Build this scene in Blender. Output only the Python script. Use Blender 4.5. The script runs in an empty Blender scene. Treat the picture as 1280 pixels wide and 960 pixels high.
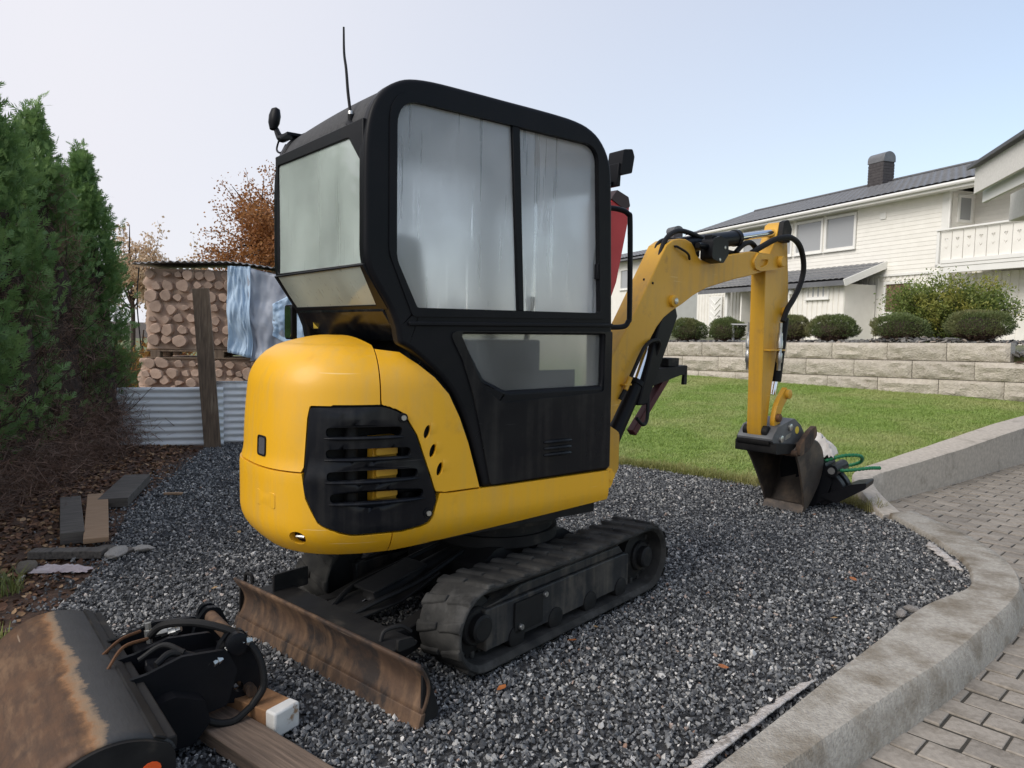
import bpy, bmesh, math, random
import numpy as np
from mathutils import Vector, Matrix, Euler, noise
from mathutils.geometry import delaunay_2d_cdt
R = math.radians
random.seed(7); rng = np.random.default_rng(7)
scene = bpy.context.scene
COL = scene.collection

# ------------------------------------------------------------------ camera
CAM_H = 1.36; PITCH = R(4.42); ROLL = R(1.0)
cd = bpy.data.cameras.new("camera"); cam = bpy.data.objects.new("camera", cd); COL.objects.link(cam)
cd.sensor_width = 36; cd.lens = 905.0 / 1280.0 * 36; cd.clip_start = 0.05; cd.clip_end = 2000
_f = Vector((0, math.cos(PITCH), -math.sin(PITCH))); _u = Vector((0, math.sin(PITCH), math.cos(PITCH))); _r = Vector((1, 0, 0))
_rr = _r * math.cos(ROLL) + _u * math.sin(ROLL); _uu = _u * math.cos(ROLL) - _r * math.sin(ROLL)
M = Matrix((_rr, _uu, -_f)).transposed().to_4x4(); M.translation = (0, 0, CAM_H)
cam.matrix_world = M
scene.camera = cam

# ------------------------------------------------------------------ world, sun, exposure
SUN_EL, SUN_AZ = R(38), R(-125)          # azimuth clockwise from +Y: behind the camera, to the left
w = bpy.data.worlds.new("World"); scene.world = w; w.use_nodes = True
nt = w.node_tree; nt.nodes.clear()
out = nt.nodes.new('ShaderNodeOutputWorld')
sky = nt.nodes.new('ShaderNodeTexSky'); sky.sky_type = 'NISHITA'; sky.sun_disc = False
sky.sun_elevation = SUN_EL; sky.sun_rotation = SUN_AZ; sky.air_density = 1.3; sky.dust_density = 0.4; sky.ozone_density = 2.5
b1 = nt.nodes.new('ShaderNodeBackground'); b1.inputs['Strength'].default_value = 0.108
b2 = nt.nodes.new('ShaderNodeBackground'); b2.inputs['Color'].default_value = (0.90, 0.90, 0.97, 1); b2.inputs['Strength'].default_value = 0.565
mx = nt.nodes.new('ShaderNodeMixShader')
tc = nt.nodes.new('ShaderNodeTexCoord'); nz = nt.nodes.new('ShaderNodeTexNoise'); nz.inputs['Scale'].default_value = 1.1; nz.inputs['Detail'].default_value = 1.5
mr = nt.nodes.new('ShaderNodeMapRange'); mr.inputs['From Min'].default_value = 0.3; mr.inputs['From Max'].default_value = 0.7
mr.inputs['To Min'].default_value = 0.62; mr.inputs['To Max'].default_value = 0.74
nt.links.new(tc.outputs['Generated'], nz.inputs['Vector']); nt.links.new(nz.outputs['Fac'], mr.inputs['Value'])
# the fog bank is thickest on the left of the picture and low down, thinning to the blue on the right
sx = nt.nodes.new('ShaderNodeSeparateXYZ'); nt.links.new(tc.outputs['Generated'], sx.inputs[0])
ma = nt.nodes.new('ShaderNodeMath'); ma.operation = 'MULTIPLY_ADD'; ma.inputs[1].default_value = -0.62
nt.links.new(sx.outputs['X'], ma.inputs[0]); nt.links.new(mr.outputs[0], ma.inputs[2]); ma.use_clamp = True
nt.links.new(sky.outputs[0], b1.inputs[0]); nt.links.new(ma.outputs[0], mx.inputs[0])
nt.links.new(b1.outputs[0], mx.inputs[1]); nt.links.new(b2.outputs[0], mx.inputs[2]); nt.links.new(mx.outputs[0], out.inputs[0])

sd = bpy.data.lights.new("sun", 'SUN'); sun = bpy.data.objects.new("sun", sd); COL.objects.link(sun)
sd.energy = 1.5; sd.angle = R(38); sd.color = (1.0, 0.95, 0.88)
_sv = Vector((math.sin(SUN_AZ) * math.cos(SUN_EL), math.cos(SUN_AZ) * math.cos(SUN_EL), math.sin(SUN_EL)))
sun.rotation_euler = _sv.to_track_quat('Z', 'Y').to_euler(); sun.location = _sv * 30

vs = scene.view_settings; vs.view_transform = 'Standard'; vs.look = 'None'; vs.gamma = 1; vs.use_curve_mapping = False
vs.exposure = 0.76

# ------------------------------------------------------------------ helpers: objects
def link(o, parent=None):
    COL.objects.link(o)
    if parent is not None: o.parent = parent
    return o
def tag(o, label=None, cat=None, group=None, kind=None):
    if label: o['label'] = label
    if cat: o['category'] = cat
    if group: o['group'] = group
    if kind: o['kind'] = kind
    return o
def thing(name, label, cat, loc=(0, 0, 0), rz=0, group=None):
    o = bpy.data.objects.new(name, None); o.empty_display_size = 0.2
    link(o); o.location = loc; o.rotation_euler = (0, 0, rz)
    return tag(o, label, cat, group)
def copy_tree(o, parent=None):
    c = o.copy(); COL.objects.link(c)
    if parent is not None: c.parent = parent
    for ch in o.children: copy_tree(ch, c)
    return c
I4 = Matrix.Identity(4)
def Rz(a): return Matrix.Rotation(a, 4, 'Z')
def T(x, y=0, z=0): return Matrix.Translation((x, y, z))

def finish(me, sharp=35, bevel=0, o=None, segs=2):
    if sharp is None:
        return
    bm = bmesh.new(); bm.from_mesh(me)
    bmesh.ops.recalc_face_normals(bm, faces=bm.faces)
    a = R(sharp)
    for f in bm.faces: f.smooth = True
    for e in bm.edges:
        if len(e.link_faces) == 2: e.smooth = e.calc_face_angle(0) < a
    bm.to_mesh(me); bm.free()

def cr(pts, n=6, closed=False):                      # Catmull-Rom through points
    P = [Vector(p) for p in pts]; out = []
    N = len(P)
    rngi = range(N if closed else N - 1)
    for i in rngi:
        p1, p2 = P[i], P[(i + 1) % N]
        p0 = P[i - 1] if (i > 0 or closed) else p1 * 2 - p2
        p3 = P[(i + 2) % N] if (i + 2 < N or closed) else p2 * 2 - p1
        for k in range(n):
            t = k / n
            out.append(0.5 * ((2 * p1) + (-p0 + p2) * t + (2 * p0 - 5 * p1 + 4 * p2 - p3) * t * t + (-p0 + 3 * p1 - 3 * p2 + p3) * t ** 3))
    if not closed: out.append(P[-1].copy())
    return out
def rounded(poly, r, n=5):                           # round the corners of a 2-D polygon; r is a number or list
    out = []; N = len(poly)
    for i in range(N):
        p = Vector(poly[i]); a = Vector(poly[i - 1]) - p; b = Vector(poly[(i + 1) % N]) - p
        ri = r[i] if isinstance(r, (list, tuple)) else r
        if ri <= 0: out.append(tuple(p)); continue
        la, lb = a.length, b.length; a.normalize(); b.normalize()
        ang = a.angle(b); d = min(ri / max(math.tan(ang / 2), 1e-3), la * .48, lb * .48)
        q0, q1 = p + a * d, p + b * d
        for k in range(n + 1):
            t = k / n; out.append(tuple((1 - t) ** 2 * q0 + 2 * t * (1 - t) * p + t * t * q1))
    return out
def inside(pt, poly):
    x, y = pt; c = False; n = len(poly); j = n - 1
    for i in range(n):
        xi, yi = poly[i]; xj, yj = poly[j]
        if (yi > y) != (yj > y) and x < (xj - xi) * (y - yi) / (yj - yi) + xi: c = not c
        j = i
    return c
def fill(outer, holes=(), step=None):                # triangles of a polygon with holes, optional inner grid
    vs_, es = [], []
    for loop in [outer] + list(holes):
        k = len(vs_); vs_ += [Vector(p[:2]) for p in loop]
        es += [(k + i, k + (i + 1) % len(loop)) for i in range(len(loop))]
    nb = len(vs_)
    if step:
        xs = [p[0] for p in outer]; ys = [p[1] for p in outer]
        for x in np.arange(min(xs) + step * .5, max(xs), step):
            for y in np.arange(min(ys) + step * .5, max(ys), step):
                if inside((x, y), outer) and not any(inside((x, y), h) for h in holes): vs_.append(Vector((x, y)))
    V, E_, F_, *_r = delaunay_2d_cdt(vs_, es, [], 0, 1e-5)
    tris = []
    for f in F_:
        c = sum((V[i] for i in f), Vector((0, 0))) / len(f)
        if inside(c, outer) and not any(inside(c, h) for h in holes): tris.append(tuple(f))
    return [tuple(v) for v in V], tris

class MB:
    def __init__(s, M=I4): s.v = []; s.f = []; s.M = M
    def add(s, vs_, fs, M=None):
        k = len(s.v); m = s.M @ M if M is not None else s.M
        s.v += [tuple(m @ Vector(p)) for p in vs_]; s.f += [tuple(k + i for i in f) for f in fs]; return s
    def box(s, c, size, M=None, rot=None):
        x, y, z = (q / 2 for q in size)
        V = [Vector((i * x, j * y, k * z)) for i in (-1, 1) for j in (-1, 1) for k in (-1, 1)]
        if rot is not None: e = Euler(rot).to_matrix(); V = [e @ v for v in V]
        V = [v + Vector(c) for v in V]
        return s.add(V, [(0, 1, 3, 2), (4, 6, 7, 5), (0, 4, 5, 1), (2, 3, 7, 6), (0, 2, 6, 4), (1, 5, 7, 3)], M)
    def bar(s, p0, p1, wdt, hgt, up=(0, 0, 1)):      # box beam between two points
        p0, p1 = Vector(p0), Vector(p1); d = (p1 - p0); L = d.length; d.normalize()
        side = d.cross(Vector(up)); side.normalize(); u = side.cross(d)
        V = [p + side * (i * wdt / 2) + u * (k * hgt / 2) for p in (p0, p1) for i in (-1, 1) for k in (-1, 1)]
        return s.add(V, [(0, 1, 3, 2), (4, 6, 7, 5), (0, 4, 5, 1), (2, 3, 7, 6), (0, 2, 6, 4), (1, 5, 7, 3)])
    def tube(s, pts, r, n=10, smooth=0, caps=True, closed=False):
        P = cr(pts, smooth, closed) if smooth else [Vector(p) for p in pts]
        N = len(P); rs = r if isinstance(r, (list, tuple)) else [r] * N
        if len(rs) != N: rs = [np.interp(i / (N - 1), np.linspace(0, 1, len(rs)), rs) for i in range(N)]
        V, F_ = [], []; prev = None
        for i in range(N):
            if closed: t = P[(i + 1) % N] - P[i - 1]
            else: t = P[min(i + 1, N - 1)] - P[max(i - 1, 0)]
            t.normalize()
            if prev is None:
                a = Vector((0, 0, 1)) if abs(t.z) < .9 else Vector((1, 0, 0)); x = t.cross(a)
            else: x = prev - t * prev.dot(t)
            x.normalize(); prev = x; y = t.cross(x)
            for k in range(n):
                a = 2 * math.pi * k / n; V.append(P[i] + (x * math.cos(a) + y * math.sin(a)) * rs[i])
        for i in range(N if closed else N - 1):
            for k in range(n):
                j = (i + 1) % N
                F_.append((i * n + k, i * n + (k + 1) % n, j * n + (k + 1) % n, j * n + k))
        if caps and not closed: F_ += [tuple(range(n))[::-1], tuple((N - 1) * n + k for k in range(n))]
        return s.add(V, F_)
    def cyl(s, p0, p1, r, r1=None, n=20):
        return s.tube([p0, p1], [r, r if r1 is None else r1], n)
    def prism(s, outer, h0, h1, fn, holes=(), step=None):   # fn(a, b, h) -> point
        V2, tr = fill(outer, holes, step); n = len(V2)
        V = [fn(a, b, h0) for a, b in V2] + [fn(a, b, h1) for a, b in V2]
        F_ = [t[::-1] for t in tr] + [tuple(n + i for i in t) for t in tr]
        cnt = {}
        for t in tr:
            for i in range(3):
                e = (t[i], t[(i + 1) % 3]); cnt[e] = 1
        for (a, b) in list(cnt):
            if (b, a) not in cnt: F_.append((a, b, n + b, n + a))
        return s.add(V, F_)
    def sheet(s, grid):                              # grid[i][j] of points
        nj = len(grid[0]); V = [p for row in grid for p in row]
        return s.add(V, [(i * nj + j, i * nj + j + 1, (i + 1) * nj + j + 1, (i + 1) * nj + j) for i in range(len(grid) - 1) for j in range(nj - 1)])
    def lathe(s, prof, M, n=24):                     # prof (r, z) about local z
        V = [(r * math.cos(2 * math.pi * k / n), r * math.sin(2 * math.pi * k / n), z) for r, z in prof for k in range(n)]
        F_ = [(i * n + k, i * n + (k + 1) % n, (i + 1) * n + (k + 1) % n, (i + 1) * n + k) for i in range(len(prof) - 1) for k in range(n)]
        return s.add(V, F_, M)
    def mesh(s, name, mat, sharp=35):
        me = bpy.data.meshes.new(name); me.from_pydata(s.v, [], s.f); me.update()
        if mat is not None: me.materials.append(mat)
        finish(me, sharp); return me
    def build(s, name, mat, parent=None, bevel=0, sharp=35, solid=0, segs=2, label=None):
        me = s.mesh(name, mat, sharp); o = bpy.data.objects.new(name, me); link(o, parent)
        if solid:
            m = o.modifiers.new('s', 'SOLIDIFY'); m.thickness = solid; m.offset = 0
        if bevel:
            m = o.modifiers.new('b', 'BEVEL'); m.width = bevel; m.segments = segs; m.limit_method = 'ANGLE'; m.angle_limit = R(40)
            m.harden_normals = False
        if label: o['label'] = label
        return o
def raw_mesh(name, V, F_, mat, smooth=False):        # fast path for numpy arrays (all faces same size)
    V = np.asarray(V, np.float32); F_ = np.asarray(F_, np.int32)
    me = bpy.data.meshes.new(name); me.vertices.add(len(V)); me.vertices.foreach_set('co', V.ravel())
    k = F_.shape[1]; me.loops.add(F_.size); me.loops.foreach_set('vertex_index', F_.ravel())
    me.polygons.add(len(F_)); me.polygons.foreach_set('loop_start', np.arange(0, F_.size, k, dtype=np.int32))
    me.update(calc_edges=True)
    if smooth: me.polygons.foreach_set('use_smooth', np.ones(len(F_), bool))
    if mat: me.materials.append(mat)
    return me

# ------------------------------------------------------------------ helpers: materials
def nodes(m): return m.node_tree.nodes, m.node_tree.links
def surf(name, c1, c2=None, scale=6, rough=.6, rvar=.12, metal=0, bump=0, bscale=None, detail=6, c3=None, s3=1.5, t3=(.55, .7), stretch=None,
         rand=0, coat=0, bdist=.01, spec=.5, coords='Object', transl=0, grime=None):
    """noise-mottled principled surface: c1/c2 fine mottling, c3 larger stains, optional relief, per-object variation"""
    m = bpy.data.materials.new(name); m.use_nodes = True; N, L = nodes(m); p = N['Principled BSDF']
    tc = N.new('ShaderNodeTexCoord'); vec = tc.outputs[coords]
    if stretch:
        mp = N.new('ShaderNodeMapping'); mp.inputs['Scale'].default_value = stretch; L.new(vec, mp.inputs[0]); vec = mp.outputs[0]
    c2 = c2 or c1
    nz = N.new('ShaderNodeTexNoise'); nz.inputs['Scale'].default_value = scale; nz.inputs['Detail'].default_value = detail; L.new(vec, nz.inputs['Vector'])
    r1 = N.new('ShaderNodeMapRange'); r1.inputs['From Min'].default_value = .32; r1.inputs['From Max'].default_value = .68; L.new(nz.outputs['Fac'], r1.inputs['Value'])
    mix = N.new('ShaderNodeMix'); mix.data_type = 'RGBA'; mix.inputs['A'].default_value = (*c1, 1); mix.inputs['B'].default_value = (*c2, 1)
    L.new(r1.outputs[0], mix.inputs['Factor']); col = mix.outputs['Result']
    rg = N.new('ShaderNodeMapRange'); rg.inputs['To Min'].default_value = max(rough - rvar, 0.02); rg.inputs['To Max'].default_value = min(rough + rvar, 1); L.new(nz.outputs['Fac'], rg.inputs['Value'])
    L.new(rg.outputs[0], p.inputs['Roughness'])
    if c3:
        n3 = N.new('ShaderNodeTexNoise'); n3.inputs['Scale'].default_value = s3; n3.inputs['Detail'].default_value = 8; n3.inputs['Roughness'].default_value = .65; L.new(vec, n3.inputs['Vector'])
        r3 = N.new('ShaderNodeMapRange'); r3.inputs['From Min'].default_value = t3[0]; r3.inputs['From Max'].default_value = t3[1]; L.new(n3.outputs['Fac'], r3.inputs['Value'])
        x3 = N.new('ShaderNodeMix'); x3.data_type = 'RGBA'; L.new(r3.outputs[0], x3.inputs['Factor']); L.new(col, x3.inputs['A']); x3.inputs['B'].default_value = (*c3, 1); col = x3.outputs['Result']
    if grime:                                        # rain-washed dust: fine vertical streaks, broken up by a broad noise, plus hairline scratches
        gm = N.new('ShaderNodeMapping'); gm.inputs['Scale'].default_value = (26, 26, 1.6); L.new(tc.outputs['Object'], gm.inputs[0])
        g1 = N.new('ShaderNodeTexNoise'); g1.inputs['Scale'].default_value = 1; g1.inputs['Detail'].default_value = 5; L.new(gm.outputs[0], g1.inputs['Vector'])
        g2 = N.new('ShaderNodeTexNoise'); g2.inputs['Scale'].default_value = 3.3; g2.inputs['Detail'].default_value = 7; g2.inputs['Roughness'].default_value = .7; L.new(tc.outputs['Object'], g2.inputs['Vector'])
        gx = N.new('ShaderNodeMath'); gx.operation = 'MULTIPLY'; L.new(g1.outputs['Fac'], gx.inputs[0]); L.new(g2.outputs['Fac'], gx.inputs[1])
        gr_ = N.new('ShaderNodeMapRange'); gr_.inputs['From Min'].default_value = .22; gr_.inputs['From Max'].default_value = .42; gr_.inputs['To Max'].default_value = grime[1]; L.new(gx.outputs[0], gr_.inputs['Value'])
        g3 = N.new('ShaderNodeMix'); g3.data_type = 'RGBA'; L.new(gr_.outputs[0], g3.inputs['Factor']); L.new(col, g3.inputs['A']); g3.inputs['B'].default_value = (*grime[0], 1); col = g3.outputs['Result']
        sm = N.new('ShaderNodeMapping'); sm.inputs['Scale'].default_value = (3, 3, 90); sm.inputs['Rotation'].default_value = (.25, .15, 0); L.new(tc.outputs['Object'], sm.inputs[0])
        s1 = N.new('ShaderNodeTexNoise'); s1.inputs['Scale'].default_value = 1; s1.inputs['Detail'].default_value = 2; L.new(sm.outputs[0], s1.inputs['Vector'])
        sr_ = N.new('ShaderNodeMapRange'); sr_.inputs['From Min'].default_value = .735; sr_.inputs['From Max'].default_value = .76; sr_.inputs['To Max'].default_value = .55; L.new(s1.outputs['Fac'], sr_.inputs['Value'])
        s3_ = N.new('ShaderNodeMix'); s3_.data_type = 'RGBA'; L.new(sr_.outputs[0], s3_.inputs['Factor']); L.new(col, s3_.inputs['A']); s3_.inputs['B'].default_value = (*grime[2], 1); col = s3_.outputs['Result']
    if rand:
        oi = N.new('ShaderNodeObjectInfo'); hs = N.new('ShaderNodeHueSaturation'); mr_ = N.new('ShaderNodeMapRange')
        mr_.inputs['To Min'].default_value = 1 - rand; mr_.inputs['To Max'].default_value = 1 + rand
        L.new(oi.outputs['Random'], mr_.inputs['Value']); L.new(mr_.outputs[0], hs.inputs['Value']); L.new(col, hs.inputs['Color']); col = hs.outputs['Color']
    L.new(col, p.inputs['Base Color'])
    p.inputs['Metallic'].default_value = metal; p.inputs['Specular IOR Level'].default_value = spec
    if coat: p.inputs['Coat Weight'].default_value = coat; p.inputs['Coat Roughness'].default_value = .12
    if bump:
        nb = N.new('ShaderNodeTexNoise'); nb.inputs['Scale'].default_value = bscale or scale * 3; nb.inputs['Detail'].default_value = 6; L.new(vec, nb.inputs['Vector'])
        bp = N.new('ShaderNodeBump'); bp.inputs['Strength'].default_value = bump; bp.inputs['Distance'].default_value = bdist
        L.new(nb.outputs['Fac'], bp.inputs['Height']); L.new(bp.outputs[0], p.inputs['Normal'])
    if transl:
        p.inputs['Transmission Weight'].default_value = 0
        t = N.new('ShaderNodeBsdfTranslucent'); L.new(col, t.inputs['Color']); ms = N.new('ShaderNodeMixShader'); ms.inputs[0].default_value = transl
        L.new(p.outputs[0], ms.inputs[1]); L.new(t.outputs[0], ms.inputs[2]); L.new(ms.outputs[0], N['Material Output'].inputs['Surface'])
    return m

def foggy_glass(name, tint, fog, rough, drip=True, thin=.2):
    """thin pane with condensation: clear runs between a milky film of droplets"""
    m = bpy.data.materials.new(name); m.use_nodes = True; N, L = nodes(m); N.remove(N['Principled BSDF']); o = N['Material Output']
    tc = N.new('ShaderNodeTexCoord')
    mp = N.new('ShaderNodeMapping'); mp.inputs['Scale'].default_value = (38, 38, 1.3); L.new(tc.outputs['Object'], mp.inputs[0])
    n1 = N.new('ShaderNodeTexNoise'); n1.inputs['Scale'].default_value = 1; n1.inputs['Detail'].default_value = 3; L.new(mp.outputs[0], n1.inputs['Vector'])
    n2 = N.new('ShaderNodeTexNoise'); n2.inputs['Scale'].default_value = 3.0; n2.inputs['Detail'].default_value = 5; L.new(tc.outputs['Object'], n2.inputs['Vector'])
    run = N.new('ShaderNodeMapRange'); run.inputs['From Min'].default_value = .60; run.inputs['From Max'].default_value = .66; L.new(n1.outputs['Fac'], run.inputs['Value'])
    big = N.new('ShaderNodeMapRange'); big.inputs['From Min'].default_value = .3; big.inputs['From Max'].default_value = .7; big.inputs['To Min'].default_value = fog * .62; big.inputs['To Max'].default_value = min(fog * 1.3, .98); L.new(n2.outputs['Fac'], big.inputs['Value'])
    film = N.new('ShaderNodeMath'); film.operation = 'MULTIPLY'; L.new(big.outputs[0], film.inputs[0])
    inv = N.new('ShaderNodeMath'); inv.operation = 'MULTIPLY_ADD'; inv.inputs[1].default_value = -.38 if drip else 0; inv.inputs[2].default_value = 1; L.new(run.outputs[0], inv.inputs[0]); L.new(inv.outputs[0], film.inputs[1])
    refr = N.new('ShaderNodeBsdfRefraction'); refr.inputs['IOR'].default_value = 1.22; refr.inputs['Color'].default_value = (*tint, 1)
    rr = N.new('ShaderNodeMapRange'); rr.inputs['To Min'].default_value = rough; rr.inputs['To Max'].default_value = rough * .25; L.new(run.outputs[0], rr.inputs['Value']); L.new(rr.outputs[0], refr.inputs['Roughness'])
    df = N.new('ShaderNodeBsdfDiffuse'); df.inputs['Color'].default_value = (tint[0] * .92, tint[1] * .92, tint[2] * .92, 1)
    tl = N.new('ShaderNodeBsdfTranslucent'); tl.inputs['Color'].default_value = (tint[0] * .97, tint[1] * .97, tint[2] * .97, 1)
    mm = N.new('ShaderNodeMixShader'); mm.inputs[0].default_value = .5; L.new(df.outputs[0], mm.inputs[1]); L.new(tl.outputs[0], mm.inputs[2])
    m2 = N.new('ShaderNodeMixShader'); L.new(film.outputs[0], m2.inputs[0]); L.new(refr.outputs[0], m2.inputs[1]); L.new(mm.outputs[0], m2.inputs[2])
    gl = N.new('ShaderNodeBsdfGlossy'); gl.inputs['Roughness'].default_value = .04; fr = N.new('ShaderNodeFresnel'); fr.inputs['IOR'].default_value = 1.45
    m3 = N.new('ShaderNodeMixShader'); L.new(fr.outputs[0], m3.inputs[0]); L.new(m2.outputs[0], m3.inputs[1]); L.new(gl.outputs[0], m3.inputs[2]); L.new(m3.outputs[0], o.inputs['Surface'])
    return m
def window_glass(name, dark=(.09, .10, .11)):
    m = bpy.data.materials.new(name); m.use_nodes = True; p = m.node_tree.nodes['Principled BSDF']
    p.inputs['Base Color'].default_value = (*dark, 1); p.inputs['Roughness'].default_value = .03; p.inputs['Specular IOR Level'].default_value = .9
    return m

MT = {}
MT['yellow'] = surf('yellow_paint', (.80, .425, .012), (.76, .395, .012), 2.2, .44, .10, coat=.06, c3=(.60, .29, .02), s3=5, t3=(.60, .82), bump=.03, bscale=60, grime=((.52, .34, .11), .34, (.88, .66, .28)))
MT['yellow_old'] = surf('worn_yellow_paint', (.66, .355, .024), (.60, .315, .022), 3, .45, .12, c3=(.36, .19, .04), s3=7, t3=(.6, .8), bump=.04, bscale=40, grime=((.30, .20, .09), .38, (.74, .52, .18)))
MT['black'] = surf('black_paint', (.006, .007, .009), (.011, .011, .013), 4, .40, .10, spec=.13, c3=(.016, .015, .014), s3=3, t3=(.58, .85), bump=.02, bscale=50)
MT['black_gloss'] = surf('glossy_black_panel', (.005, .006, .009), (.009, .010, .012), 4, .24, .08, spec=.20, c3=(.016, .015, .014), s3=2.5, t3=(.6, .85), grime=((.045, .043, .04), .5, (.06, .06, .06)))
MT['roof_black'] = surf('rough_black_roof', (.022, .022, .024), (.055, .055, .056), 60, .72, .1, bump=.35, bscale=90, bdist=.004)
MT['black_steel'] = surf('dirty_black_steel', (.009, .009, .010), (.022, .021, .020), 8, .6, .15, spec=.2, c3=(.09, .075, .06), s3=4, t3=(.58, .78), bump=.15, bscale=40, bdist=.004)
MT['frame_steel'] = surf('dusty_frame_steel', (.018, .019, .021), (.035, .035, .036), 6, .5, .15, spec=.3, c3=(.12, .10, .08), s3=5, t3=(.55, .78), bump=.15, bscale=40, bdist=.004, grime=((.12, .105, .085), .8, (.10, .10, .10)))
MT['rubber'] = surf('dusty_rubber', (.018, .018, .018), (.050, .048, .044), 9, .85, .08, spec=.2, c3=(.085, .083, .079), s3=5, t3=(.54, .74), bump=.3, bscale=60, bdist=.004)
MT['hose'] = surf('black_hose', (.008, .008, .009), (.014, .014, .014), 20, .55, .1, spec=.2)
MT['rust'] = surf('rusty_steel', (.060, .036, .024), (.115, .066, .040), 9, .72, .12, metal=.2, c3=(.030, .022, .019), s3=4.5, t3=(.46, .58), bump=.35, bscale=40, bdist=.005, grime=((.21, .125, .07), .85, (.30, .24, .19)))
MT['rust_bright'] = surf('orange_rust', (.16, .072, .03), (.10, .048, .024), 5, .7, .12, metal=.3, c3=(.30, .15, .06), s3=9, t3=(.62, .74), stretch=(1, 3.5, 1), bump=.2, bscale=25, bdist=.003)
MT['bucket_steel'] = surf('worn_bucket_steel', (.10, .085, .075), (.055, .045, .04), 5, .55, .12, metal=.4, c3=(.20, .15, .11), s3=4, t3=(.5, .7), bump=.2, bscale=30, bdist=.003)
MT['grey_cast'] = surf('grey_casting', (.15, .155, .16), (.10, .102, .106), 9, .55, .1, metal=.3, bump=.15, bscale=50, bdist=.003)
MT['chrome'] = surf('chrome', (.75, .76, .78), None, 5, .15, .05, metal=1)
MT['zinc'] = surf('zinc_fitting', (.55, .55, .53), (.42, .42, .40), 30, .35, .1, metal=.9)
MT['red'] = surf('red_paint', (.58, .030, .038), (.48, .022, .03), 4, .45, .1)
MT['fabric'] = surf('dark_seat_fabric', (.02, .021, .023), (.035, .035, .037), 40, .9, .05)
MT['trim_grey'] = surf('grey_headliner', (.16, .165, .17), (.12, .125, .13), 10, .9, .05)
MT['sticker_y'] = surf('yellow_label', (.78, .58, .06), None, 5, .5, .05)
MT['sticker_o'] = surf('orange_label', (.85, .11, .02), None, 5, .5, .05)
MT['white_plastic'] = surf('white_plastic', (.75, .75, .73), None, 5, .5, .05)
MT['lens'] = window_glass('lamp_lens', (.10, .10, .11))
MT['glass_side'] = foggy_glass('misted_side_glass', (.97, .99, 1.0), .54, .40)
MT['glass_far'] = foggy_glass('thinned_mist_glass', (.97, .99, 1.0), .10, .22, drip=False)  # mist thinned on far and front panes so more sky light enters
MT['glass_rear'] = foggy_glass('misted_rear_glass', (.89, 1.0, .945), .92, .5, drip=False)
MT['glass_low'] = foggy_glass('misted_lower_glass', (.86, .88, .86), .22, .26, drip=False)
# ================================================================== mini excavator
EX = thing('mini_excavator', 'yellow and black mini excavator on rubber tracks with misted cab windows, parked on gravel', 'excavator', (-.075, 3.558, 0), R(90 - 53.2))
UC = Rz(R(12.2))                        # undercarriage stands 12 degrees off the cab
BM = T(.551, 0, 0) @ Rz(R(6.2))         # boom swung a little to the left

# ------------------------------------------------------------------ tracks
def belt_path(rad, zc, half, n_arc=14, n_str=22):
    P = []
    for i in range(n_str): P.append((-half + 2 * half * i / n_str, zc - rad))
    for i in range(n_arc): a = -math.pi / 2 + math.pi * i / n_arc; P.append((half + rad * math.cos(a), zc + rad * math.sin(a)))
    for i in range(n_str): P.append((half - 2 * half * i / n_str, zc + rad))
    for i in range(n_arc): a = math.pi / 2 + math.pi * i / n_arc; P.append((-half + rad * math.cos(a), zc + rad * math.sin(a)))
    return P
def loop_at(rad, zc, half, s):
    """point and outward normal at arclength s of the stadium"""
    Ls, La = 2 * half, math.pi * rad; s %= 2 * (Ls + La)
    if s < Ls: return (-half + s, zc - rad), (0, -1)
    s -= Ls
    if s < La: a = -math.pi / 2 + s / rad; return (half + rad * math.cos(a), zc + rad * math.sin(a)), (math.cos(a), math.sin(a))
    s -= La
    if s < Ls:
        sag = -.012 * math.sin(math.pi * s / Ls)
        return (half - s, zc + rad + sag), (0, 1)
    s -= Ls; a = math.pi / 2 + s / rad; return (-half + rad * math.cos(a), zc + rad * math.sin(a)), (math.cos(a), math.sin(a))
ZC, HALF, RO = .183, .612, .166
PER = 2 * (2 * HALF + math.pi * RO)
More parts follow.
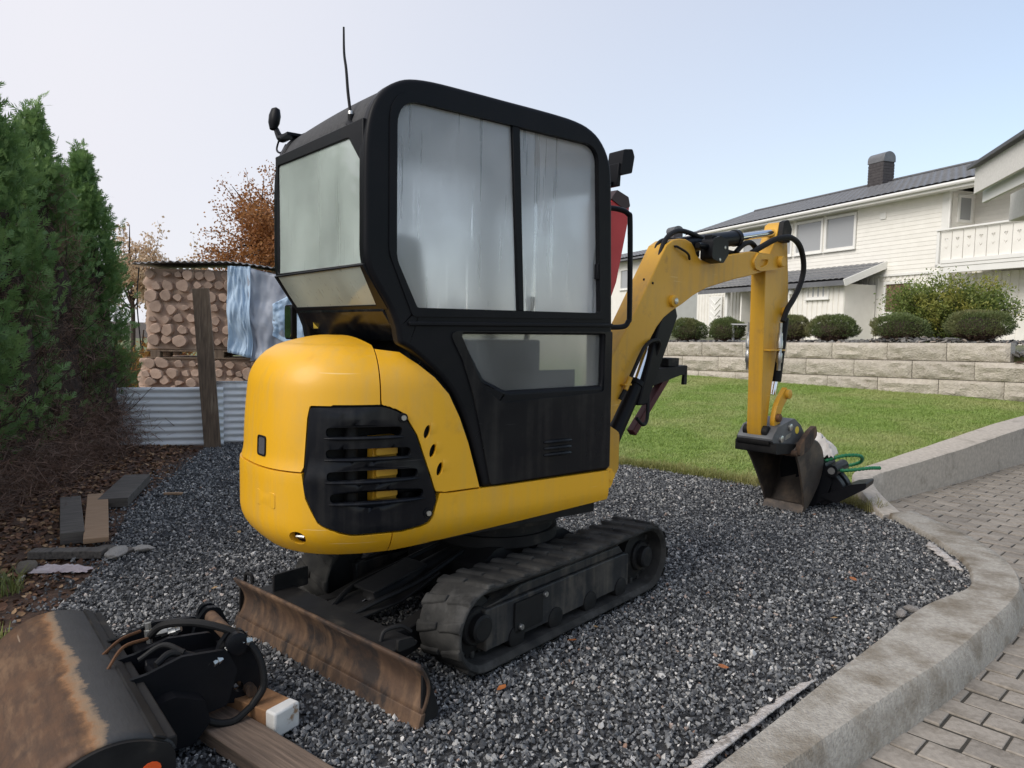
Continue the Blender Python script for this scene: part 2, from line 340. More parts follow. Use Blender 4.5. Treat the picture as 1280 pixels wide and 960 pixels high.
for sgn in (-1, 1):                      # -1: right hand track, towards the camera
    y_out, y_in = sgn * .54, sgn * .31
    mb = MB(UC); NS = 150
    rings = []
    for i in range(NS):
        (x, z), (nx, nz_) = loop_at(RO, ZC, HALF, PER * i / NS)
        wob = .003 * noise.noise((x * 5, z * 5, sgn))
        ring = []
        for (yy, d) in [(y_out, -.010), (y_out, 0), (y_out - sgn * .012, .006 + wob), (y_out - sgn * .115, .006 + wob), (y_in + sgn * .012, .006 + wob), (y_in, 0), (y_in, -.010), (y_in + sgn * .02, -.026), (y_out - sgn * .02, -.026)]:
            ring.append((x + nx * d, yy, z + nz_ * d))
        rings.append(ring)
    k = len(rings[0]); V = [p for r_ in rings for p in r_]
    mb.add(V, [(i * k + j, i * k + (j + 1) % k, ((i + 1) % NS) * k + (j + 1) % k, ((i + 1) % NS) * k + j) for i in range(NS) for j in range(k)])
    # staggered tread lugs, two rows, each a chamfered slanted block
    nl = 33
    for i in range(nl):
        for row in (0, 1):
            s0 = PER * (i + .5 * row) / nl
            ya, yb = (y_out + sgn * .004, y_out - sgn * .108) if row == 0 else (y_in - sgn * .004, y_in + sgn * .108)
            base, top = [], []
            for (q, yy, sh) in [(-.027, ya, 0), (.027, ya, 0), (.021, (ya + yb) / 2, .012), (.017, yb, .030), (-.017, yb, .030), (-.021, (ya + yb) / 2, .012)]:
                ss = s0 + q + (sh if row == 0 else -sh)
                (x, z), (nx, nz_) = loop_at(RO, ZC, HALF, ss); base.append((x + nx * .004, yy, z + nz_ * .004))
                qt = q * .62; (x, z), (nx, nz_) = loop_at(RO, ZC, HALF, s0 + qt + (sh if row == 0 else -sh)); yt = yy + (0.004 * sgn * (-1 if abs(yy - y_out) < .02 else 1) if yy in (ya,) else 0)
                h_ = .014 + .004 * random.random(); top.append((x + nx * h_, yt, z + nz_ * h_))
            mb.add(base + top, [(6, 7, 8, 11), (8, 9, 10, 11)] + [(j, (j + 1) % 6, 6 + (j + 1) % 6, 6 + j) for j in range(6)])
    # inner drive teeth
    for i in range(44):
        (x, z), (nx, nz_) = loop_at(RO, ZC, HALF, PER * i / 44); yc = (y_out + y_in) / 2
        a = math.atan2(nz_, nx); mb.box((x - nx * .036, yc, z - nz_ * .036), (.03, .05, .022), rot=(0, -a, 0))
    belt = mb.build('rubber_track', MT['rubber'], EX, bevel=.005, sharp=38)
    fr = MB(UC); yo = sgn * .495
    prof = [(-.59, .075), (.465, .075), (.465, .235), (.43, .243), (-.59, .243)]
    fr.prism(prof, sgn * .34, yo, lambda a, b, h: (a, h, b))
    fo = fr.build('track_frame', MT['frame_steel'], belt, bevel=.006)
    c = MB(UC); c.prism([(-.57, .243), (.44, .243), (.40, .285), (-.36, .285), (-.44, .262)], sgn * .36, yo - sgn * .015, lambda a, b, h: (a, h, b)); c.build('frame_top_cover', MT['frame_steel'], belt, bevel=.006)
    pl = MB(UC); pl.prism(rounded([(-.42, .095), (-.235, .095), (-.235, .225), (-.42, .225)], .01), yo, yo + sgn * .010, lambda a, b, h: (a, h, b)); pl.build('cover_plate', MT['black_steel'], belt, bevel=.002)
    for bx_, bz_ in ((-.225, .215), (-.385, .118)):
        b_ = MB(UC); b_.lathe([(0, .012), (.011, .012), (.013, .008), (.013, 0)], T(bx_, yo + sgn * .010, bz_) @ Matrix.Rotation(-sgn * R(90), 4, 'X'), 10); b_.build('bolt', MT['zinc'], belt)
    for (wx, wr, nm) in ((.632, .128, 'idler_wheel'), (-.612, .118, 'drive_sprocket')):
        wv = MB(UC); Mx = T(wx, (y_out + y_in) / 2, .178) @ Matrix.Rotation(-sgn * R(90), 4, 'X')
        wv.lathe([(0, .085), (.045, .085), (.055, .078), (.055, .05), (.072, .048), (.078, .04), (.078, .028), (wr * .86, .022), (wr, .018), (wr, -.03), (.03, -.06), (0, -.06)], Mx, 28)
        if nm == 'drive_sprocket':
            for q in range(11): a = 2 * math.pi * q / 11; wv.box((wr * 1.02 * math.cos(a), wr * 1.02 * math.sin(a), 0), (.03, .03, .03), Mx, rot=(0, 0, a))
        wv.build(nm, MT['black_steel'], belt)
    for q in range(4):
        rv = MB(UC); Mx = T(-.40 + q * .265, (y_out + y_in) / 2, .078) @ Matrix.Rotation(-sgn * R(90), 4, 'X')
        rv.lathe([(0, .08), (.03, .08), (.05, .075), (.052, .03), (.035, .025), (.035, -.025), (.052, -.03), (.05, -.075), (0, -.08)], Mx, 16); rv.build('track_roller', MT['black_steel'], belt)

# ------------------------------------------------------------------ undercarriage centre, slew ring and blade
cf = MB(UC)
cf.prism(rounded([(-.36, .20), (.36, .20), (.36, .30), (.25, .36), (-.25, .36), (-.36, .30)], .03, 3), -.24, .24, lambda a, b, h: (a, h, b))
for sx_ in (-1, 1):
    for sy_ in (-1, 1): cf.bar((sx_ * .18, sy_ * .16, .27), (sx_ * .33, sy_ * .40, .18), .14, .10)
cf.build('undercarriage_frame', MT['black_steel'], EX, bevel=.008)
sr = MB(); sr.lathe([(0, .34), (.30, .34), (.31, .35), (.31, .40), (.29, .40), (.29, .44), (.33, .45), (.33, .52), (0, .52)], I4, 40); sr.build('slew_ring', MT['black_steel'], EX)
BX = -1.037
bl = MB(UC)
grid = []
NB = 24
for j in range(9):
    t = j / 8; z = .035 + .185 * t; xx = BX + .040 * math.sin(math.pi * min(1, t * 1.0)) * .9 - .012 * t
    grid.append([(xx + .004 * noise.noise((y_ * 2, t * 2, 3.1)), y_, z) for y_ in np.linspace(.622, -.622, NB)])
bl.sheet(grid); blade = bl.build('dozer_blade', MT['rust'], EX, solid=.012, sharp=60)
ce = MB(UC); ce.prism([(BX - .022, -.006), (BX - .006, .045), (BX + .014, .045), (BX + .002, -.006)], -.625, .622, lambda a, b, h: (a, h, b)); ce.build('cutting_edge', MT['rust'], blade, bevel=.003)
ee = MB(UC)
for sg, nm in ((-1, 0), (1, 1)):
    ep = MB(UC); ep.prism([(BX + .004, 0), (BX + .075, .005), (BX + .085, .03), (BX + .05, .13), (BX + .028, .20), (BX + .008, .205)], sg * .606, sg * .616, lambda a, b, h: (a, h, b)); ep.build('end_plate', MT['black_steel'], blade, bevel=.002)
tp = MB(UC); tp.box((BX + .07, 0, .205), (.12, .9, .012)); tp.build('stiffener', MT['black_steel'], blade, bevel=.003)
for (by, bz) in ((.36, .215), (-.46, .215)):
    bk = MB(UC); bk.prism(rounded([(BX + .03, .20), (BX + .20, .20), (BX + .20, .285), (BX + .03, .285)] if by > 0 else [(BX + .03, .20), (BX + .12, .20), (BX + .10, .235), (BX + .03, .245)], .008, 2), by, by + .014, lambda a, b, h: (a, h, b)); bk.build('bracket', MT['black_steel'], blade, bevel=.002)
lt = MB(UC); lt.tube([(BX + .02, .585, .205), (BX + .02, .575, .24), (BX + .03, .55, .24), (BX + .03, .54, .205)], .008, 8, smooth=4); lt.build('lifting_eye', MT['black_steel'], blade)
hk = MB(UC); hk.tube([(BX + .03, -.36, .21), (BX + .05, -.36, .245), (BX + .11, -.38, .25), (BX + .15, -.39, .22)], .008, 8, smooth=4); hk.build('hook', MT['black_steel'], blade)
for sg in (-1, 1):
    a_ = MB(UC); a_.prism([(BX + .03, .03), (BX + .03, .19), (BX + .25, .17), (-.30, .27), (-.22, .27), (-.22, .19), (-.34, .16), (BX + .22, .05)], sg * .20, sg * .27, lambda a, b, h: (a, h, b)); a_.build('blade_arm', MT['black_steel'], EX, bevel=.006)
cy = MB(UC); cy.cyl((BX + .10, 0, .16), (-.62, 0, .235), .022, n=14); rod = cy.build('blade_cylinder_rod', MT['chrome'], EX)
cy = MB(UC); cy.cyl((-.78, 0, .21), (-.25, 0, .30), .042, n=18); cy.box((-.66, 0, .285), (.30, .13, .012), rot=(0, R(-10), 0)); cy.build('blade_cylinder', MT['black_steel'], EX, bevel=.003)
cp = MB(UC); cp.prism([(BX + .04, .19), (BX + .34, .205), (-.48, .275), (-.48, .285), (BX + .34, .217), (BX + .04, .202)], -.12, .12, lambda a, b, h: (a, h, b)); cp.build('cylinder_guard', MT['black_steel'], EX, bevel=.003)
for sg in (-1, 1):
    h_ = MB(UC); h_.tube([(-.95, sg * .05, .19), (-.80, sg * .10, .24), (-.6, sg * .11, .27), (-.3, sg * .08, .33)], .011, 8, smooth=6); h_.build('blade_hose', MT['hose'], EX)

# ------------------------------------------------------------------ rear body: plan curve and vertical profile
WB = .49
def plan_pts(n=220):
    P = [(x, -WB) for x in np.linspace(.30, -.60, 46)]
    for t in np.linspace(0, math.pi, n)[1:-1]:
        c, s_ = math.cos(t), math.sin(t); e_ = 2 / 2.6
        P.append((-.60 - .60 * abs(s_) ** e_, -WB * (abs(c) ** e_) * (1 if c > 0 else -1)))
    P += [(x, WB) for x in np.linspace(-.60, .30, 46)]
    return np.array(P)
PP = plan_pts(); SS = np.concatenate([[0], np.cumsum(np.linalg.norm(np.diff(PP, axis=0), axis=1))])
TT = np.gradient(PP, axis=0); TT /= np.linalg.norm(TT, axis=1)[:, None]; NNv = np.stack([TT[:, 1], -TT[:, 0]], 1)   # outward
ker = np.ones(9) / 9
NNs = np.stack([np.convolve(np.pad(NNv[:, i], 4, 'edge'), ker, 'valid') for i in (0, 1)], 1); NNs /= np.linalg.norm(NNs, axis=1)[:, None]
if NNs[5][1] > 0: NNs = -NNs
SMAX = SS[-1]
def s_of_x(x, side_=-1):                # arclength on the right (or left) flank where plan x is reached
    idx = np.arange(len(PP)); m = (PP[:, 1] * side_ > .02); X = PP[m][:, 0]; S_ = SS[m]
    o_ = np.argsort(X); return float(np.interp(x, X[o_], S_[o_]))
def body(s, z, off=0.0):
    s = min(max(s, 0), SMAX)
    x, y = np.interp(s, SS, PP[:, 0]), np.interp(s, SS, PP[:, 1]); nx, ny = np.interp(s, SS, NNs[:, 0]), np.interp(s, SS, NNs[:, 1])
    ins = 0.0
    if z < .62: t = (.62 - z) / .14; ins = -.085 * t ** 2.2                   # tucked under at the bottom
    elif z < .80: ins = 0
    else: ins = -.012 * min(1, (z - .80) / .05) - .03 * ((z - .80) / .4) ** 2
    if z > 1.12: t = min((z - 1.12) / .17, 1); ins -= .16 * (1 - math.sqrt(max(1 - t * t, 0)))
    rear = max(0.0, min(1.0, (-.50 - x) / .4)); rear = rear * rear * (3 - 2 * rear)
    k = ins * (rear if z > .62 else 1) + off
    return (x + nx * k, y + ny * k, z)
SR = s_of_x(-.855); SL = s_of_x(-.855, 1)
SGA = s_of_x(-.634)                      # front bottom corner of the grille
def seam(s):                             # height of the seam between lower skirt and hood
    x = np.interp(s, SS, PP[:, 0]); t = max(0, min(1, (-.55 - x) / .5)); return .708 + .105 * t * t * (3 - 2 * t)
def zb(s):                               # bottom edge of the skirt
    x = np.interp(s, SS, PP[:, 0]); return .492 + .075 * max(0, min(1, (x + .8) / 1.1))
def body_part(name, mat, s0, s1, zlo, zhi, off=0, holes=(), outline=None, thick=.012, step=.028, parent=EX, bevel=.003):
    if outline is None:
        n = max(8, int(abs(s1 - s0) / .02)); ss = np.linspace(s0, s1, n)
        outline = [(s, zlo(s)) for s in ss] + [(s1, q) for q in np.linspace(zlo(s1), zhi(s1), 12)[1:-1]] + [(s, zhi(s)) for s in ss[::-1]] + [(s0, q) for q in np.linspace(zhi(s0), zlo(s0), 12)[1:-1]]
    mb = MB(); mb.prism(outline, off - thick, off, lambda a, b, h: body(a, b, h), holes, step)
    return mb.build(name, mat, parent, bevel=bevel, sharp=28)
# grille outline in (s, z): the panel wraps round the right rear corner
def g_out(grow=0.0):
    sA, sB = SGA, s_of_x(-1.085)
    pts = [(sA - grow, .69), (s_of_x(-.665) - grow, .60 - grow), (s_of_x(-.78), .585 - grow), (s_of_x(-.97), .585 - grow), (s_of_x(-1.065), .625 - grow * .7), (sB + .03 + grow, .75), (sB + .015 + grow, 1.055 + grow), (s_of_x(-.84), 1.058 + grow), (s_of_x(-.775) - grow * .7, 1.030 + grow * .7), (s_of_x(-.722) - grow, .95)]
    return rounded(pts, [.04, .06, .2, .2, .08, .1, .02, .15, .07, .1], 5)
GO, GH = g_out(0), g_out(.008)
# liner just behind all panels
body_part('body_liner', MT['black'], .20, SMAX - .20, lambda s: zb(s) + .03, lambda s: 1.18, off=-.03, thick=.006, step=.05, holes=[g_out(-.015)])
g = g_out(.008)
skirt_cut = [p for p in g]
ss_ = lambda a, b, n=40: np.linspace(a, b, n)
# skirt: three castings (right front, rear, left)
SB = s_of_x(-.815)
def skirt_piece(name, s0, s1):
    holes = []
    ss = np.linspace(s0, s1, max(10, int((s1 - s0) / .015)))
    top = []
    for s in ss:
        z = seam(s) - .003
        zz = [q for q in np.arange(.5, z, .004) if inside((s, q), GH)]
        top.append((s, min(z, zz[0] - .002) if zz else z))
    bot = [(s, zb(s)) for s in ss]
    outl = bot + [(s1, q) for q in np.linspace(bot[-1][1], top[-1][1], 10)[1:-1]] + top[::-1] + [(s0, q) for q in np.linspace(top[0][1], bot[0][1], 10)[1:-1]]
    mb = MB(); hol = []
    if name == 'counterweight':
        sc_ = s_of_x(-1.125); hol = [[(sc_ + .036 * math.cos(a), .565 + .026 * math.sin(a)) for a in np.linspace(0, 2 * math.pi, 18)[:-1]]]
    mb.prism(outl, -.03, 0.004, lambda a, b, h: body(a, b, h), hol, .026)
    return mb.build(name, MT['yellow'], EX, bevel=.004, sharp=28)
sk1 = skirt_piece('side_skirt', 0.0, SB - .002); cw = skirt_piece('counterweight', SB + .002, SMAX - SB - .002); sk2 = skirt_piece('side_skirt', SMAX - SB + .002, SMAX)
# front closing plate of the skirts and underside
fb = MB(); fb.prism(rounded([(-WB + .005, .575), (WB - .005, .575), (WB - .005, .705), (-WB + .005, .705)], .03, 3), .285, .302, lambda a, b, h: (h, a, b)); fb.build('front_plate', MT['yellow'], EX, bevel=.006)
ub = MB(); ub.prism([(float(x) * .93 - .02, float(y) * .9) for x, y in PP[::6]], .505, .56, lambda a, b, h: (a, b, h)); ub.build('swing_frame', MT['black_steel'], EX, bevel=.004)
rc = MB(); sc_ = s_of_x(-1.125); rc.prism([(sc_ + .036 * math.cos(a), .565 + .026 * math.sin(a)) for a in np.linspace(0, 2 * math.pi, 18)[:-1]], -.05, -.028, lambda a, b, h: body(a, b, h)); rc.build('tie_down_recess', MT['black'], cw)
tb = MB(); tb.tube([body(sc_ - .02, .565, -.02), body(sc_ + .02, .565, -.02)], .008, 8); tb.build('tie_down_bar', MT['zinc'], cw)
pt = MB(); s0_ = s_of_x(-1.17); pt.prism(rounded([(s0_, .665), (s0_ + .13, .665), (s0_ + .13, .725), (s0_, .725)], .008, 2), .003, .0062, lambda a, b, h: body(a, b, h), step=.03); pt.build('cast_plate', MT['yellow'], cw, bevel=.002)
# hood: from the rear seam round to the left, open at the grille
hs = np.linspace(SR + .003, SL - .003, 150); bot = []
for s in hs:
    zz = [q for q in np.arange(.6, 1.2, .004) if inside((s, q), GH)]
    z0 = seam(s) + .003
    bot.append((s, max(z0, zz[-1] + .002) if zz else z0))
top = [(s, 1.285) for s in hs]
ho = bot + [(hs[-1], q) for q in np.linspace(bot[-1][1], 1.285, 14)[1:-1]] + top[::-1] + [(hs[0], q) for q in np.linspace(1.285, bot[0][1], 14)[1:-1]]
s_l = s_of_x(-1.196); lamp_h = rounded([(s_l - .030, .858), (s_l + .032, .858), (s_l + .032, .925), (s_l - .030, .925)], .012, 3)
mb = MB(); mb.prism(ho, -.014, 0, lambda a, b, h: body(a, b, h), [lamp_h], .024)
# domed top of the hood
rim = [Vector(body(s, 1.285, 0)) for s in hs]
cen = Vector((-.80, 0, 1.318)); ringsV = []
for k_ in range(7):
    t = k_ / 6; ringsV.append([tuple(p.lerp(Vector((max(p.x, -1.1) * .2 + cen.x * .8, p.y * .25, 1.318)), t) + Vector((0, 0, .0)) if k_ else p) for p in rim])
for k_ in range(1, 7):
    t = k_ / 6
    for i, p in enumerate(rim): ringsV[k_][i] = (p.x + (max(p.x * .25 - .62, -.86) - p.x) * t, p.y * (1 - t * .85), 1.285 + .034 * math.sin(t * math.pi / 2))
mb.sheet(ringsV)
hood = mb.build('engine_hood', MT['yellow'], EX, sharp=40)
lm = MB(); lm.prism(lamp_h, -.02, .001, lambda a, b, h: body(a, b, h)); lm.build('tail_light', MT['lens'], hood)
lm = MB(); lm.prism(rounded([(s_l - .036, .852), (s_l + .038, .852), (s_l + .038, .931), (s_l - .036, .931)], .014, 3), 0, .005, lambda a, b, h: body(a, b, h), [lamp_h]); lm.build('light_bezel', MT['black'], hood, bevel=.001)
# right side panel between hood seam, grille and the black cab edge
CURVE = [(-.795, 1.294), (-.74, 1.268), (-.681, 1.223), (-.62, 1.172), (-.56, 1.106), (-.51, 1.01), (-.469, .908), (-.435, .80), (-.407, .705)]
def side_panel(sd_):
    f_ = lambda x: s_of_x(x, sd_)
    low = []
    for x in np.linspace(-.425, -.85, 60):
        s = f_(x); zz = [q for q in np.arange(.6, 1.2, .004) if inside((s if sd_ < 0 else SMAX - s, q), GH)]
        z0 = .712 if x > -.60 else seam(s) + .003
        low.append((s, max(z0, zz[-1] + .002) if zz else z0))
    up = [(f_(x - .018), z - .008) for x, z in CURVE]
    outl = low + [(f_(-.852), q) for q in np.linspace(low[-1][1], 1.27, 12)[1:]] + up[1:]
    hol = []
    for vx, vz in ((-.672, .955), (-.648, .880), (-.618, .805)):
        sv_ = f_(vx); k_ = 1 if sd_ < 0 else -1
        hol.append([(sv_ + k_ * (.013 * math.cos(a) - .25 * .026 * math.sin(a)), vz + .026 * math.sin(a)) for a in np.linspace(0, 2 * math.pi, 15)[:-1]])
    mb = MB(); mb.prism(outl, -.012, 0, lambda a, b, h: body(a, b, h), hol, .026); o = mb.build('side_panel', MT['yellow'], EX, bevel=.003, sharp=28)
    for vx, vz in ((-.672, .955), (-.648, .880), (-.618, .805)):
        # low rim along the upper front edge of each vent
        mb = MB(); G = []
        for i in range(9):
            t = i / 8; row = []
            for j in range(7):
                q = j / 6; x = vx + .014 + t * .030; z = vz + .012 + (q - .5) * .050 * (1 - t * .3)
                row.append(body(f_(x), z, .0005 + .0022 * (1 - t) * math.sin(q * math.pi) ** .8))
            G.append(row)
        mb.sheet(G); mb.build('vent_lip', MT['yellow'], o, sharp=80)
        ins_ = MB(); ins_.prism([(f_(vx) + .022 * math.cos(a), vz + .034 * math.sin(a)) for a in np.linspace(0, 2 * math.pi, 12)[:-1]], -.028, -.022, lambda a, b, h: body(a, b, h)); ins_.build('vent_screen', MT['black'], o)
    return o
sp = side_panel(-1); sp2 = side_panel(1)
# grille with four long slots, engine parts behind
slots = []
for i, (zc_, xa, xb) in enumerate(((.965, -1.045, -.775), (.885, -1.045, -.742), (.803, -1.04, -.715), (.722, -1.03, -.692))):
    sa, sb_ = s_of_x(xb), s_of_x(xa)
    slots.append(rounded([(sa, zc_ - .017), (sb_, zc_ - .017), (sb_, zc_ + .017), (sa, zc_ + .017)], .016, 4))
mb = MB(); mb.prism(GO, -.016, .004, lambda a, b, h: body(a, b, h), slots, .022); gr = mb.build('engine_grille', MT['black_gloss'], EX, bevel=.005, sharp=28)
for sl in slots:
    mb = MB(); c0 = sum((Vector(p) for p in sl), Vector((0, 0))) / len(sl); sa = min(p[0] for p in sl); sb_ = max(p[0] for p in sl)
    mb.tube([body(s, c0.y - .022, .006) for s in np.linspace(sa - .005, sb_ + .005, 24)], [.002] + [.0075] * 6 + [.002], 8); mb.build('slat', MT['black_gloss'], gr)
for (gx, gz) in ((-.772, 1.015), (-.672, .640)):
    s = s_of_x(gx); p = Vector(body(s, gz, .004)); q = Vector(body(s, gz, .016))
    mb = MB(); mb.cyl(p - (q - p) * .3, q - (q - p) * .5, .018, n=16); mb.build('bolt_recess', MT['black'], gr); mb = MB(); mb.cyl(p, q, .010, n=12); mb.build('bolt', MT['zinc'], gr)
eb_ = MB()
for zc_ in (.885, .803, .722): eb_.prism(rounded([(-.86, zc_ - .014), (-.77, zc_ - .014), (-.77, zc_ + .014), (-.86, zc_ + .014)], .006, 2), -.40, -.43, lambda a, b, h: (a, h, b))
eb_.box((-.815, -.385, .79), (.10, .05, .3)); eb_.build('engine_part', MT['yellow_old'], EX, bevel=.003)
en = MB(); en.box((-.80, -.02, .86), (.5, .62, .5)); en.cyl((-.93, -.36, .68), (-.93, -.36, 1.0), .025); en.cyl((-.70, -.37, .66), (-.70, -.37, 1.02), .03); en.build('engine', MT['black_steel'], EX, bevel=.02)

# ------------------------------------------------------------------ cab
PROF = [(.31, .705), (.306, 1.05), (.302, 1.395), (.290, 1.70), (.277, 1.989), (.26, 2.108), (.215, 2.185), (.147, 2.233), (.049, 2.257), (-.105, 2.265), (-.319, 2.268), (-.516, 2.271), (-.662, 2.271), (-.754, 2.261),
        (-.81, 2.24), (-.864, 2.201), (-.905, 2.14), (-.926, 2.06), (-.934, 1.95), (-.934, 1.75), (-.933, 1.615), (-.915, 1.555), (-.887, 1.507), (-.835, 1.425), (-.805, 1.355)] + CURVE
PROFS = [PROF[0]] + [(p.x, p.z) for p in cr([(x, 0, z) for x, z in PROF[2:25]], 3)] + [(p.x, p.z) for p in cr([(x, 0, z) for x, z in CURVE], 2)]
WIN = rounded([(-.811, 1.605), (-.812, 2.18), (.18, 2.168), (.217, 1.434), (-.724, 1.430)], [.12, .10, .085, .012, .015], 8)
WINF = rounded([(-.842, 1.625), (-.842, 2.219), (.215, 2.198), (.246, 1.408), (-.742, 1.396)], [.12, .125, .11, .015, .02], 8)
LOW = rounded([(-.523, 1.333), (.242, 1.335), (.242, 1.104), (-.30, 1.100), (-.41, 1.150)], [.015, .015, .012, .06, .05], 5)
for sd_ in (-1, 1):
    y0, y1 = sd_ * .425, sd_ * .488
    mb = MB(); mb.prism(PROFS, y0, y1, lambda a, b, h: (a, h, b), [WIN, LOW])
    cf_ = mb.build('cab_side_frame', MT['black'], EX, bevel=.028, segs=5, sharp=25)
    mb = MB(); mb.prism(WINF, sd_ * .480, sd_ * .4935, lambda a, b, h: (a, h, b), [WIN]); mb.build('window_frame', MT['black'], cf_, bevel=.004)
    bar_ = MB(); bar_.prism([(-.292, 2.175), (-.246, 1.432), (-.216, 1.432), (-.254, 2.175)], sd_ * .468, sd_ * .489, lambda a, b, h: (a, h, b)); bar_.build('sliding_bar', MT['black'], cf_, bevel=.003)
    lp = rounded([(-.815, 1.60), (-.815, 2.184), (-.275, 2.180), (-.232, 1.426), (-.728, 1.426)], [.1, .1, .005, .005, .01], 6)
    rp = rounded([(-.272, 2.180), (.184, 2.172), (.221, 1.430), (-.23, 1.426)], [.005, .085, .01, .005], 6)
    for q, (pane, yy) in enumerate(((lp, .470), (rp, .462))):
        mb = MB(); mb.prism(pane, sd_ * yy, sd_ * (yy + .004), lambda a, b, h: (a, h, b)); mb.build('window_pane', MT['glass_side' if sd_ < 0 else 'glass_far'], cf_, sharp=30)
    mb = MB(); mb.prism(rounded([(-.53, 1.34), (.247, 1.34), (.247, 1.098), (-.30, 1.094), (-.415, 1.145)], .02, 3), sd_ * .462, sd_ * .466, lambda a, b, h: (a, h, b)); mb.build('lower_pane', MT['glass_low' if sd_ < 0 else 'glass_far'], cf_)
    # lower door skin, a few millimetres proud, with its window rim
    skin = rounded([(-.587, 1.345), (.296, 1.352), (.300, .722), (-.378, .716), (-.427, .927), (-.464, 1.081), (-.521, 1.231)], [.03, .01, .01, .02, .3, .3, .1], 5)
    lrim = rounded([(-.533, 1.341), (.252, 1.343), (.252, 1.075), (-.33, 1.052), (-.43, 1.135)], [.015, .015, .02, .09, .06], 5)
    mb = MB(); mb.prism(skin, sd_ * .486, sd_ * .4955, lambda a, b, h: (a, h, b), [lrim]); sk_ = mb.build('door_panel', MT['black_gloss'], EX, bevel=.005, segs=3)
    for i in range(3):
        mb = MB(); z = .868 - .028 * i; mb.tube([(-.100, sd_ * .4955, z), (-.08, sd_ * .4985, z + .001), (.04, sd_ * .4985, z + .001), (.058, sd_ * .4955, z)], [.004, .009, .009, .004], 8); mb.build('louvre', MT['black_gloss'], sk_)
    if sd_ < 0:
        hd = MB(); hd.box((.205, -.478, 1.62), (.018, .022, .07)); hd.build('window_latch', MT['black'], cf_, bevel=.004)
    # sill rail with shadow gap
    mb = MB(); mb.prism([(-.76, 1.362), (.296, 1.372), (.296, 1.388), (-.762, 1.378)], sd_ * .488, sd_ * .499, lambda a, b, h: (a, h, b)); mb.build('sill_rail', MT['black'], cf_, bevel=.004)
# roof panel wraps from the windscreen over the top to the rear window
arc = [p for p in PROF[4:17]] + [(-.920, 2.095)]
arcs = cr([(x, 0, z) for x, z in arc], 4)
mb = MB(); cen_ = Vector((-.33, 0, 1.9)); G = []
for p in arcs:
    d = (cen_ - p).normalized() * .016; G.append([(p.x + d.x, y_, p.z + d.z + .010 * (1 - (y_ / .43) ** 2)) for y_ in np.linspace(-.432, .432, 13)])
mb.sheet(G); roof = mb.build('cab_roof', MT['roof_black'], EX, solid=.016, sharp=60)
hl = MB(); hl.box((-.33, 0, 2.19), (.95, .84, .02)); hl.build('headliner', MT['trim_grey'], EX, bevel=.01)
# rear frame: upper upright window and lower canted window
rf = MB(); xr = -.932
RW = rounded([(-.428, 2.072), (.335, 2.048), (.44, 1.946), (.452, 1.585), (-.438, 1.590)], [.01, .02, .02, .01, .01], 3)
fro = [(-.452, 2.112), (.452, 2.085), (.470, 1.60), (-.470, 1.60)]
rf.prism([(-.46, 2.118), (.46, 2.096), (.468, 1.574), (-.468, 1.578)], xr + .045, xr, lambda a, b, h: (h, -a, b), [RW]); rfo = rf.build('rear_frame', MT['black'], EX, bevel=.004)
mb = MB(); mb.prism([(-.436, 2.08), (.34, 2.056), (.448, 1.95), (.46, 1.58), (-.446, 1.584)], xr + .012, xr + .008, lambda a, b, h: (h, -a, b)); mb.build('rear_window', MT['glass_rear'], rfo)
# canted lower pane and dark valance following the pillar line
def cant(a, t, h):                      # a across, t down the slope 0..1, h out
    x = xr + (-.830 - xr) * t; z = 1.578 + (1.425 - 1.578) * t; return (x - h * .83, -a, z - h * .55)
mb = MB(); mb.prism([(-.445, 0), (.455, 0), (.40, .92), (-.46, .92)], -.002, .002, cant); mb.build('rear_lower_window', MT['glass_rear'], rfo)
mb = MB(); mb.prism([(-.47, -.02), (.47, -.02), (.47, 1.02), (-.47, 1.02)], -.012, .006, cant, [[(-.432, .02), (.442, .02), (.39, .90), (-.446, .90)]]); mb.build('lower_window_frame', MT['black'], rfo, bevel=.003)
mb = MB(); mb.prism([(-.832, 1.432), (-.838, 1.418), (-.79, 1.345), (-.74, 1.300), (-.70, 1.300), (-.70, 1.432)], -.43, .43, lambda a, b, h: (a, h, b)); val = mb.build('rear_valance', MT['black_gloss'], EX, bevel=.006)
mb = MB(); mb.prism([(.0, 0), (.085, 0), (.085, .035), (.0, .035)], 0, .002, lambda a, b, h: (-.842 + b * .9 + .035, .345 - a * .25 - b * .5, 1.412 - a * .9 * .9)); mb.build('warning_label', MT['sticker_y'], val)
# front frame and windscreen
mb = MB(); mb.prism([(-.44, .70), (.44, .70), (.44, 2.12), (-.44, 2.12)], .25, .285, lambda a, b, h: (h - .02 * (b - .7), a, b), [[(-.38, 1.40), (.38, 1.40), (.38, 2.06), (-.38, 2.06)], [(-.38, .80), (.38, .80), (.38, 1.34), (-.38, 1.34)]]); ff = mb.build('front_frame', MT['black'], EX, bevel=.006)
for z0_, z1_ in ((1.39, 2.07), (.79, 1.35)):
    mb = MB(); mb.prism([(-.39, z0_), (.39, z0_), (.39, z1_), (-.39, z1_)], .262, .266, lambda a, b, h: (h - .02 * (b - .7), a, b)); mb.build('windscreen', MT['glass_far'], ff)
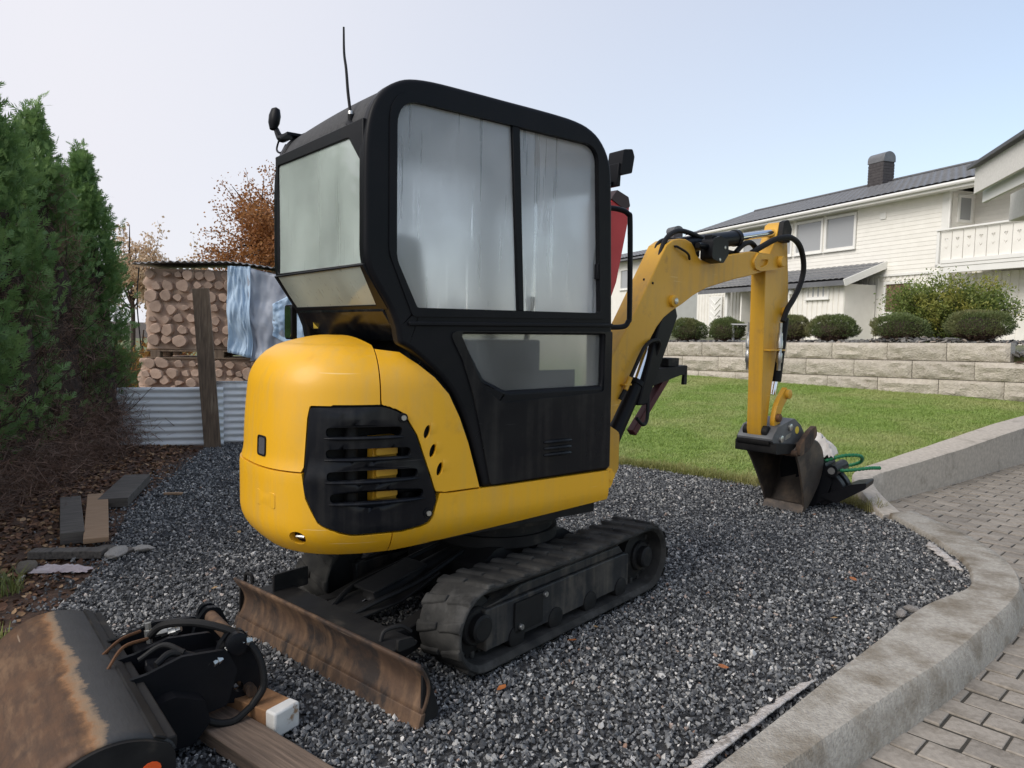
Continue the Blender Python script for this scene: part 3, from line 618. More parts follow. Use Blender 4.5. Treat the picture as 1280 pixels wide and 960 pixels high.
# cab floor, seat, levers
mb = MB(); mb.box((-.28, 0, .74), (1.0, .84, .06)); mb.box((-.62, 0, .92), (.26, .84, .34)); mb.build('cab_floor', MT['black'], EX, bevel=.01)
st = MB(); st.prism(rounded([(-.60, 1.12), (-.18, 1.12), (-.14, 1.18), (-.18, 1.24), (-.56, 1.22)], .03, 3), -.23, .23, lambda a, b, h: (a, h, b)); seat = st.build('seat', MT['fabric'], EX, bevel=.03, segs=3)
st = MB(); st.prism(rounded([(-.60, 1.20), (-.48, 1.20), (-.56, 1.72), (-.66, 1.74), (-.70, 1.66)], .03, 3), -.22, .22, lambda a, b, h: (a, h, b)); st.build('seat_back', MT['fabric'], seat, bevel=.03, segs=3)
for sg in (-1, 1):
    lv = MB(); lv.box((-.22, sg * .33, 1.18), (.34, .14, .26)); lv.tube([(-.08, sg * .33, 1.30), (-.06, sg * .33, 1.42), (-.05, sg * .32, 1.50)], [.012, .012, .024], 10, smooth=3); lv.build('control_console', MT['black'], EX, bevel=.04, segs=3)

# ------------------------------------------------------------------ fittings on the cab
mb = MB(); mb.tube([(.285, -.40, 1.924), (.40, -.40, 1.93), (.47, -.40, 1.915), (.487, -.40, 1.86), (.500, -.40, 1.46), (.492, -.40, 1.40), (.45, -.40, 1.375), (.29, -.40, 1.372)], .013, 10, smooth=5); mb.build('grab_handle', MT['black'], EX)
wl = MB(); wl.prism(rounded([(.455, 2.10), (.53, 2.12), (.545, 2.20), (.53, 2.235), (.47, 2.225)], .012, 3), -.36, -.26, lambda a, b, h: (a, h, b)); wlo = wl.build('work_light', MT['black'], EX, bevel=.008)
wl = MB(); wl.prism([(.44, 2.05), (.462, 2.05), (.468, 2.16), (.448, 2.16)], -.35, -.27, lambda a, b, h: (a, h, b)); wl.bar((.28, -.31, 2.06), (.46, -.31, 2.07), .03, .012); wl.build('light_bracket', MT['black'], wlo, bevel=.003)
an = MB(); an.tube([(-.905, -.30, 2.135), (-.902, -.285, 2.17), (-.90, -.262, 2.24), (-.895, -.235, 2.33), (-.89, -.205, 2.40), (-.885, -.19, 2.50)], [.006, .006, .006, .0055, .005, .004], 8, smooth=5); ao = an.build('antenna', MT['hose'], EX)
an = MB(); an.cyl((-.905, -.30, 2.10), (-.905, -.30, 2.145), .012); an.tube([(-.91, -.30, 2.11), (-.915, -.34, 2.09), (-.91, -.37, 2.075)], .016, 8); an.build('antenna_base', MT['black'], ao)
an = MB(); an.cyl((-.905, -.30, 2.143), (-.904, -.297, 2.156), .011, n=12); an.build('antenna_collar', MT['zinc'], ao)
rl = MB(); rl.lathe([(0, -.055), (.022, -.05), (.036, -.02), (.038, .015), (.028, .045), (0, .058)], T(-.875, .635, 2.335) @ Matrix.Rotation(R(8), 4, 'Y') @ Matrix.Diagonal((.7, 1, 1, 1)), 18); rlo = rl.build('rear_work_lamp', MT['black'], EX)
rl = MB(); rl.tube([(-.87, .63, 2.29), (-.865, .60, 2.25), (-.86, .575, 2.235), (-.85, .50, 2.235)], [.012, .016, .02, .018], 10, smooth=3); rl.box((-.855, .47, 2.225), (.07, .10, .012)); rl.tube([(-.865, .60, 2.235), (-.87, .62, 2.19), (-.87, .56, 2.165), (-.868, .50, 2.19)], .005, 6, smooth=6); rl.build('lamp_arm', MT['black'], rlo)
mi = MB(); mi.prism(rounded([(-.05, -.085), (.05, -.085), (.05, .085), (-.05, .085)], .02, 3), -.015, .012, lambda a, b, h: (-.80 + h, .635 + a, 1.37 + b)); mio = mi.build('mirror', MT['black'], EX, bevel=.008)
mi = MB(); mi.prism(rounded([(-.042, -.077), (.042, -.077), (.042, .077), (-.042, .077)], .016, 3), -.018, -.016, lambda a, b, h: (-.80 + h, .635 + a, 1.37 + b)); mi.build('mirror_glass', surf('mirror_glass', (.8, .82, .84), None, 3, .08, .02, metal=1), mio)
mi = MB(); mi.tube([(-.79, .63, 1.30), (-.70, .60, 1.20), (-.45, .49, 1.20)], .010, 8, smooth=4); mi.build('mirror_arm', MT['black'], mio)
# yellow bracket at the front right corner of the swing frame and the boom swing post
mb = MB(); mb.prism(rounded([(.295, .615), (.335, .615), (.350, .64), (.345, .705), (.295, .71)], .008, 3), -.47, -.36, lambda a, b, h: (a, h, b)); mb.cyl((.325, -.485, .675), (.325, -.35, .675), .022); mb.build('corner_bracket', MT['yellow'], EX, bevel=.004)
mb = MB(BM); mb.prism(rounded([(-.28, .46), (.08, .46), (.20, .60), (.20, .80), (.08, .86), (-.28, .80)], .04, 3), -.12, .12, lambda a, b, h: (a, h, b)); mb.cyl((0, 0, .40), (0, 0, .9), .06); mb.build('swing_post', MT['yellow_old'], EX, bevel=.01)

# ------------------------------------------------------------------ boom, stick, cylinders, bucket
BO = [(-.05, .78), (.02, .98), (.166, 1.224), (.317, 1.416), (.47, 1.635), (.585, 1.80), (.627, 1.859), (.69, 1.892), (.753, 1.905), (.82, 1.908), (.875, 1.895), (.912, 1.865), (.938, 1.826), (.985, 1.797), (1.06, 1.808), (1.179, 1.833), (1.403, 1.869), (1.574, 1.899), (1.70, 1.903), (1.93, 1.905),
      (1.975, 1.888), (1.996, 1.856), (1.975, 1.826), (1.90, 1.808), (1.767, 1.778), (1.607, 1.742), (1.397, 1.705), (1.217, 1.666), (1.063, 1.63), (.917, 1.577), (.808, 1.523), (.702, 1.478), (.62, 1.435), (.555, 1.380), (.509, 1.325), (.444, 1.231), (.181, .872), (.06, .72), (-.03, .72)]
mb = MB(BM); mb.prism(BO, -.088, .045, lambda a, b, h: (a, h, b)); boom = mb.build('boom', MT['yellow_old'], EX, bevel=.006, sharp=25)
def pin(x, z, y0, y1, r, nm, mat, parent):
    mb = MB(BM); mb.lathe([(0, abs(y1 - y0)), (r * .8, abs(y1 - y0)), (r, abs(y1 - y0) * .85), (r, 0), (0, 0)], T(x, y0, z) @ Matrix.Rotation(R(90) if y1 < y0 else R(-90), 4, 'X'), 20); return mb.build(nm, mat, parent)
mb = MB(BM); mb.prism(rounded([(1.60, 1.835), (1.66, 1.895), (1.90, 1.905), (2.0, 1.87), (2.0, 1.83), (1.92, 1.80), (1.70, 1.775), (1.63, 1.785)], .03, 4), -.104, -.086, lambda a, b, h: (a, h, b), [rounded([(1.66, 1.815), (1.70, 1.855), (1.80, 1.862), (1.78, 1.825), (1.70, 1.80)], .012, 3)]); mb.build('reinforcing_boss', MT['yellow_old'], boom, bevel=.006)
pin(1.955, 1.857, -.088, -.135, .040, 'pivot_pin', MT['yellow_old'], boom); pin(.700, 1.535, -.088, -.112, .036, 'cylinder_pin', MT['yellow_old'], boom); pin(.700, 1.535, -.110, -.120, .018, 'pin_end', MT['zinc'], boom)
for (x, z) in ((.245, 1.315), (.33, 1.30)): pin(x + .17, z + .33, -.088, -.093, .007, 'bolt_hole', MT['black'], boom)
mb = MB(BM); mb.tube([(.70, -.088, 1.855), (.715, -.105, 1.85), (.80, -.115, 1.82), (.845, -.10, 1.79)], .007, 8, smooth=5); mb.build('cable', MT['hose'], boom)
# stick cylinder on top of the boom
a0, a1, a2 = Vector((.80, -.02, 1.87)), Vector((1.50, -.02, 1.985)), Vector((2.03, -.02, 2.075))
mb = MB(BM); mb.cyl(a0, a1, .050, n=22); mb.cyl(a1 - (a1 - a0).normalized() * .03, a1 + (a1 - a0).normalized() * .012, .056, n=22); sc1 = mb.build('stick_cylinder', MT['black'], EX, bevel=.004)
mb = MB(BM); mb.cyl(a1, a2, .026, n=18); mb.build('cylinder_rod', MT['chrome'], sc1)
mb = MB(BM); mb.prism(rounded([(.97, 1.80), (1.10, 1.78), (1.16, 1.84), (1.15, 1.92), (1.06, 1.945), (.98, 1.92)], .025, 3), -.175, -.09, lambda a, b, h: (a, h, b)); mb.cyl((.88, -.13, 1.875), (1.0, -.13, 1.875), .018); mb.box((1.02, -.13, 1.93), (.06, .05, .03)); bw = mb.build('boom_work_light', MT['black'], EX, bevel=.01)
pin(1.115, 1.878, -.172, -.178, .010, 'screw', MT['zinc'], bw); pin(1.06, 1.80, -.172, -.178, .010, 'screw', MT['zinc'], bw)
# hoses over the boom
for (pts, r_) in (([(.565, -.06, 1.70), (.60, -.062, 1.80), (.66, -.06, 1.90), (.78, -.055, 1.955), (.93, -.05, 1.955), (1.08, -.055, 1.93), (1.2, -.07, 1.915)], .015), ([(.60, -.01, 1.75), (.64, -.012, 1.86), (.72, -.01, 1.90), (.85, .0, 1.91)], .014), ([(1.47, -.04, 1.885), (1.54, -.05, 1.94), (1.63, -.05, 1.965), (1.72, -.04, 1.945), (1.76, -.03, 1.91)], .018),
                  ([(1.64, -.06, 1.895), (1.74, -.09, 1.95), (1.88, -.12, 2.01), (2.05, -.135, 2.03), (2.20, -.13, 1.98), (2.29, -.12, 1.86), (2.285, -.11, 1.74), (2.20, -.105, 1.62), (2.11, -.10, 1.53), (2.06, -.095, 1.44)], .020), ([(1.30, -.02, 1.87), (1.38, -.02, 1.885), (1.48, -.02, 1.885)], .014)):
    mb = MB(BM); mb.tube(pts, r_, 10, smooth=7); mb.build('hydraulic_hose', MT['hose'], EX)
mb = MB(BM); mb.cyl((.555, -.06, 1.675), (.578, -.06, 1.735), .022, n=12); mb.cyl((.60, -.01, 1.70), (.612, -.01, 1.77), .022, n=12); mb.build('hose_grommet', MT['black'], boom)
# stick
SK = [(1.845, 1.77), (1.842, 1.84), (1.93, 1.96), (1.985, 2.06), (2.01, 2.125), (2.06, 2.150), (2.11, 2.135), (2.135, 2.085), (2.15, 1.99), (2.185, 1.75), (2.20, 1.58), (2.185, 1.50), (2.13, 1.43), (2.095, 1.36), (2.02, 1.03), (2.0, .94), (1.965, .70), (1.955, .645), (1.93, .615), (1.89, .62), (1.875, .66), (1.872, .80), (1.855, 1.4)]
mb = MB(BM); mb.prism(SK, -.060, .050, lambda a, b, h: (a, h, b)); stick = mb.build('dipper_stick', MT['yellow_old'], EX, bevel=.005, sharp=25)
pin(2.075, 2.095, -.060, -.092, .044, 'rod_pin', MT['rust_bright'], stick); pin(2.135, 1.512, -.06, -.082, .034, 'cylinder_pin', MT['yellow_old'], stick); pin(2.135, 1.512, -.082, -.09, .016, 'pin_end', MT['zinc'], stick)
mb = MB(BM); mb.prism(rounded([(1.985, 2.0), (2.10, 2.0), (2.13, 2.10), (2.07, 2.165), (2.0, 2.14)], .03, 3), -.10, -.062, lambda a, b, h: (a, h, b)); mb.build('rod_eye_plate', MT['black_steel'], stick, bevel=.006)
mb = MB(BM); mb.box((1.98, -.085, 1.235), (.22, .05, .010)); mb.build('hose_bracket', MT['yellow_old'], stick, bevel=.002)
for (x, y_) in ((2.02, -.10), (1.89, .07)):
    mb = MB(BM)
    mb.lathe([(0, .34), (.012, .34), (.012, .27), (.018, .265), (.018, .22), (.022, .21), (.022, .16), (.015, .155), (.015, .13), (.021, .12), (.021, .06), (.014, .05), (.014, .0), (0, 0)], T(x, y_, 1.09), 12); mb.build('hose_coupling', MT['zinc'], stick)
mb = MB(BM); mb.cyl((2.245, -.005, 1.47), (2.165, -.005, 1.00), .042, n=20); mb.cyl((2.17, -.005, 1.53), (2.235, -.005, 1.44), .036, n=16); bc = mb.build('bucket_cylinder', MT['black'], EX, bevel=.004)
mb = MB(BM); mb.cyl((2.165, -.005, 1.0), (2.135, -.005, .90), .022, n=16); mb.build('cylinder_rod', MT['chrome'], bc)
mb = MB(BM); lk = cr([(2.15, 0, .93), (2.11, 0, .90), (2.04, 0, .83), (2.005, 0, .74), (2.01, 0, .70)], 5); L2 = []
for i, p in enumerate(lk):
    d = (lk[min(i + 1, len(lk) - 1)] - lk[max(i - 1, 0)]).normalized(); L2.append((p, Vector((-d.z, 0, d.x)) * .040))
lo = [((p + q).x, (p + q).z) for p, q in L2] + [((p - q).x, (p - q).z) for p, q in L2[::-1]]
for ya, yb in ((-.115, -.080), (.06, .09)):
    mb = MB(BM); mb.prism(lo, ya, yb, lambda a, b, h: (a, h, b)); mb.build('bucket_link', MT['yellow_old'], EX, bevel=.006)
pin(2.14, .915, -.115, -.14, .035, 'link_pin', MT['yellow_old'], stick); pin(2.005, .75, -.115, -.14, .03, 'link_pin', MT['rust_bright'], stick); pin(1.92, .655, .05, .09, .04, 'stick_pin', MT['black_steel'], stick); pin(1.92, .655, -.06, -.10, .04, 'stick_pin', MT['black_steel'], stick)
# quick coupler
mb = MB(BM); mb.prism(rounded([(1.86, .60), (1.93, .56), (2.20, .52), (2.36, .50), (2.40, .58), (2.30, .68), (2.20, .735), (2.06, .71), (1.95, .69)], .025, 3), -.15, .12, lambda a, b, h: (a, h, b)); qc = mb.build('quick_coupler', MT['grey_cast'], EX, bevel=.014)
for (x, z) in ((2.13, .675), (2.0, .60)): pin(x, z, -.15, -.165, .026, 'coupler_pin', MT['zinc'], qc)
mb = MB(BM); mb.prism([(2.245 + .028 * math.cos(a), .645 + .028 * math.sin(a)) for a in np.linspace(0, 2 * math.pi, 16)[:-1]], -.150, -.1525, lambda a, b, h: (a, h, b)); mb.build('round_label', MT['sticker_y'], qc)
mb = MB(BM); mb.prism(rounded([(2.06, .585), (2.14, .60), (2.16, .635), (2.08, .62)], .006, 2), -.150, -.1525, lambda a, b, h: (a, h, b)); mb.build('plate_label', MT['zinc'], qc)
mb = MB(BM); mb.prism(rounded([(1.90, .50), (2.36, .47), (2.36, .53), (1.90, .58)], .012, 3), -.17, .15, lambda a, b, h: (a, h, b)); mb.cyl((1.92, -.12, .585), (1.92, .13, .585), .04); mb.build('coupler_frame', MT['black_steel'], qc, bevel=.008)
# digging bucket, mouth towards the tracks, standing on its lip
SH = cr([(2.16, 0, .50), (2.28, 0, .555), (2.45, 0, .55), (2.58, 0, .47), (2.635, 0, .34), (2.60, 0, .20), (2.50, 0, .07), (2.41, 0, -.004)], 5)
def bw_(z): return .152 + .045 * max(z, 0) / .5
mb = MB(BM); mb.sheet([[(p.x, y_ * bw_(p.z), p.z) for y_ in np.linspace(-1, 1, 9)] for p in SH]); bk = mb.build('digging_bucket', MT['bucket_steel'], EX, solid=.016, sharp=60)
so = [(p.x, p.z) for p in SH] + [(2.37, .12), (2.30, .25), (2.22, .38), (2.15, .47)]
for sg in (-1, 1):
    mb = MB(BM); mb.prism(so, -.008, .008, lambda a, b, h: (a, sg * (bw_(b)) + h, b)); mb.build('bucket_side', MT['bucket_steel'], bk, bevel=.003)
mb = MB(BM); mb.prism([(2.37, -.005), (2.43, -.005), (2.43, .06), (2.40, .06)], -.16, .16, lambda a, b, h: (a, h, b)); mb.build('bucket_lip', MT['bucket_steel'], bk, bevel=.003)
mb = MB(BM); mb.tube([(2.15, -.21, .485), (2.15, .21, .485)], .024, 12); mb.build('bucket_top_bar', MT['rust'], bk)
mb = MB(BM); mb.prism(rounded([(2.14, .46), (2.30, .50), (2.42, .60), (2.40, .68), (2.30, .64), (2.16, .55)], .03, 3), -.225, -.19, lambda a, b, h: (a, h, b)); mb.build('bucket_ear', MT['rust'], bk, bevel=.008)
# lift cylinder under the boom with its guard and the bracket beside it
mb = MB(BM); mb.cyl((.16, -.02, .60), (.46, -.02, 1.04), .046, n=20); mb.cyl((.455, -.02, 1.035), (.475, -.02, 1.06), .052, n=20); lc = mb.build('lift_cylinder', MT['black'], EX, bevel=.004)
mb = MB(BM); mb.cyl((.46, -.02, 1.05), (.70, -.02, 1.52), .026, n=16); mb.build('cylinder_rod', MT['chrome'], lc)
mb = MB(BM); mb.prism([(.42, .93), (.50, .93), (.78, 1.45), (.76, 1.50), (.66, 1.50), (.60, 1.40)], -.075, .04, lambda a, b, h: (a, h, b)); mb.build('cylinder_guard', MT['black'], EX, bevel=.008)
mb = MB(BM); mb.prism(rounded([(.50, 1.02), (.86, 1.09), (.92, 1.09), (.93, 1.15), (.52, 1.13)], .012, 2), -.06, .06, lambda a, b, h: (a, h, b)); mb.box((.80, 0, 1.17), (.11, .09, .05)); mb.prism([(.89, 1.03), (.925, 1.03), (.925, 1.12), (.90, 1.12)], -.06, -.04, lambda a, b, h: (a, h, b)); mb.build('guard_bracket', MT['black_steel'], EX, bevel=.006)
mb = MB(BM); mb.bar((.46, .0, .76), (.78, .0, 1.08), .05, .045); mb.build('guard_strut', surf('dark_red_strut', (.09, .012, .014), (.05, .01, .012), 6, .6), EX, bevel=.006)
for pts in ([(.22, -.10, .98), (.27, -.115, 1.07), (.31, -.12, 1.14), (.42, -.11, 1.27), (.52, -.10, 1.305), (.585, -.09, 1.285), (.585, -.06, 1.20)], [(.40, -.08, .86), (.45, -.09, .82), (.50, -.08, .85), (.53, -.06, .95), (.54, -.05, 1.05)]):
    mb = MB(BM); mb.tube(pts, .011, 8, smooth=7); mb.build('hydraulic_hose', MT['hose'], EX)
mb = MB(BM); mb.box((.262, -.105, 1.06), (.06, .035, .010)); mb.cyl((.25, -.11, 1.03), (.285, -.115, 1.10), .015, n=12); mb.build('hose_clamp', MT['yellow_old'], boom, bevel=.002)
# red arm standing between cab and boom
mb = MB(BM); mb.prism(rounded([(.10, 1.50), (.16, 1.50), (.22, 1.62), (.305, 1.95), (.315, 2.04), (.29, 2.085), (.20, 2.10), (.14, 2.02)], .02, 3), -.05, .03, lambda a, b, h: (a, h, b)); ra = mb.build('red_lever_arm', MT['red'], EX, bevel=.006)
mb = MB(BM); mb.prism(rounded([(.15, 2.06), (.27, 2.02), (.318, 2.04), (.30, 2.09), (.20, 2.115)], .01, 2), -.056, .036, lambda a, b, h: (a, h, b)); mb.build('arm_cap', surf('dark_cap', (.03, .012, .014), None, 4, .5), ra, bevel=.004)
# ================================================================== the setting: ground, gravel, kerb, driveway, lawn
MT['earth'] = surf('earth', (.045, .032, .022), (.075, .052, .036), 3, .95, .04, c3=(.06, .06, .03), s3=.4, bump=.5, bscale=12, bdist=.03)
MT['gravel_bed'] = surf('fine_gravel', (.020, .021, .023), (.055, .056, .058), 70, .9, .06, bump=.8, bscale=90, bdist=.012, c3=(.085, .082, .078), s3=2.2, t3=(.5, .75))
MT['soil'] = surf('litter_soil', (.060, .034, .023), (.105, .060, .038), 30, .95, .04, bump=.8, bscale=40, bdist=.02, c3=(.025, .016, .012), s3=4)
MT['concrete'] = surf('weathered_concrete', (.47, .435, .375), (.33, .30, .26), 55, .9, .06, bump=.9, bscale=110, bdist=.008, c3=(.185, .15, .105), s3=3.6, t3=(.45, .66))
MT['concrete_pale'] = surf('pale_concrete', (.54, .48, .41), (.40, .355, .30), 30, .9, .05, bump=.45, bscale=50, bdist=.006, c3=(.25, .22, .18), s3=3.2, t3=(.55, .72))
MT['paver'] = surf('concrete_paver', (.335, .295, .25), (.255, .225, .19), 40, .92, .05, bump=.55, bscale=120, bdist=.004, c3=(.16, .135, .105), s3=5, t3=(.5, .72), rand=.16)
MT['joint_sand'] = surf('joint_sand', (.034, .031, .025), (.058, .052, .040), 50, .97, .03, bump=.4, bscale=80, bdist=.006)
MT['lawn_soil'] = surf('lawn_thatch', (.20, .26, .07), (.27, .32, .10), 20, .95, .04, c3=(.20, .19, .07), s3=1.2, t3=(.55, .75))

def poly_sheet(name, outline, z, mat, kind='structure', thick=.15, step=None, zf=None):
    mb = MB(); f = (lambda a, b, h: (a, b, (zf(a, b) if zf else z) + h)); mb.prism(outline, -thick, 0, f, step=step)
    o = mb.build(name, mat, sharp=40); o['kind'] = kind; return o
gnd = MB(); gnd.add([(-900, -60, -.34), (900, -60, -.34), (900, 1500, -.34), (-900, 1500, -.34)], [(0, 1, 2, 3)]); go = gnd.build('ground', MT['earth']); go['kind'] = 'structure'

KIN = [(-.62, .90), (.60, 2.09), (1.29, 2.76), (2.01, 3.45), (2.42, 3.74), (2.61, 4.0), (2.73, 4.3), (2.80, 4.78), (2.83, 5.31)]
KOUT = [(-.50, .97), (.96, 2.205), (1.39, 2.555), (1.85, 2.92), (2.51, 3.52), (2.77, 3.82), (2.95, 4.16), (3.05, 4.56), (3.07, 5.00), (3.06, 5.40)]
def resample(P, n):
    P = [Vector((*p, 0)) for p in P]; C_ = cr(P, 8); d = [0]
    for i in range(1, len(C_)): d.append(d[-1] + (C_[i] - C_[i - 1]).length)
    t = np.linspace(0, d[-1], n); return [(float(np.interp(q, d, [c.x for c in C_])), float(np.interp(q, d, [c.y for c in C_]))) for q in t]
NK = 90; ki, ko = resample(KIN, NK), resample(KOUT, NK)
def nz3(x, y, z, s=1.0): return noise.noise((x * s, y * s, z * s))
mb = MB(); rings = []
for i in range(NK):
    (xi, yi), (xo, yo_) = ki[i], ko[i]; t = i / (NK - 1)
    ch = .004 + .006 * max(0, nz3(xo, yo_, 1, 9)); zt = .032 + .006 * nz3(xo, yo_, 0, 1.5)
    vx, vy = xo - xi, yo_ - yi; L_ = math.hypot(vx, vy); vx /= L_; vy /= L_
    ring = [(xi + vx * .004, yi + vy * .004, -.20), (xi, yi, zt - .014), (xi + vx * .012, yi + vy * .012, zt)]
    for q in (.25, .5, .75): ring.append((xi + vx * L_ * q, yi + vy * L_ * q, zt + .003 * nz3(xi + vx * q, yi + vy * q, 4, 14)))
    ring += [(xo - vx * (.010 + ch), yo_ - vy * (.010 + ch), zt), (xo, yo_, zt - .010 - ch)]
    for q in (.3, .6): ring.append((xo + vx * .05 * q + vx * .004 * nz3(xo, yo_, q * 3, 12), yo_ + vy * .05 * q, zt - .15 * q))
    ring.append((xo + vx * .055, yo_ + vy * .055, -.24)); rings.append(ring)
mb.sheet(rings); nr = len(rings[0])
mb.add(rings[0], [tuple(range(nr))]); mb.add(rings[-1], [tuple(range(nr))[::-1]])
kerb = mb.build('kerb', MT['concrete'], sharp=50); kerb['kind'] = 'structure'
# low garden wall beyond it, rising with the lawn; apron slopes down to the kerb
WIN_ = [(2.76, 5.27), (2.80, 5.66), (2.86, 5.95), (2.98, 6.22), (3.29, 6.55), (4.60, 7.66), (6.69, 9.40), (9.2, 11.4)]
WOUT_ = [(2.95, 5.36), (2.965, 5.60), (2.985, 5.83), (3.08, 6.08), (3.37, 6.34), (4.606, 7.284), (6.037, 8.426), (9.6, 11.1)]
WZ = [.026, .060, .115, .148, .165, .226, .311, .43]
n_w = 70; wi, wo = resample(WIN_, n_w), resample(WOUT_, n_w)
dz = [math.hypot(b[0] - a[0], b[1] - a[1]) for a, b in zip(WOUT_, WOUT_[1:])]; cum = np.concatenate([[0], np.cumsum(dz)])
mb = MB(); rings = []
for i in range(n_w):
    (xi, yi), (xo, yo_) = wi[i], wo[i]; zt = float(np.interp(i / (n_w - 1) * cum[-1], cum, WZ)) + .004 * nz3(xo, yo_, 2, 2)
    ch = .005 + .008 * max(0, nz3(xo, yo_, 5, 7))
    rings.append([(xi, yi, -.22), (xi, yi, zt - .012), (xi + (xo - xi) * .05, yi + (yo_ - yi) * .05, zt)] + [(xi + (xo - xi) * q, yi + (yo_ - yi) * q, zt + .003 * nz3(xi + q, yi + q, 3, 12)) for q in (.3, .6)] +
                 [(xo + (xi - xo) * .05, yo_ + (yi - yo_) * .05, zt), (xo, yo_, zt - ch)] + [(xo + .004 * nz3(xo, yo_, q * 4, 10), yo_, zt - ch - (zt + .22) * q) for q in (.35, .7, 1)])
mb.sheet(rings); nr = len(rings[0]); mb.add(rings[0], [tuple(range(nr))]); mb.add(rings[-1], [tuple(range(nr))[::-1]])
lw = mb.build('low_garden_wall', MT['concrete_pale'], sharp=50); tag(lw, 'low weathered concrete wall edging the lawn above the paved driveway', 'wall')

# gravel bed and stones
LAWN_EDGE = [(2.79, 5.62), (2.62, 5.95), (2.17, 6.42), (1.65, 6.88), (1.15, 7.29), (.3, 7.95), (-.6, 8.75)]
SOIL_EDGE = [(-3.35, 7.85), (-3.2, 7.2), (-3.0, 6.2), (-2.78, 5.2), (-2.42, 4.3), (-2.25, 3.8), (-2.10, 3.2), (-2.0, 2.4), (-1.95, 1.4), (-1.9, .6)]
GR = [(p[0] + .02, p[1] - .02) for p in KIN] + [(2.76, 5.45)] + LAWN_EDGE + [(-.6, 9.6), (-3.35, 9.6)] + SOIL_EDGE + [(-.9, .6)]
poly_sheet('gravel_bed', GR, -.012, MT['gravel_bed'])
SO = [(-3.35, 9.6)] + SOIL_EDGE + [(-2.6, .6), (-9, .6), (-9, 9.6)]
def soil_z(a, b): return -.016 + .05 * max(0, min(1, (-2.6 - a + (b - 4) * -.2) / 1.2)) + .012 * nz3(a, b, 0, 2.2)
poly_sheet('soil', SO, 0, MT['soil'], step=.22, zf=soil_z)
poly_sheet('meadow', [(-60, 9.6), (2, 9.6), (2, 60), (-60, 60)], -.02, surf('meadow_grass', (.11, .14, .05), (.16, .17, .07), 4, .95, .04, c3=(.14, .11, .06), s3=.5))

def in_poly(P, poly):
    x, y = P[:, 0], P[:, 1]; c = np.zeros(len(P), bool); n = len(poly); j = n - 1
    for i in range(n):
        xi, yi = poly[i]; xj, yj = poly[j]
        m = ((yi > y) != (yj > y)) & (x < (xj - xi) * (y - yi) / (yj - yi + 1e-12) + xi); c ^= m; j = i
    return c
def scatter(name, pts, rot, scl, sources, kind='stuff', label=None, cat=None):
    """one object: geometry nodes put a small mesh on every stored point"""
    me = bpy.data.meshes.new(name); me.vertices.add(len(pts)); me.vertices.foreach_set('co', np.asarray(pts, np.float32).ravel())
    a = me.attributes.new('rot', 'FLOAT_VECTOR', 'POINT'); a.data.foreach_set('vector', np.asarray(rot, np.float32).ravel())
    a = me.attributes.new('scl', 'FLOAT_VECTOR', 'POINT'); a.data.foreach_set('vector', np.asarray(scl, np.float32).ravel())
    a = me.attributes.new('pick', 'INT', 'POINT'); a.data.foreach_set('value', rng.integers(0, len(sources), len(pts)).astype(np.int32))
    for s in sources:
        if s.data.materials and s.data.materials[0] not in list(me.materials): me.materials.append(s.data.materials[0])
    o = bpy.data.objects.new(name, me); link(o)
    g = bpy.data.node_groups.new(name, 'GeometryNodeTree'); g.interface.new_socket('Geometry', in_out='INPUT', socket_type='NodeSocketGeometry'); g.interface.new_socket('Geometry', in_out='OUTPUT', socket_type='NodeSocketGeometry')
    N, L = g.nodes, g.links; gi = N.new('NodeGroupInput'); go_ = N.new('NodeGroupOutput'); ip = N.new('GeometryNodeInstanceOnPoints'); jn = N.new('GeometryNodeJoinGeometry')
    for s in sources:
        oi = N.new('GeometryNodeObjectInfo'); oi.inputs['Object'].default_value = s; oi.inputs['As Instance'].default_value = True; L.new(oi.outputs['Geometry'], jn.inputs[0])
    def att(nm, ty):
        n = N.new('GeometryNodeInputNamedAttribute'); n.data_type = ty; n.inputs['Name'].default_value = nm; return n.outputs[0]
    e2r = N.new('FunctionNodeEulerToRotation'); L.new(att('rot', 'FLOAT_VECTOR'), e2r.inputs[0])
    L.new(gi.outputs[0], ip.inputs['Points']); L.new(jn.outputs[0], ip.inputs['Instance']); ip.inputs['Pick Instance'].default_value = True
    L.new(att('pick', 'INT'), ip.inputs['Instance Index']); L.new(e2r.outputs[0], ip.inputs['Rotation']); L.new(att('scl', 'FLOAT_VECTOR'), ip.inputs['Scale']); L.new(ip.outputs[0], go_.inputs[0])
    m = o.modifiers.new('scatter', 'NODES'); m.node_group = g
    o['kind'] = kind
    if label: o['label'] = label
    if cat: o['category'] = cat
    return o
def stone_mat(name, ramp, rough=.8):
    m = bpy.data.materials.new(name); m.use_nodes = True; N, L = nodes(m); p = N['Principled BSDF']; p.inputs['Roughness'].default_value = rough
    oi = N.new('ShaderNodeObjectInfo'); cr_ = N.new('ShaderNodeValToRGB'); L.new(oi.outputs['Random'], cr_.inputs[0])
    e = cr_.color_ramp.elements
    while len(e) < len(ramp): e.new(.5)
    for q, (pos, c) in zip(e, ramp): q.position = pos; q.color = (*c, 1)
    tc = N.new('ShaderNodeTexCoord'); nz = N.new('ShaderNodeTexNoise'); nz.inputs['Scale'].default_value = 2.2; nz.inputs['Detail'].default_value = 4; L.new(tc.outputs['Object'], nz.inputs['Vector'])
    hs = N.new('ShaderNodeHueSaturation'); mr = N.new('ShaderNodeMapRange'); mr.inputs['To Min'].default_value = .65; mr.inputs['To Max'].default_value = 1.4; L.new(nz.outputs['Fac'], mr.inputs['Value']); L.new(mr.outputs[0], hs.inputs['Value']); L.new(cr_.outputs[0], hs.inputs['Color']); L.new(hs.outputs[0], p.inputs['Base Color'])
    return m
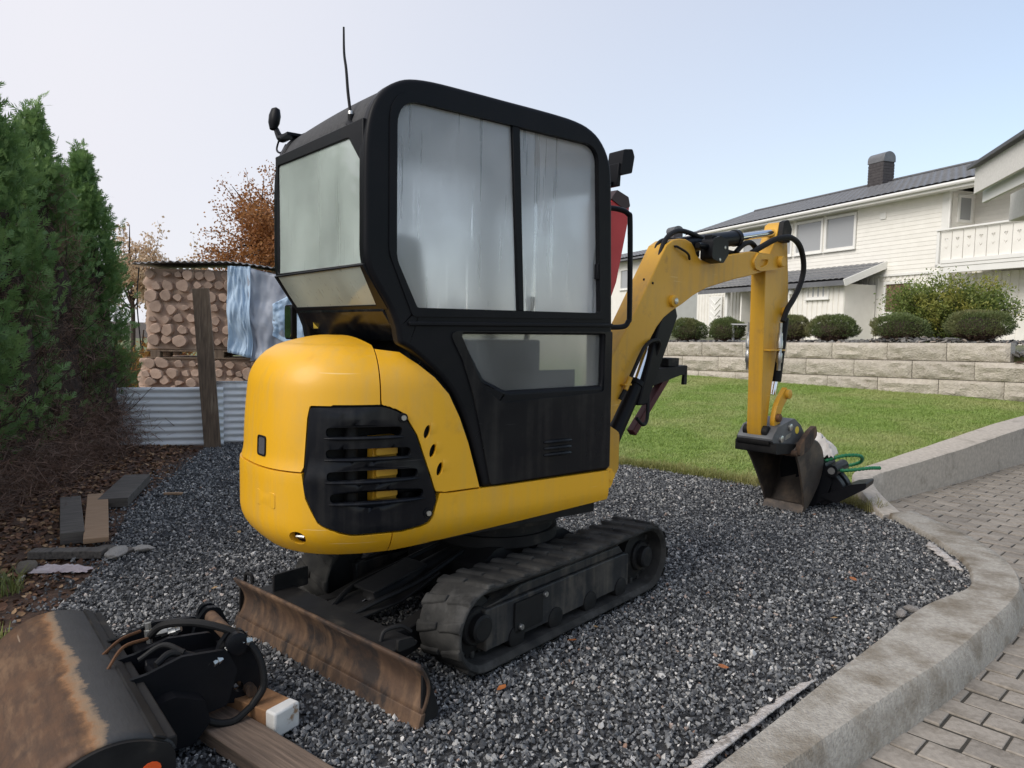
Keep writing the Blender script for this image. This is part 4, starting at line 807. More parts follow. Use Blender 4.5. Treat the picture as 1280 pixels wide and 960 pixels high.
def stones(n, mat, flat=.7, pts_=11, jag=.35):
    src = []
    for i in range(n):
        r_ = np.random.default_rng(100 + i); P = r_.normal(size=(pts_, 3)); P /= np.linalg.norm(P, axis=1)[:, None]; P *= (1 - jag * r_.random((pts_, 1))); P *= (1, .75 + .2 * r_.random(), flat * (.7 + .5 * r_.random()))
        bm = bmesh.new(); [bm.verts.new(p) for p in P]; bmesh.ops.convex_hull(bm, input=bm.verts)
        for v in [v for v in bm.verts if not v.link_faces]: bm.verts.remove(v)
        me = bpy.data.meshes.new('stone_chip'); bm.to_mesh(me); bm.free(); me.materials.append(mat); src.append(bpy.data.objects.new('stone_chip', me))
    return src
MT['stones'] = stone_mat('crushed_stone', [(0, (.028, .030, .034)), (.26, (.062, .065, .070)), (.52, (.118, .121, .125)), (.73, (.19, .193, .195)), (.87, (.27, .268, .26)), (.945, (.40, .39, .37)), (.985, (.64, .62, .59)), (1, (.26, .15, .10))])
area = 0; C_ = []
for (x0, x1, y0, y1, den, sz) in ((-2.3, 3.0, .8, 3.4, 6600, .0094), (-2.8, 3.0, 3.4, 5.2, 5400, .0100), (-3.4, 3.0, 5.2, 9.6, 3400, .0115)):
    n = int((x1 - x0) * (y1 - y0) * den); P = np.stack([rng.uniform(x0, x1, n), rng.uniform(y0, y1, n)], 1); P = P[in_poly(P, GR)]
    C_.append(np.concatenate([P, np.full((len(P), 1), sz)], 1))
P = np.concatenate(C_); n = len(P)
# a thin, patchy spill of stones over the soil margin
E1 = np.stack([rng.uniform(-3.3, -1.9, 9000), rng.uniform(2.0, 7.6, 9000)], 1); bx = np.interp(E1[:, 1], [p[1] for p in SOIL_EDGE[::-1]], [p[0] for p in SOIL_EDGE[::-1]])
E1 = E1[(E1[:, 0] < bx) & (rng.random(len(E1)) < np.exp(-(bx - E1[:, 0]) / .16))]; P = np.concatenate([P, np.concatenate([E1, np.full((len(E1), 1), .011)], 1)])
n = len(P); sz = P[:, 2] * np.exp(rng.normal(0, .32, n)); z = -.006 + .010 * rng.random(n)
keep = ~((sz > .019) & (rng.random(n) < .6)); P, sz, z = P[keep], sz[keep], z[keep]; n = len(P)
scatter('gravel', np.stack([P[:, 0], P[:, 1], z], 1), rng.uniform(0, 6.28, (n, 3)) * (.18, .18, 1), np.repeat(sz[:, None], 3, 1), stones(9, MT['stones']), label='dark grey crushed stone gravel covering the parking area', cat='gravel')

# paved driveway, one step below the kerb
DRZ = -.12
dr_poly = [(q[0], q[1]) for q in KOUT] + [(p[0], p[1]) for p in WOUT_] + [(16, 11), (16, -1.5), (-3, -1.5), (-3, .2)]
drv = poly_sheet('driveway', [(-3.2, -1.6), (16, -1.6), (16, 15.5), (9.6, 11.2), (6.0, 8.5), (3.3, 6.4), (2.95, 5.5), (2.9, 4.3), (2.3, 3.5), (.55, 1.95), (-.5, .95)], DRZ - .0065, MT['joint_sand'])
PVW, PVL = .136, .206
ax, ay = Vector((math.cos(R(-46.5)), math.sin(R(-46.5)), 0)), Vector((math.cos(R(43.5)), math.sin(R(43.5)), 0))
pm = []
for q in range(4):
    r_ = random.Random(q); m_ = MB(); hx, hy = PVL / 2 - .0045, PVW / 2 - .0062; c_ = .005
    V = [(-hx, -hy, -.05), (hx, -hy, -.05), (hx, hy, -.05), (-hx, hy, -.05)]
    lo_ = [(x * 1, y * 1, -.004) for x, y, _ in V]; tp_ = [((hx - c_) * (1 if x > 0 else -1), (hy - c_) * (1 if y > 0 else -1), r_.uniform(-.0012, .0012)) for x, y, _ in V]
    m_.add(V + lo_ + tp_, [(8, 9, 10, 11)] + [(a + i, a + (i + 1) % 4, a + 4 + (i + 1) % 4, a + 4 + i) for a in (0, 4) for i in range(4)]); pm.append(m_.mesh('paver', MT['paver'], sharp=20))
cand = []
for i in range(-60, 90):
    for j in range(-45, 60):
        p = ay * (i * PVW) + ax * ((j + .5 * (i % 2)) * PVL); p = Vector((1.6, 2.6, 0)) + p
        if -1.2 < p.x < 15 and -.2 < p.y < 15.2: cand.append(p)
cp_ = np.array([(p.x, p.y) for p in cand]); m_in = in_poly(cp_, dr_poly); ko_ = np.array(resample(KOUT, 200) + resample(WOUT_, 200)); nr_ = np.array([np.min(np.hypot(ko_[:, 0] - c[0], ko_[:, 1] - c[1])) for c in cp_]) < .10; cand = [p for p, k_ in zip(cand, m_in | nr_) if k_]
def vis(p):
    return p.y > 1.2 and p.x / p.y < .78 and p.x / p.y > .25
cand.sort(key=lambda p: (not vis(p), p.length)); rest = MB()
for i, p in enumerate(cand):
    rot = R(-46.5) + random.gauss(0, .008); dz_ = random.gauss(0, .0018)
    if i < 300:
        o = bpy.data.objects.new('paver', pm[i % 4]); link(o, drv); o.location = (p.x, p.y, DRZ + dz_); o.rotation_euler = (random.gauss(0, .006), random.gauss(0, .006), rot + (math.pi if random.random() < .5 else 0))
    elif p.y > 0 and p.length < 13:
        Mx = T(p.x, p.y, DRZ + dz_) @ Rz(rot); me_ = pm[i % 4]; rest.add([v.co for v in me_.vertices], [tuple(f.vertices) for f in me_.polygons], Mx)
ro = rest.build('paver_field', MT['paver'], drv, sharp=20); ro['kind'] = 'stuff'

# lawn
NL = (.65, .76)
def lawn_z(x, y):
    t = NL[0] * x + NL[1] * y - 6.29; t = max(0, t); return -.004 + .052 * t + .012 * nz3(x, y, 0, .8) * min(1, t)
LAWN = [(2.86, 5.72)] + LAWN_EDGE[1:] + [(-.6, 18.5), (2.0, 17.9), (3.5, 16.1), (6.9, 12.2), (8.6, 10.95), (6.74, 9.46), (4.62, 7.70), (3.28, 6.58), (2.96, 6.25), (2.86, 5.97)]
poly_sheet('lawn_ground', LAWN, 0, MT['lawn_soil'], step=.35, zf=lambda a, b: lawn_z(a, b) - .012)
def blade_clump(seed, mat, nb=16, h=(.022, .045), spread=.035, wid=.0016, lean=.5):
    r_ = np.random.default_rng(seed); V, F_ = [], []
    for i in range(nb):
        a = r_.uniform(0, 6.28); q = spread * math.sqrt(r_.random()); bx_, by_ = q * math.cos(a), q * math.sin(a); hh = r_.uniform(*h); d = r_.uniform(0, 6.28); le = hh * lean * r_.random(); wd = wid * r_.uniform(.7, 1.3); tx, ty = -math.sin(d) * wd, math.cos(d) * wd
        k = len(V)
        for t, wk in ((0, 1), (.5, .85), (1, .12)):
            cx, cy, cz = bx_ + math.cos(d) * le * t * t * 1.3, by_ + math.sin(d) * le * t * t * 1.3, hh * (t - .15 * t * t)
            V += [(cx - tx * wk, cy - ty * wk, cz), (cx + tx * wk, cy + ty * wk, cz)]
        F_ += [(k, k + 1, k + 3, k + 2), (k + 2, k + 3, k + 5, k + 4)]
    me = raw_mesh('grass_blades', V, F_, mat); return bpy.data.objects.new('grass_blades', me)
def grass_mat(name, a, b, c):
    m = bpy.data.materials.new(name); m.use_nodes = True; N, L = nodes(m); p = N['Principled BSDF']; p.inputs['Roughness'].default_value = .55
    oi = N.new('ShaderNodeObjectInfo'); gp = N.new('ShaderNodeNewGeometry')
    nz = N.new('ShaderNodeTexNoise'); nz.inputs['Scale'].default_value = .9; nz.inputs['Detail'].default_value = 4; L.new(gp.outputs['Position'], nz.inputs['Vector'])
    r1 = N.new('ShaderNodeMapRange'); r1.inputs['From Min'].default_value = .42; r1.inputs['From Max'].default_value = .66; L.new(nz.outputs['Fac'], r1.inputs['Value'])
    x1 = N.new('ShaderNodeMix'); x1.data_type = 'RGBA'; x1.inputs['A'].default_value = (*a, 1); x1.inputs['B'].default_value = (*b, 1); L.new(oi.outputs['Random'], x1.inputs['Factor'])
    x2 = N.new('ShaderNodeMix'); x2.data_type = 'RGBA'; x2.inputs['B'].default_value = (*c, 1); L.new(r1.outputs[0], x2.inputs['Factor']); L.new(x1.outputs['Result'], x2.inputs['A']); L.new(x2.outputs['Result'], p.inputs['Base Color'])
    t = N.new('ShaderNodeBsdfTranslucent'); L.new(x2.outputs['Result'], t.inputs['Color']); ms = N.new('ShaderNodeMixShader'); ms.inputs[0].default_value = .3; L.new(p.outputs[0], ms.inputs[1]); L.new(t.outputs[0], ms.inputs[2]); L.new(ms.outputs[0], N['Material Output'].inputs['Surface'])
    return m
MT['grass'] = grass_mat('lawn_grass', (.25, .36, .075), (.35, .465, .118), (.45, .48, .19))
MT['grass_dry'] = grass_mat('dry_grass', (.20, .23, .06), (.38, .35, .13), (.46, .40, .18))
n = 90000; P = np.stack([rng.uniform(-.6, 8.6, n), rng.uniform(5.7, 17.5, n)], 1)
P = P[in_poly(P, LAWN)]; P = P[(P[:, 0] / P[:, 1] > -.02)]
n = len(P); s_ = rng.uniform(.75, 1.35, n)
scatter('lawn_grass', np.stack([P[:, 0], P[:, 1], [lawn_z(*q) - .012 for q in P]], 1), np.stack([rng.normal(0, .12, n), rng.normal(0, .12, n), rng.uniform(0, 6.28, n)], 1), np.stack([s_ * 1.3, s_ * 1.3, s_], 1), [blade_clump(i, MT['grass'], 18, (.018, .036), .035, .0019, .8) for i in range(5)], label='short green lawn grass rising towards the block wall', cat='grass')
# ragged longer fringe along the gravel
Q = []
le = resample(LAWN_EDGE, 400)
for i in range(1500):
    x, y = le[random.randrange(len(le))]; d = abs(random.gauss(0, .10)) - .03; Q.append((x + NL[0] * d + random.gauss(0, .02), y + NL[1] * d + random.gauss(0, .02)))
n = len(Q); s_ = rng.uniform(.6, 1.3, n)
scatter('grass_fringe', [(x, y, max(lawn_z(x, y), 0) - .012) for x, y in Q], np.stack([rng.normal(0, .25, n), rng.normal(0, .25, n), rng.uniform(0, 6.28, n)], 1), np.repeat(s_[:, None], 3, 1), [blade_clump(50 + i, MT['grass_dry'], 16, (.04, .10), .04, .0018, .9) for i in range(4)], label='ragged yellowish grass fringe where lawn meets gravel', cat='grass')
# ================================================================== left: hedge, sheet fence, firewood, timber, grading bucket
def leaf_mat(name, a, b, c=None, tr=.25, rough=.6, nscale=3):
    m = bpy.data.materials.new(name); m.use_nodes = True; N, L = nodes(m); p = N['Principled BSDF']; p.inputs['Roughness'].default_value = rough
    at = N.new('ShaderNodeAttribute'); at.attribute_name = 'tone'; gp = N.new('ShaderNodeNewGeometry')
    x1 = N.new('ShaderNodeMix'); x1.data_type = 'RGBA'; x1.inputs['A'].default_value = (*a, 1); x1.inputs['B'].default_value = (*b, 1); L.new(at.outputs['Fac'], x1.inputs['Factor']); col = x1.outputs['Result']
    if c:
        nz = N.new('ShaderNodeTexNoise'); nz.inputs['Scale'].default_value = nscale; L.new(gp.outputs['Position'], nz.inputs['Vector']); r1 = N.new('ShaderNodeMapRange'); r1.inputs['From Min'].default_value = .5; r1.inputs['From Max'].default_value = .7; L.new(nz.outputs['Fac'], r1.inputs['Value'])
        x2 = N.new('ShaderNodeMix'); x2.data_type = 'RGBA'; L.new(r1.outputs[0], x2.inputs['Factor']); L.new(col, x2.inputs['A']); x2.inputs['B'].default_value = (*c, 1); col = x2.outputs['Result']
    L.new(col, p.inputs['Base Color']); t = N.new('ShaderNodeBsdfTranslucent'); L.new(col, t.inputs['Color']); ms = N.new('ShaderNodeMixShader'); ms.inputs[0].default_value = tr
    L.new(p.outputs[0], ms.inputs[1]); L.new(t.outputs[0], ms.inputs[2]); L.new(ms.outputs[0], N['Material Output'].inputs['Surface']); return m
def cards(C, D, U, ln, wd, tone, shape='leaf'):
    """leaf-sized faces: centres C, long axis D, across U (n,3); returns verts, quads, tone per face"""
    n = len(C); ln = np.broadcast_to(ln, n)[:, None]; wd = np.broadcast_to(wd, n)[:, None]
    if shape == 'leaf':
        V = np.stack([C, C + D * ln * .5 + U * wd * .5, C + D * ln, C + D * ln * .5 - U * wd * .5], 1)
    else:
        V = np.stack([C - U * wd * .5, C + U * wd * .5, C + D * ln + U * wd * .2, C + D * ln - U * wd * .2], 1)
    F_ = np.arange(4 * n).reshape(n, 4); return V.reshape(-1, 3), F_, np.asarray(tone)
def leaf_obj(name, packs, mat, parent):
    V, F_, Tn, k = [], [], [], 0
    for v, f, t in packs: V.append(v); F_.append(f + k); Tn.append(t); k += len(v)
    V, F_, Tn = np.concatenate(V), np.concatenate(F_), np.concatenate(Tn)
    me = raw_mesh(name, V, F_, mat); a = me.attributes.new('tone', 'FLOAT', 'FACE'); a.data.foreach_set('value', Tn.astype(np.float32))
    o = bpy.data.objects.new(name, me); link(o, parent); return o
def unit(v): return v / np.maximum(np.linalg.norm(v, axis=-1, keepdims=True), 1e-9)
def rdir(n, r_): return unit(r_.normal(size=(n, 3)))

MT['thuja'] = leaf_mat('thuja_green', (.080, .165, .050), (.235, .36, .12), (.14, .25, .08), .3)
MT['dead'] = leaf_mat('dead_thuja', (.115, .068, .050), (.30, .185, .135), (.15, .105, .085), .2, .9)
MT['bark'] = surf('bark', (.060, .042, .032), (.10, .075, .055), 12, .95, .04, stretch=(1, 1, .2), bump=.6, bscale=30, bdist=.02)
MT['inner'] = surf('inner_dead_branches', (.085, .055, .042), (.045, .030, .023), 40, .98, .02, bump=1, bscale=60, bdist=.04, stretch=(1, 1, .4))
MT['twig'] = surf('twig', (.085, .058, .044), (.05, .035, .028), 20, .95, .04)
def thuja(x, y, h, rad, seed, label, dead=.4):
    r_ = np.random.default_rng(seed); rt = thing('thuja_tree', label, 'tree', (x, y, -.02), 0, 'thuja trees in the hedge')
    tr = MB(); tr.tube([(0, 0, 0), (.03, .02, h * .3), (-.01, .02, h * .65), (0, 0, h * .97)], [.06, .05, .03, .006], 9, smooth=4); tr.build('trunk', MT['bark'], rt)
    co = MB(); co.sheet([[((rad * .60 * max(.05, 1 - t ** 1.9) ** .8 * (1 + .22 * nz3(3 * math.cos(a), 3 * math.sin(a) + seed, t * 9))) * math.cos(a), (rad * .60 * max(.05, 1 - t ** 1.9) ** .8 * (1 + .22 * nz3(3 * math.cos(a), 3 * math.sin(a) + seed, t * 9))) * math.sin(a), h * (.01 + .90 * t)) for a in np.linspace(0, 2 * math.pi, 25)] for t in np.linspace(0, 1, 26)]); co.build('inner_branches', MT['inner'], rt, sharp=20)
    # boughs: ascending sprays grouped in plumes so the outline is uneven
    packs, dpacks = [], []; nb = 330; tw = MB()
    for i in range(nb):
        t = (i + r_.random()) / nb; z0 = h * (.02 + .93 * t ** .9); a = r_.uniform(0, 2 * math.pi)
        prof = rad * (1.0 - .10 * (1 - t)) * max(.05, (1 - t ** 1.9)) ** .80 * r_.uniform(.74, 1.12)
        out_ = np.array([math.cos(a), math.sin(a), 0]); base = np.array([0, 0, z0]) + out_ * prof * .35; tip = np.array([0, 0, z0 + prof * r_.uniform(.45, .95) + .10]) + out_ * prof
        if t > .88: tip = np.array([0, 0, z0 + r_.uniform(.15, .42)]) + out_ * prof * .6
        is_dead = False
        wx, wy = x + tip[0], y + tip[1]; face = -out_[1] * .75 + out_[0] * .55           # turned to the gravel side
        if tip[2] < h * .62 * (1 + .25 * math.sin(a * 3 + seed)) * (dead + .35) and face > -.1: is_dead = r_.random() < dead + .45 * (1 - tip[2] / (h * .7))
        ns = 26 if not is_dead else 20
        q = r_.random(ns) ** .7; C0 = base + (tip - base) * q[:, None] + r_.normal(0, .055, (ns, 3)) * (1 - .4 * q[:, None]) * np.array([1, 1, 1.2]); Dm = unit(unit(tip - base) * .55 + np.array([0, 0, .35]) + out_ * .3 + r_.normal(0, .45, (ns, 3)))
        if is_dead:
            Dm = unit(r_.normal(0, 1, (ns, 3)) + out_ * .3 - np.array([0, 0, .15]))
            for k in range(3):
                U = unit(np.cross(Dm, rdir(ns, r_))); dpacks.append(cards(C0 + r_.normal(0, .03, (ns, 3)), unit(Dm + r_.normal(0, .5, (ns, 3))), U, r_.uniform(.04, .13, ns), r_.uniform(.003, .008, ns), r_.random(ns), 'strip'))
            m_ = .5 * (base + tip) + r_.normal(0, .06, 3); tw.tube([base, m_, tip + r_.normal(0, .1, 3)], [.006, .004, .002], 4)
        else:
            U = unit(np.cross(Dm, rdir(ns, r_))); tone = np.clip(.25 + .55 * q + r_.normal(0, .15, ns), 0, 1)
            L_ = r_.uniform(.07, .13, ns)
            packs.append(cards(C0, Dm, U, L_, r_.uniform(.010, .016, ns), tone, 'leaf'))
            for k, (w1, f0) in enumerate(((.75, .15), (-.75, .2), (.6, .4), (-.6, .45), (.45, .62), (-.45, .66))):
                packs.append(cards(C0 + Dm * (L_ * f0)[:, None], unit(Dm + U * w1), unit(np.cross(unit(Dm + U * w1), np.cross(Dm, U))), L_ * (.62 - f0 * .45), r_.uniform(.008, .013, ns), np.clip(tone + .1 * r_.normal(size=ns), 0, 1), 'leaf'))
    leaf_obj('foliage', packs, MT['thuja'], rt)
    if dpacks: leaf_obj('dead_foliage', dpacks, MT['dead'], rt); tw.build('twigs', MT['twig'], rt, sharp=None)
    return rt
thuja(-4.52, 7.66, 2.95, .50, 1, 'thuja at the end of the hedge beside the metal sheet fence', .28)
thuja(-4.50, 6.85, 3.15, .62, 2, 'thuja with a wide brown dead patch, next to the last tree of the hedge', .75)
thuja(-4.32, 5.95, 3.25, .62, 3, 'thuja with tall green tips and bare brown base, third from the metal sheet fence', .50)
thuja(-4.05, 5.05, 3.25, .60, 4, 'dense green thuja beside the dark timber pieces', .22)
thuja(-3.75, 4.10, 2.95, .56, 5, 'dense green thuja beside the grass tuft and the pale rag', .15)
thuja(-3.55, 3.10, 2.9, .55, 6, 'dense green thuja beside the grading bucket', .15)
# dead brush tangled at the foot of the hedge
r_ = np.random.default_rng(77); n = 9000; yy = r_.uniform(4.3, 8.0, n); xx = np.interp(yy, [4.0, 5.5, 8.0], [-3.25, -3.55, -4.05]) + r_.normal(0, .15, n) - .18; zz = np.abs(r_.normal(0, .26, n)) + .02
D_ = rdir(n, r_); D_[:, 2] *= .7; D_ = unit(D_); ob = leaf_obj('dead_brush', [cards(np.stack([xx, yy, zz], 1), D_, unit(np.cross(D_, rdir(n, r_))), r_.uniform(.05, .17, n), r_.uniform(.003, .007, n), r_.random(n), 'strip')], MT['dead'], None)
tag(ob, 'tangle of dead brown twigs along the foot of the thuja hedge', 'brush', kind='stuff')

# leaf litter on the soil, and single leaves on the gravel
def leaf_src(i, mat, curl=.35):
    r_ = random.Random(i); m_ = MB(); V = []
    prof = [(-.5, .02), (-.32, .26), (-.1, .36), (.12, .30), (.32, .18), (.5, .01)]
    for x, w_ in prof:
        zz = curl * (x * x) * r_.uniform(.6, 1.4); V += [(x, -w_, zz + curl * w_ * r_.uniform(.3, 1)), (x, 0, zz), (x, w_, zz + curl * w_ * r_.uniform(.3, 1))]
    m_.add(V, [(k * 3 + j, k * 3 + j + 1, k * 3 + j + 4, k * 3 + j + 3) for k in range(5) for j in (0, 1)]); return bpy.data.objects.new('leaf', m_.mesh('leaf', mat, 70))
MT['litter'] = stone_mat('brown_leaves', [(0, (.065, .032, .020)), (.4, (.125, .060, .033)), (.7, (.20, .10, .052)), (.9, (.30, .18, .09)), (1, (.42, .28, .16))], .8)
lsrc = [leaf_src(i, MT['litter']) for i in range(5)]
n = 16000; P = np.stack([rng.uniform(-4.6, -1.8, n), rng.uniform(1.8, 8.0, n)], 1); bx = np.interp(P[:, 1], [p[1] for p in SOIL_EDGE[::-1]], [p[0] for p in SOIL_EDGE[::-1]])
d = bx - P[:, 0]; P = P[(d > -.05) & ((d > .15) | (rng.random(n) < .35))]; n = len(P); s_ = rng.uniform(.022, .05, n)
scatter('leaf_litter', np.stack([P[:, 0], P[:, 1], [soil_z(*q) + .006 for q in P]], 1), np.stack([rng.normal(0, .4, n), rng.normal(0, .4, n), rng.uniform(0, 6.28, n)], 1), np.repeat(s_[:, None], 3, 1), lsrc, label='reddish brown fallen leaves covering the soil below the hedge', cat='leaf litter')
MT['leaf_o'] = surf('orange_leaf', (.42, .15, .045), (.30, .10, .03), 8, .6, .1); MT['leaf_y'] = surf('tan_leaf', (.42, .27, .12), (.30, .18, .08), 8, .7, .1)
lm1, lm2 = leaf_src(20, MT['leaf_o'], .3).data, leaf_src(21, MT['leaf_y'], .3).data
for i, (x, y, z) in enumerate(((.87, 2.82, .014), (.60, 3.55, .012), (.28, 3.05, .012), (-.02, 2.62, .012), (1.9, 3.9, .012), (1.2, 2.2, -.117), (.4, 3.2, .012), (1.55, 3.35, .012), (-1.5, 3.6, .012), (-1.75, 4.6, .012), (-1.95, 5.4, .012), (2.35, 3.92, .012))):
    o = bpy.data.objects.new('fallen_leaf', lm1 if i < 6 else lm2); link(o); o.location = (x, y, z); o.scale = (.045, .045, .045) if i < 6 else (.035,) * 3; o.rotation_euler = (.1, .15, i * 1.3)
    tag(o, ('orange leaf on open gravel between the track and the long white liner strip', 'orange leaf on the gravel beside the front idler end of the track', 'orange leaf on the gravel close under the middle of the track', 'orange leaf on the gravel between blade end and rear of the track',
            'orange leaf on the gravel in front of the short white liner piece', 'small orange leaf lying on the paved driveway below the kerb', 'tan leaf on the gravel just outside the track frame', 'tan leaf on the gravel beside the straight part of the kerb', 'tan leaf on the gravel between the grading bucket and the blade',
            'tan leaf on the gravel beside the flat pale stones', 'tan leaf on the gravel beside the thick weathered beam', 'tan leaf on the gravel against the curve of the kerb')[i], 'leaf', 'fallen leaves')

# metal sheet fence and leaning plank
MT['zinc_sheet'] = surf('galvanised_sheet', (.84, .85, .86), (.76, .77, .78), 4, .5, .1, metal=.1, c3=(.5, .49, .47), s3=2, t3=(.6, .8))
MT['plank'] = surf('weathered_plank', (.20, .14, .095), (.11, .078, .055), 5, .85, .08, stretch=(14, 14, .8), bump=.4, bscale=8, bdist=.006, c3=(.26, .20, .14), s3=2)
MT['grey_plank'] = surf('grey_timber', (.13, .115, .10), (.075, .066, .058), 6, .9, .06, stretch=(12, 1, 12), bump=.4, bscale=9, bdist=.005, c3=(.04, .036, .03), s3=3)
MT['pine'] = surf('bare_pine', (.36, .24, .15), (.27, .17, .10), 6, .8, .06, stretch=(12, 1, 12), bump=.3, bscale=9, bdist=.004)
MT['end_grain'] = surf('dark_end_grain', (.03, .026, .022), (.05, .042, .035), 20, .95, .03)
def corr_sheet(name, p0, p1, z0, z1, label, pitch=.075, amp=.011, lean=.03, tilt=0):
    p0, p1 = Vector(p0), Vector(p1); d = (p1 - p0); L_ = d.length; d.normalize(); nn = Vector((d.y, -d.x, 0))
    G = []; m_ = int((z1 - z0) / pitch * 10)
    for j in range(m_ + 1):
        t = j / m_; z = z0 + (z1 - z0) * t; off = amp * math.copysign(abs(math.sin(2 * math.pi * (z - z0) / pitch)) ** .6, math.sin(2 * math.pi * (z - z0) / pitch)) - lean * t
        G.append([tuple(p0 + d * (L_ * i / 10) + nn * off + Vector((0, 0, z + tilt * i / 10 + .006 * nz3(i * .7, z * 3, 2)))) for i in range(11)])
    m = MB(); m.sheet(G); o = m.build(name, MT['zinc_sheet'], solid=.0025, sharp=60); return tag(o, label, 'metal sheet', 'corrugated sheets of the low fence')
corr_sheet('corrugated_sheet', (-5.2, 7.50, 0), (-3.22, 8.04, 0), .0, .645, 'corrugated metal sheet fence panel partly behind the hedge end')
corr_sheet('corrugated_sheet', (-3.35, 8.06, 0), (-1.6, 8.42, 0), .02, .71, 'corrugated metal sheet fence panel running behind the excavator')
pl = MB(); Mx = T(-3.27, 7.86, 0) @ Matrix.Rotation(R(-4.8), 4, 'Y') @ Matrix.Rotation(R(-3), 4, 'X') @ Rz(R(12))
pl.M = Mx; pl.box((0, 0, .86), (.172, .036, 1.76)); po = pl.build('leaning_plank', MT['plank'], bevel=.004); tag(po, 'tall weathered plank leaning upright against the metal sheet fence', 'plank')

# ------------------------------------------------------------------ firewood on pallets
MT['log_end'] = surf('netted_log_ends', (.50, .36, .275), (.40, .28, .21), 9, .9, .05, bump=.5, bscale=50, bdist=.006, c3=(.27, .18, .14), s3=5, t3=(.55, .75), rand=.16)
MT['net'] = surf('log_netting', (.46, .335, .26), (.36, .255, .195), 8, .92, .04, bump=.5, bscale=60, bdist=.006, c3=(.54, .41, .31), s3=3)
MT['tarp'] = surf('blue_tarp', (.56, .71, .86), (.48, .64, .82), 3, .5, .1, bump=.15, bscale=14, bdist=.01, transl=.2)
MT['film'] = surf('grey_film', (.50, .54, .62), (.34, .37, .44), 3, .4, .1, bump=.2, bscale=14, bdist=.01, transl=.2)
MT['roof_sheet'] = surf('old_corrugated_sheet', (.42, .42, .42), (.30, .30, .30), 6, .6, .1, metal=.4, c3=(.07, .07, .07), s3=3)
FRM = T(-4.78, 9.45, 0) @ Rz(R(9))                    # stack frame: x along the front, y into the stack
log_meshes = []
for q in range(10):
    r_ = random.Random(q); ns = r_.choice((3, 4, 5, 6, 7)); wedge = r_.random() < .6
    o_ = []
    for k in range(ns):
        a = 2 * math.pi * k / ns; rr = .072 * (r_.uniform(.75, 1.12)) * (1.0 if not wedge else (1.15 if math.cos(a) > 0 else .7)); o_.append((rr * math.cos(a), rr * math.sin(a) * .92))
    o_ = rounded(o_, .028, 3); m_ = MB(); L_ = .5; n_ = len(o_)
    V = [(a * 1, -.0, b) for a, b in o_]; V2 = [(a * .86, -.022, b * .86) for a, b in o_]; V3 = [(a, L_, b) for a, b in o_]
    m_.add(V + V2 + V3, [tuple(range(n_, 2 * n_))] + [(i, (i + 1) % n_, n_ + (i + 1) % n_, n_ + i) for i in range(n_)] + [(2 * n_ + i, 2 * n_ + (i + 1) % n_, (i + 1) % n_, i) for i in range(n_)]); log_meshes.append(m_.mesh('log', MT['log_end'], 45))
def wood_stack(name, z0, w_, h_, dep, label, rows, x0=0.0, seed=0):
    rt = thing(name, label, 'firewood stack', (0, 0, 0)); rt.matrix_world = FRM @ T(x0, 0, z0); r_ = random.Random(seed)
    # netting-wrapped body with slack, lumpy sides
    m = MB(); nu_, nv_ = 46, 22; G = []
    per = [(-.03, .03), (w_ + .03, .03), (w_ + .03, dep), (-.03, dep)]
    cor = rounded(per, .09, 5); loop = []
    for i in range(len(cor)):
        a, b = Vector(cor[i]), Vector(cor[(i + 1) % len(cor)]); k = max(1, int((b - a).length / .05)); loop += [a.lerp(b, j / k) for j in range(k)]
    cx, cy = w_ / 2, dep / 2
    for j in range(nv_ + 1):
        t = j / nv_; z = .12 + (h_ - .12) * t; row = []
        for p in loop:
            lump = .055 * nz3(p.x * 1.3 + seed, p.y * 1.3, z * 6, 1.6) + .018 * nz3(p.x, p.y + seed, z, 7); dn = Vector((p.x - cx, p.y - cy)).normalized(); tight = -.02 * (abs(t - .5) * 2) ** 4
            row.append((p.x + dn.x * (lump + tight), p.y + dn.y * (lump + tight) + .02, z + .01 * nz3(p.x * 3, p.y * 3, j)))
        row.append(row[0]); G.append(row)
    m.sheet(G); m.add(G[-1][:-1], [tuple(range(len(loop)))]); m.build('netting', MT['net'], rt, sharp=70)
    dzr = (h_ - .16) / rows
    for rw in range(rows):
        x = .07 + (.05 if rw % 2 else 0)
        while x < w_ - .05:
            wd = r_.uniform(.12, .20); o = bpy.data.objects.new('log', log_meshes[r_.randrange(10)]); link(o, rt); o.location = (x, r_.uniform(-.012, .020), .16 + dzr * (rw + .5) + r_.uniform(-.012, .012)); s_ = wd / .165; o.scale = (s_ * 1.32, 1, min(s_, 1.1) * 1.28 * dzr / .135); o.rotation_euler = (0, r_.uniform(0, 6.28) if False else r_.choice((0, 1.57, 3.14, .5)), r_.uniform(-.12, .12)); x += wd * .98
    for k in range(3):                                # pallet deck and blocks
        m = MB(); m.box((w_ / 2, dep * (.06 + .44 * k), .10), (w_, .11, .022)); m.build('pallet_board', MT['plank'], rt, bevel=.003)
    for kx in (.06, .5, .94):
        for ky in (.06, .5, .94): m = MB(); m.box((w_ * kx, dep * ky, .05), (.12, .11, .078)); m.build('pallet_block', MT['plank'], rt, bevel=.003)
    m = MB(); m.box((w_ / 2, .05, .005), (w_, .10, .02)); m.build('pallet_board', MT['plank'], rt, bevel=.003)
    return rt
w1_ = wood_stack('firewood_pallet', -.02, 1.85, .90, 1.05, 'lower pallet of netted firewood, under the taller covered stack', 6, -.10, 3)
w2_ = wood_stack('firewood_pallet', .885, 1.80, 1.17, 1.0, 'upper pallet of netted firewood under a curved metal sheet', 7, 0, 5)
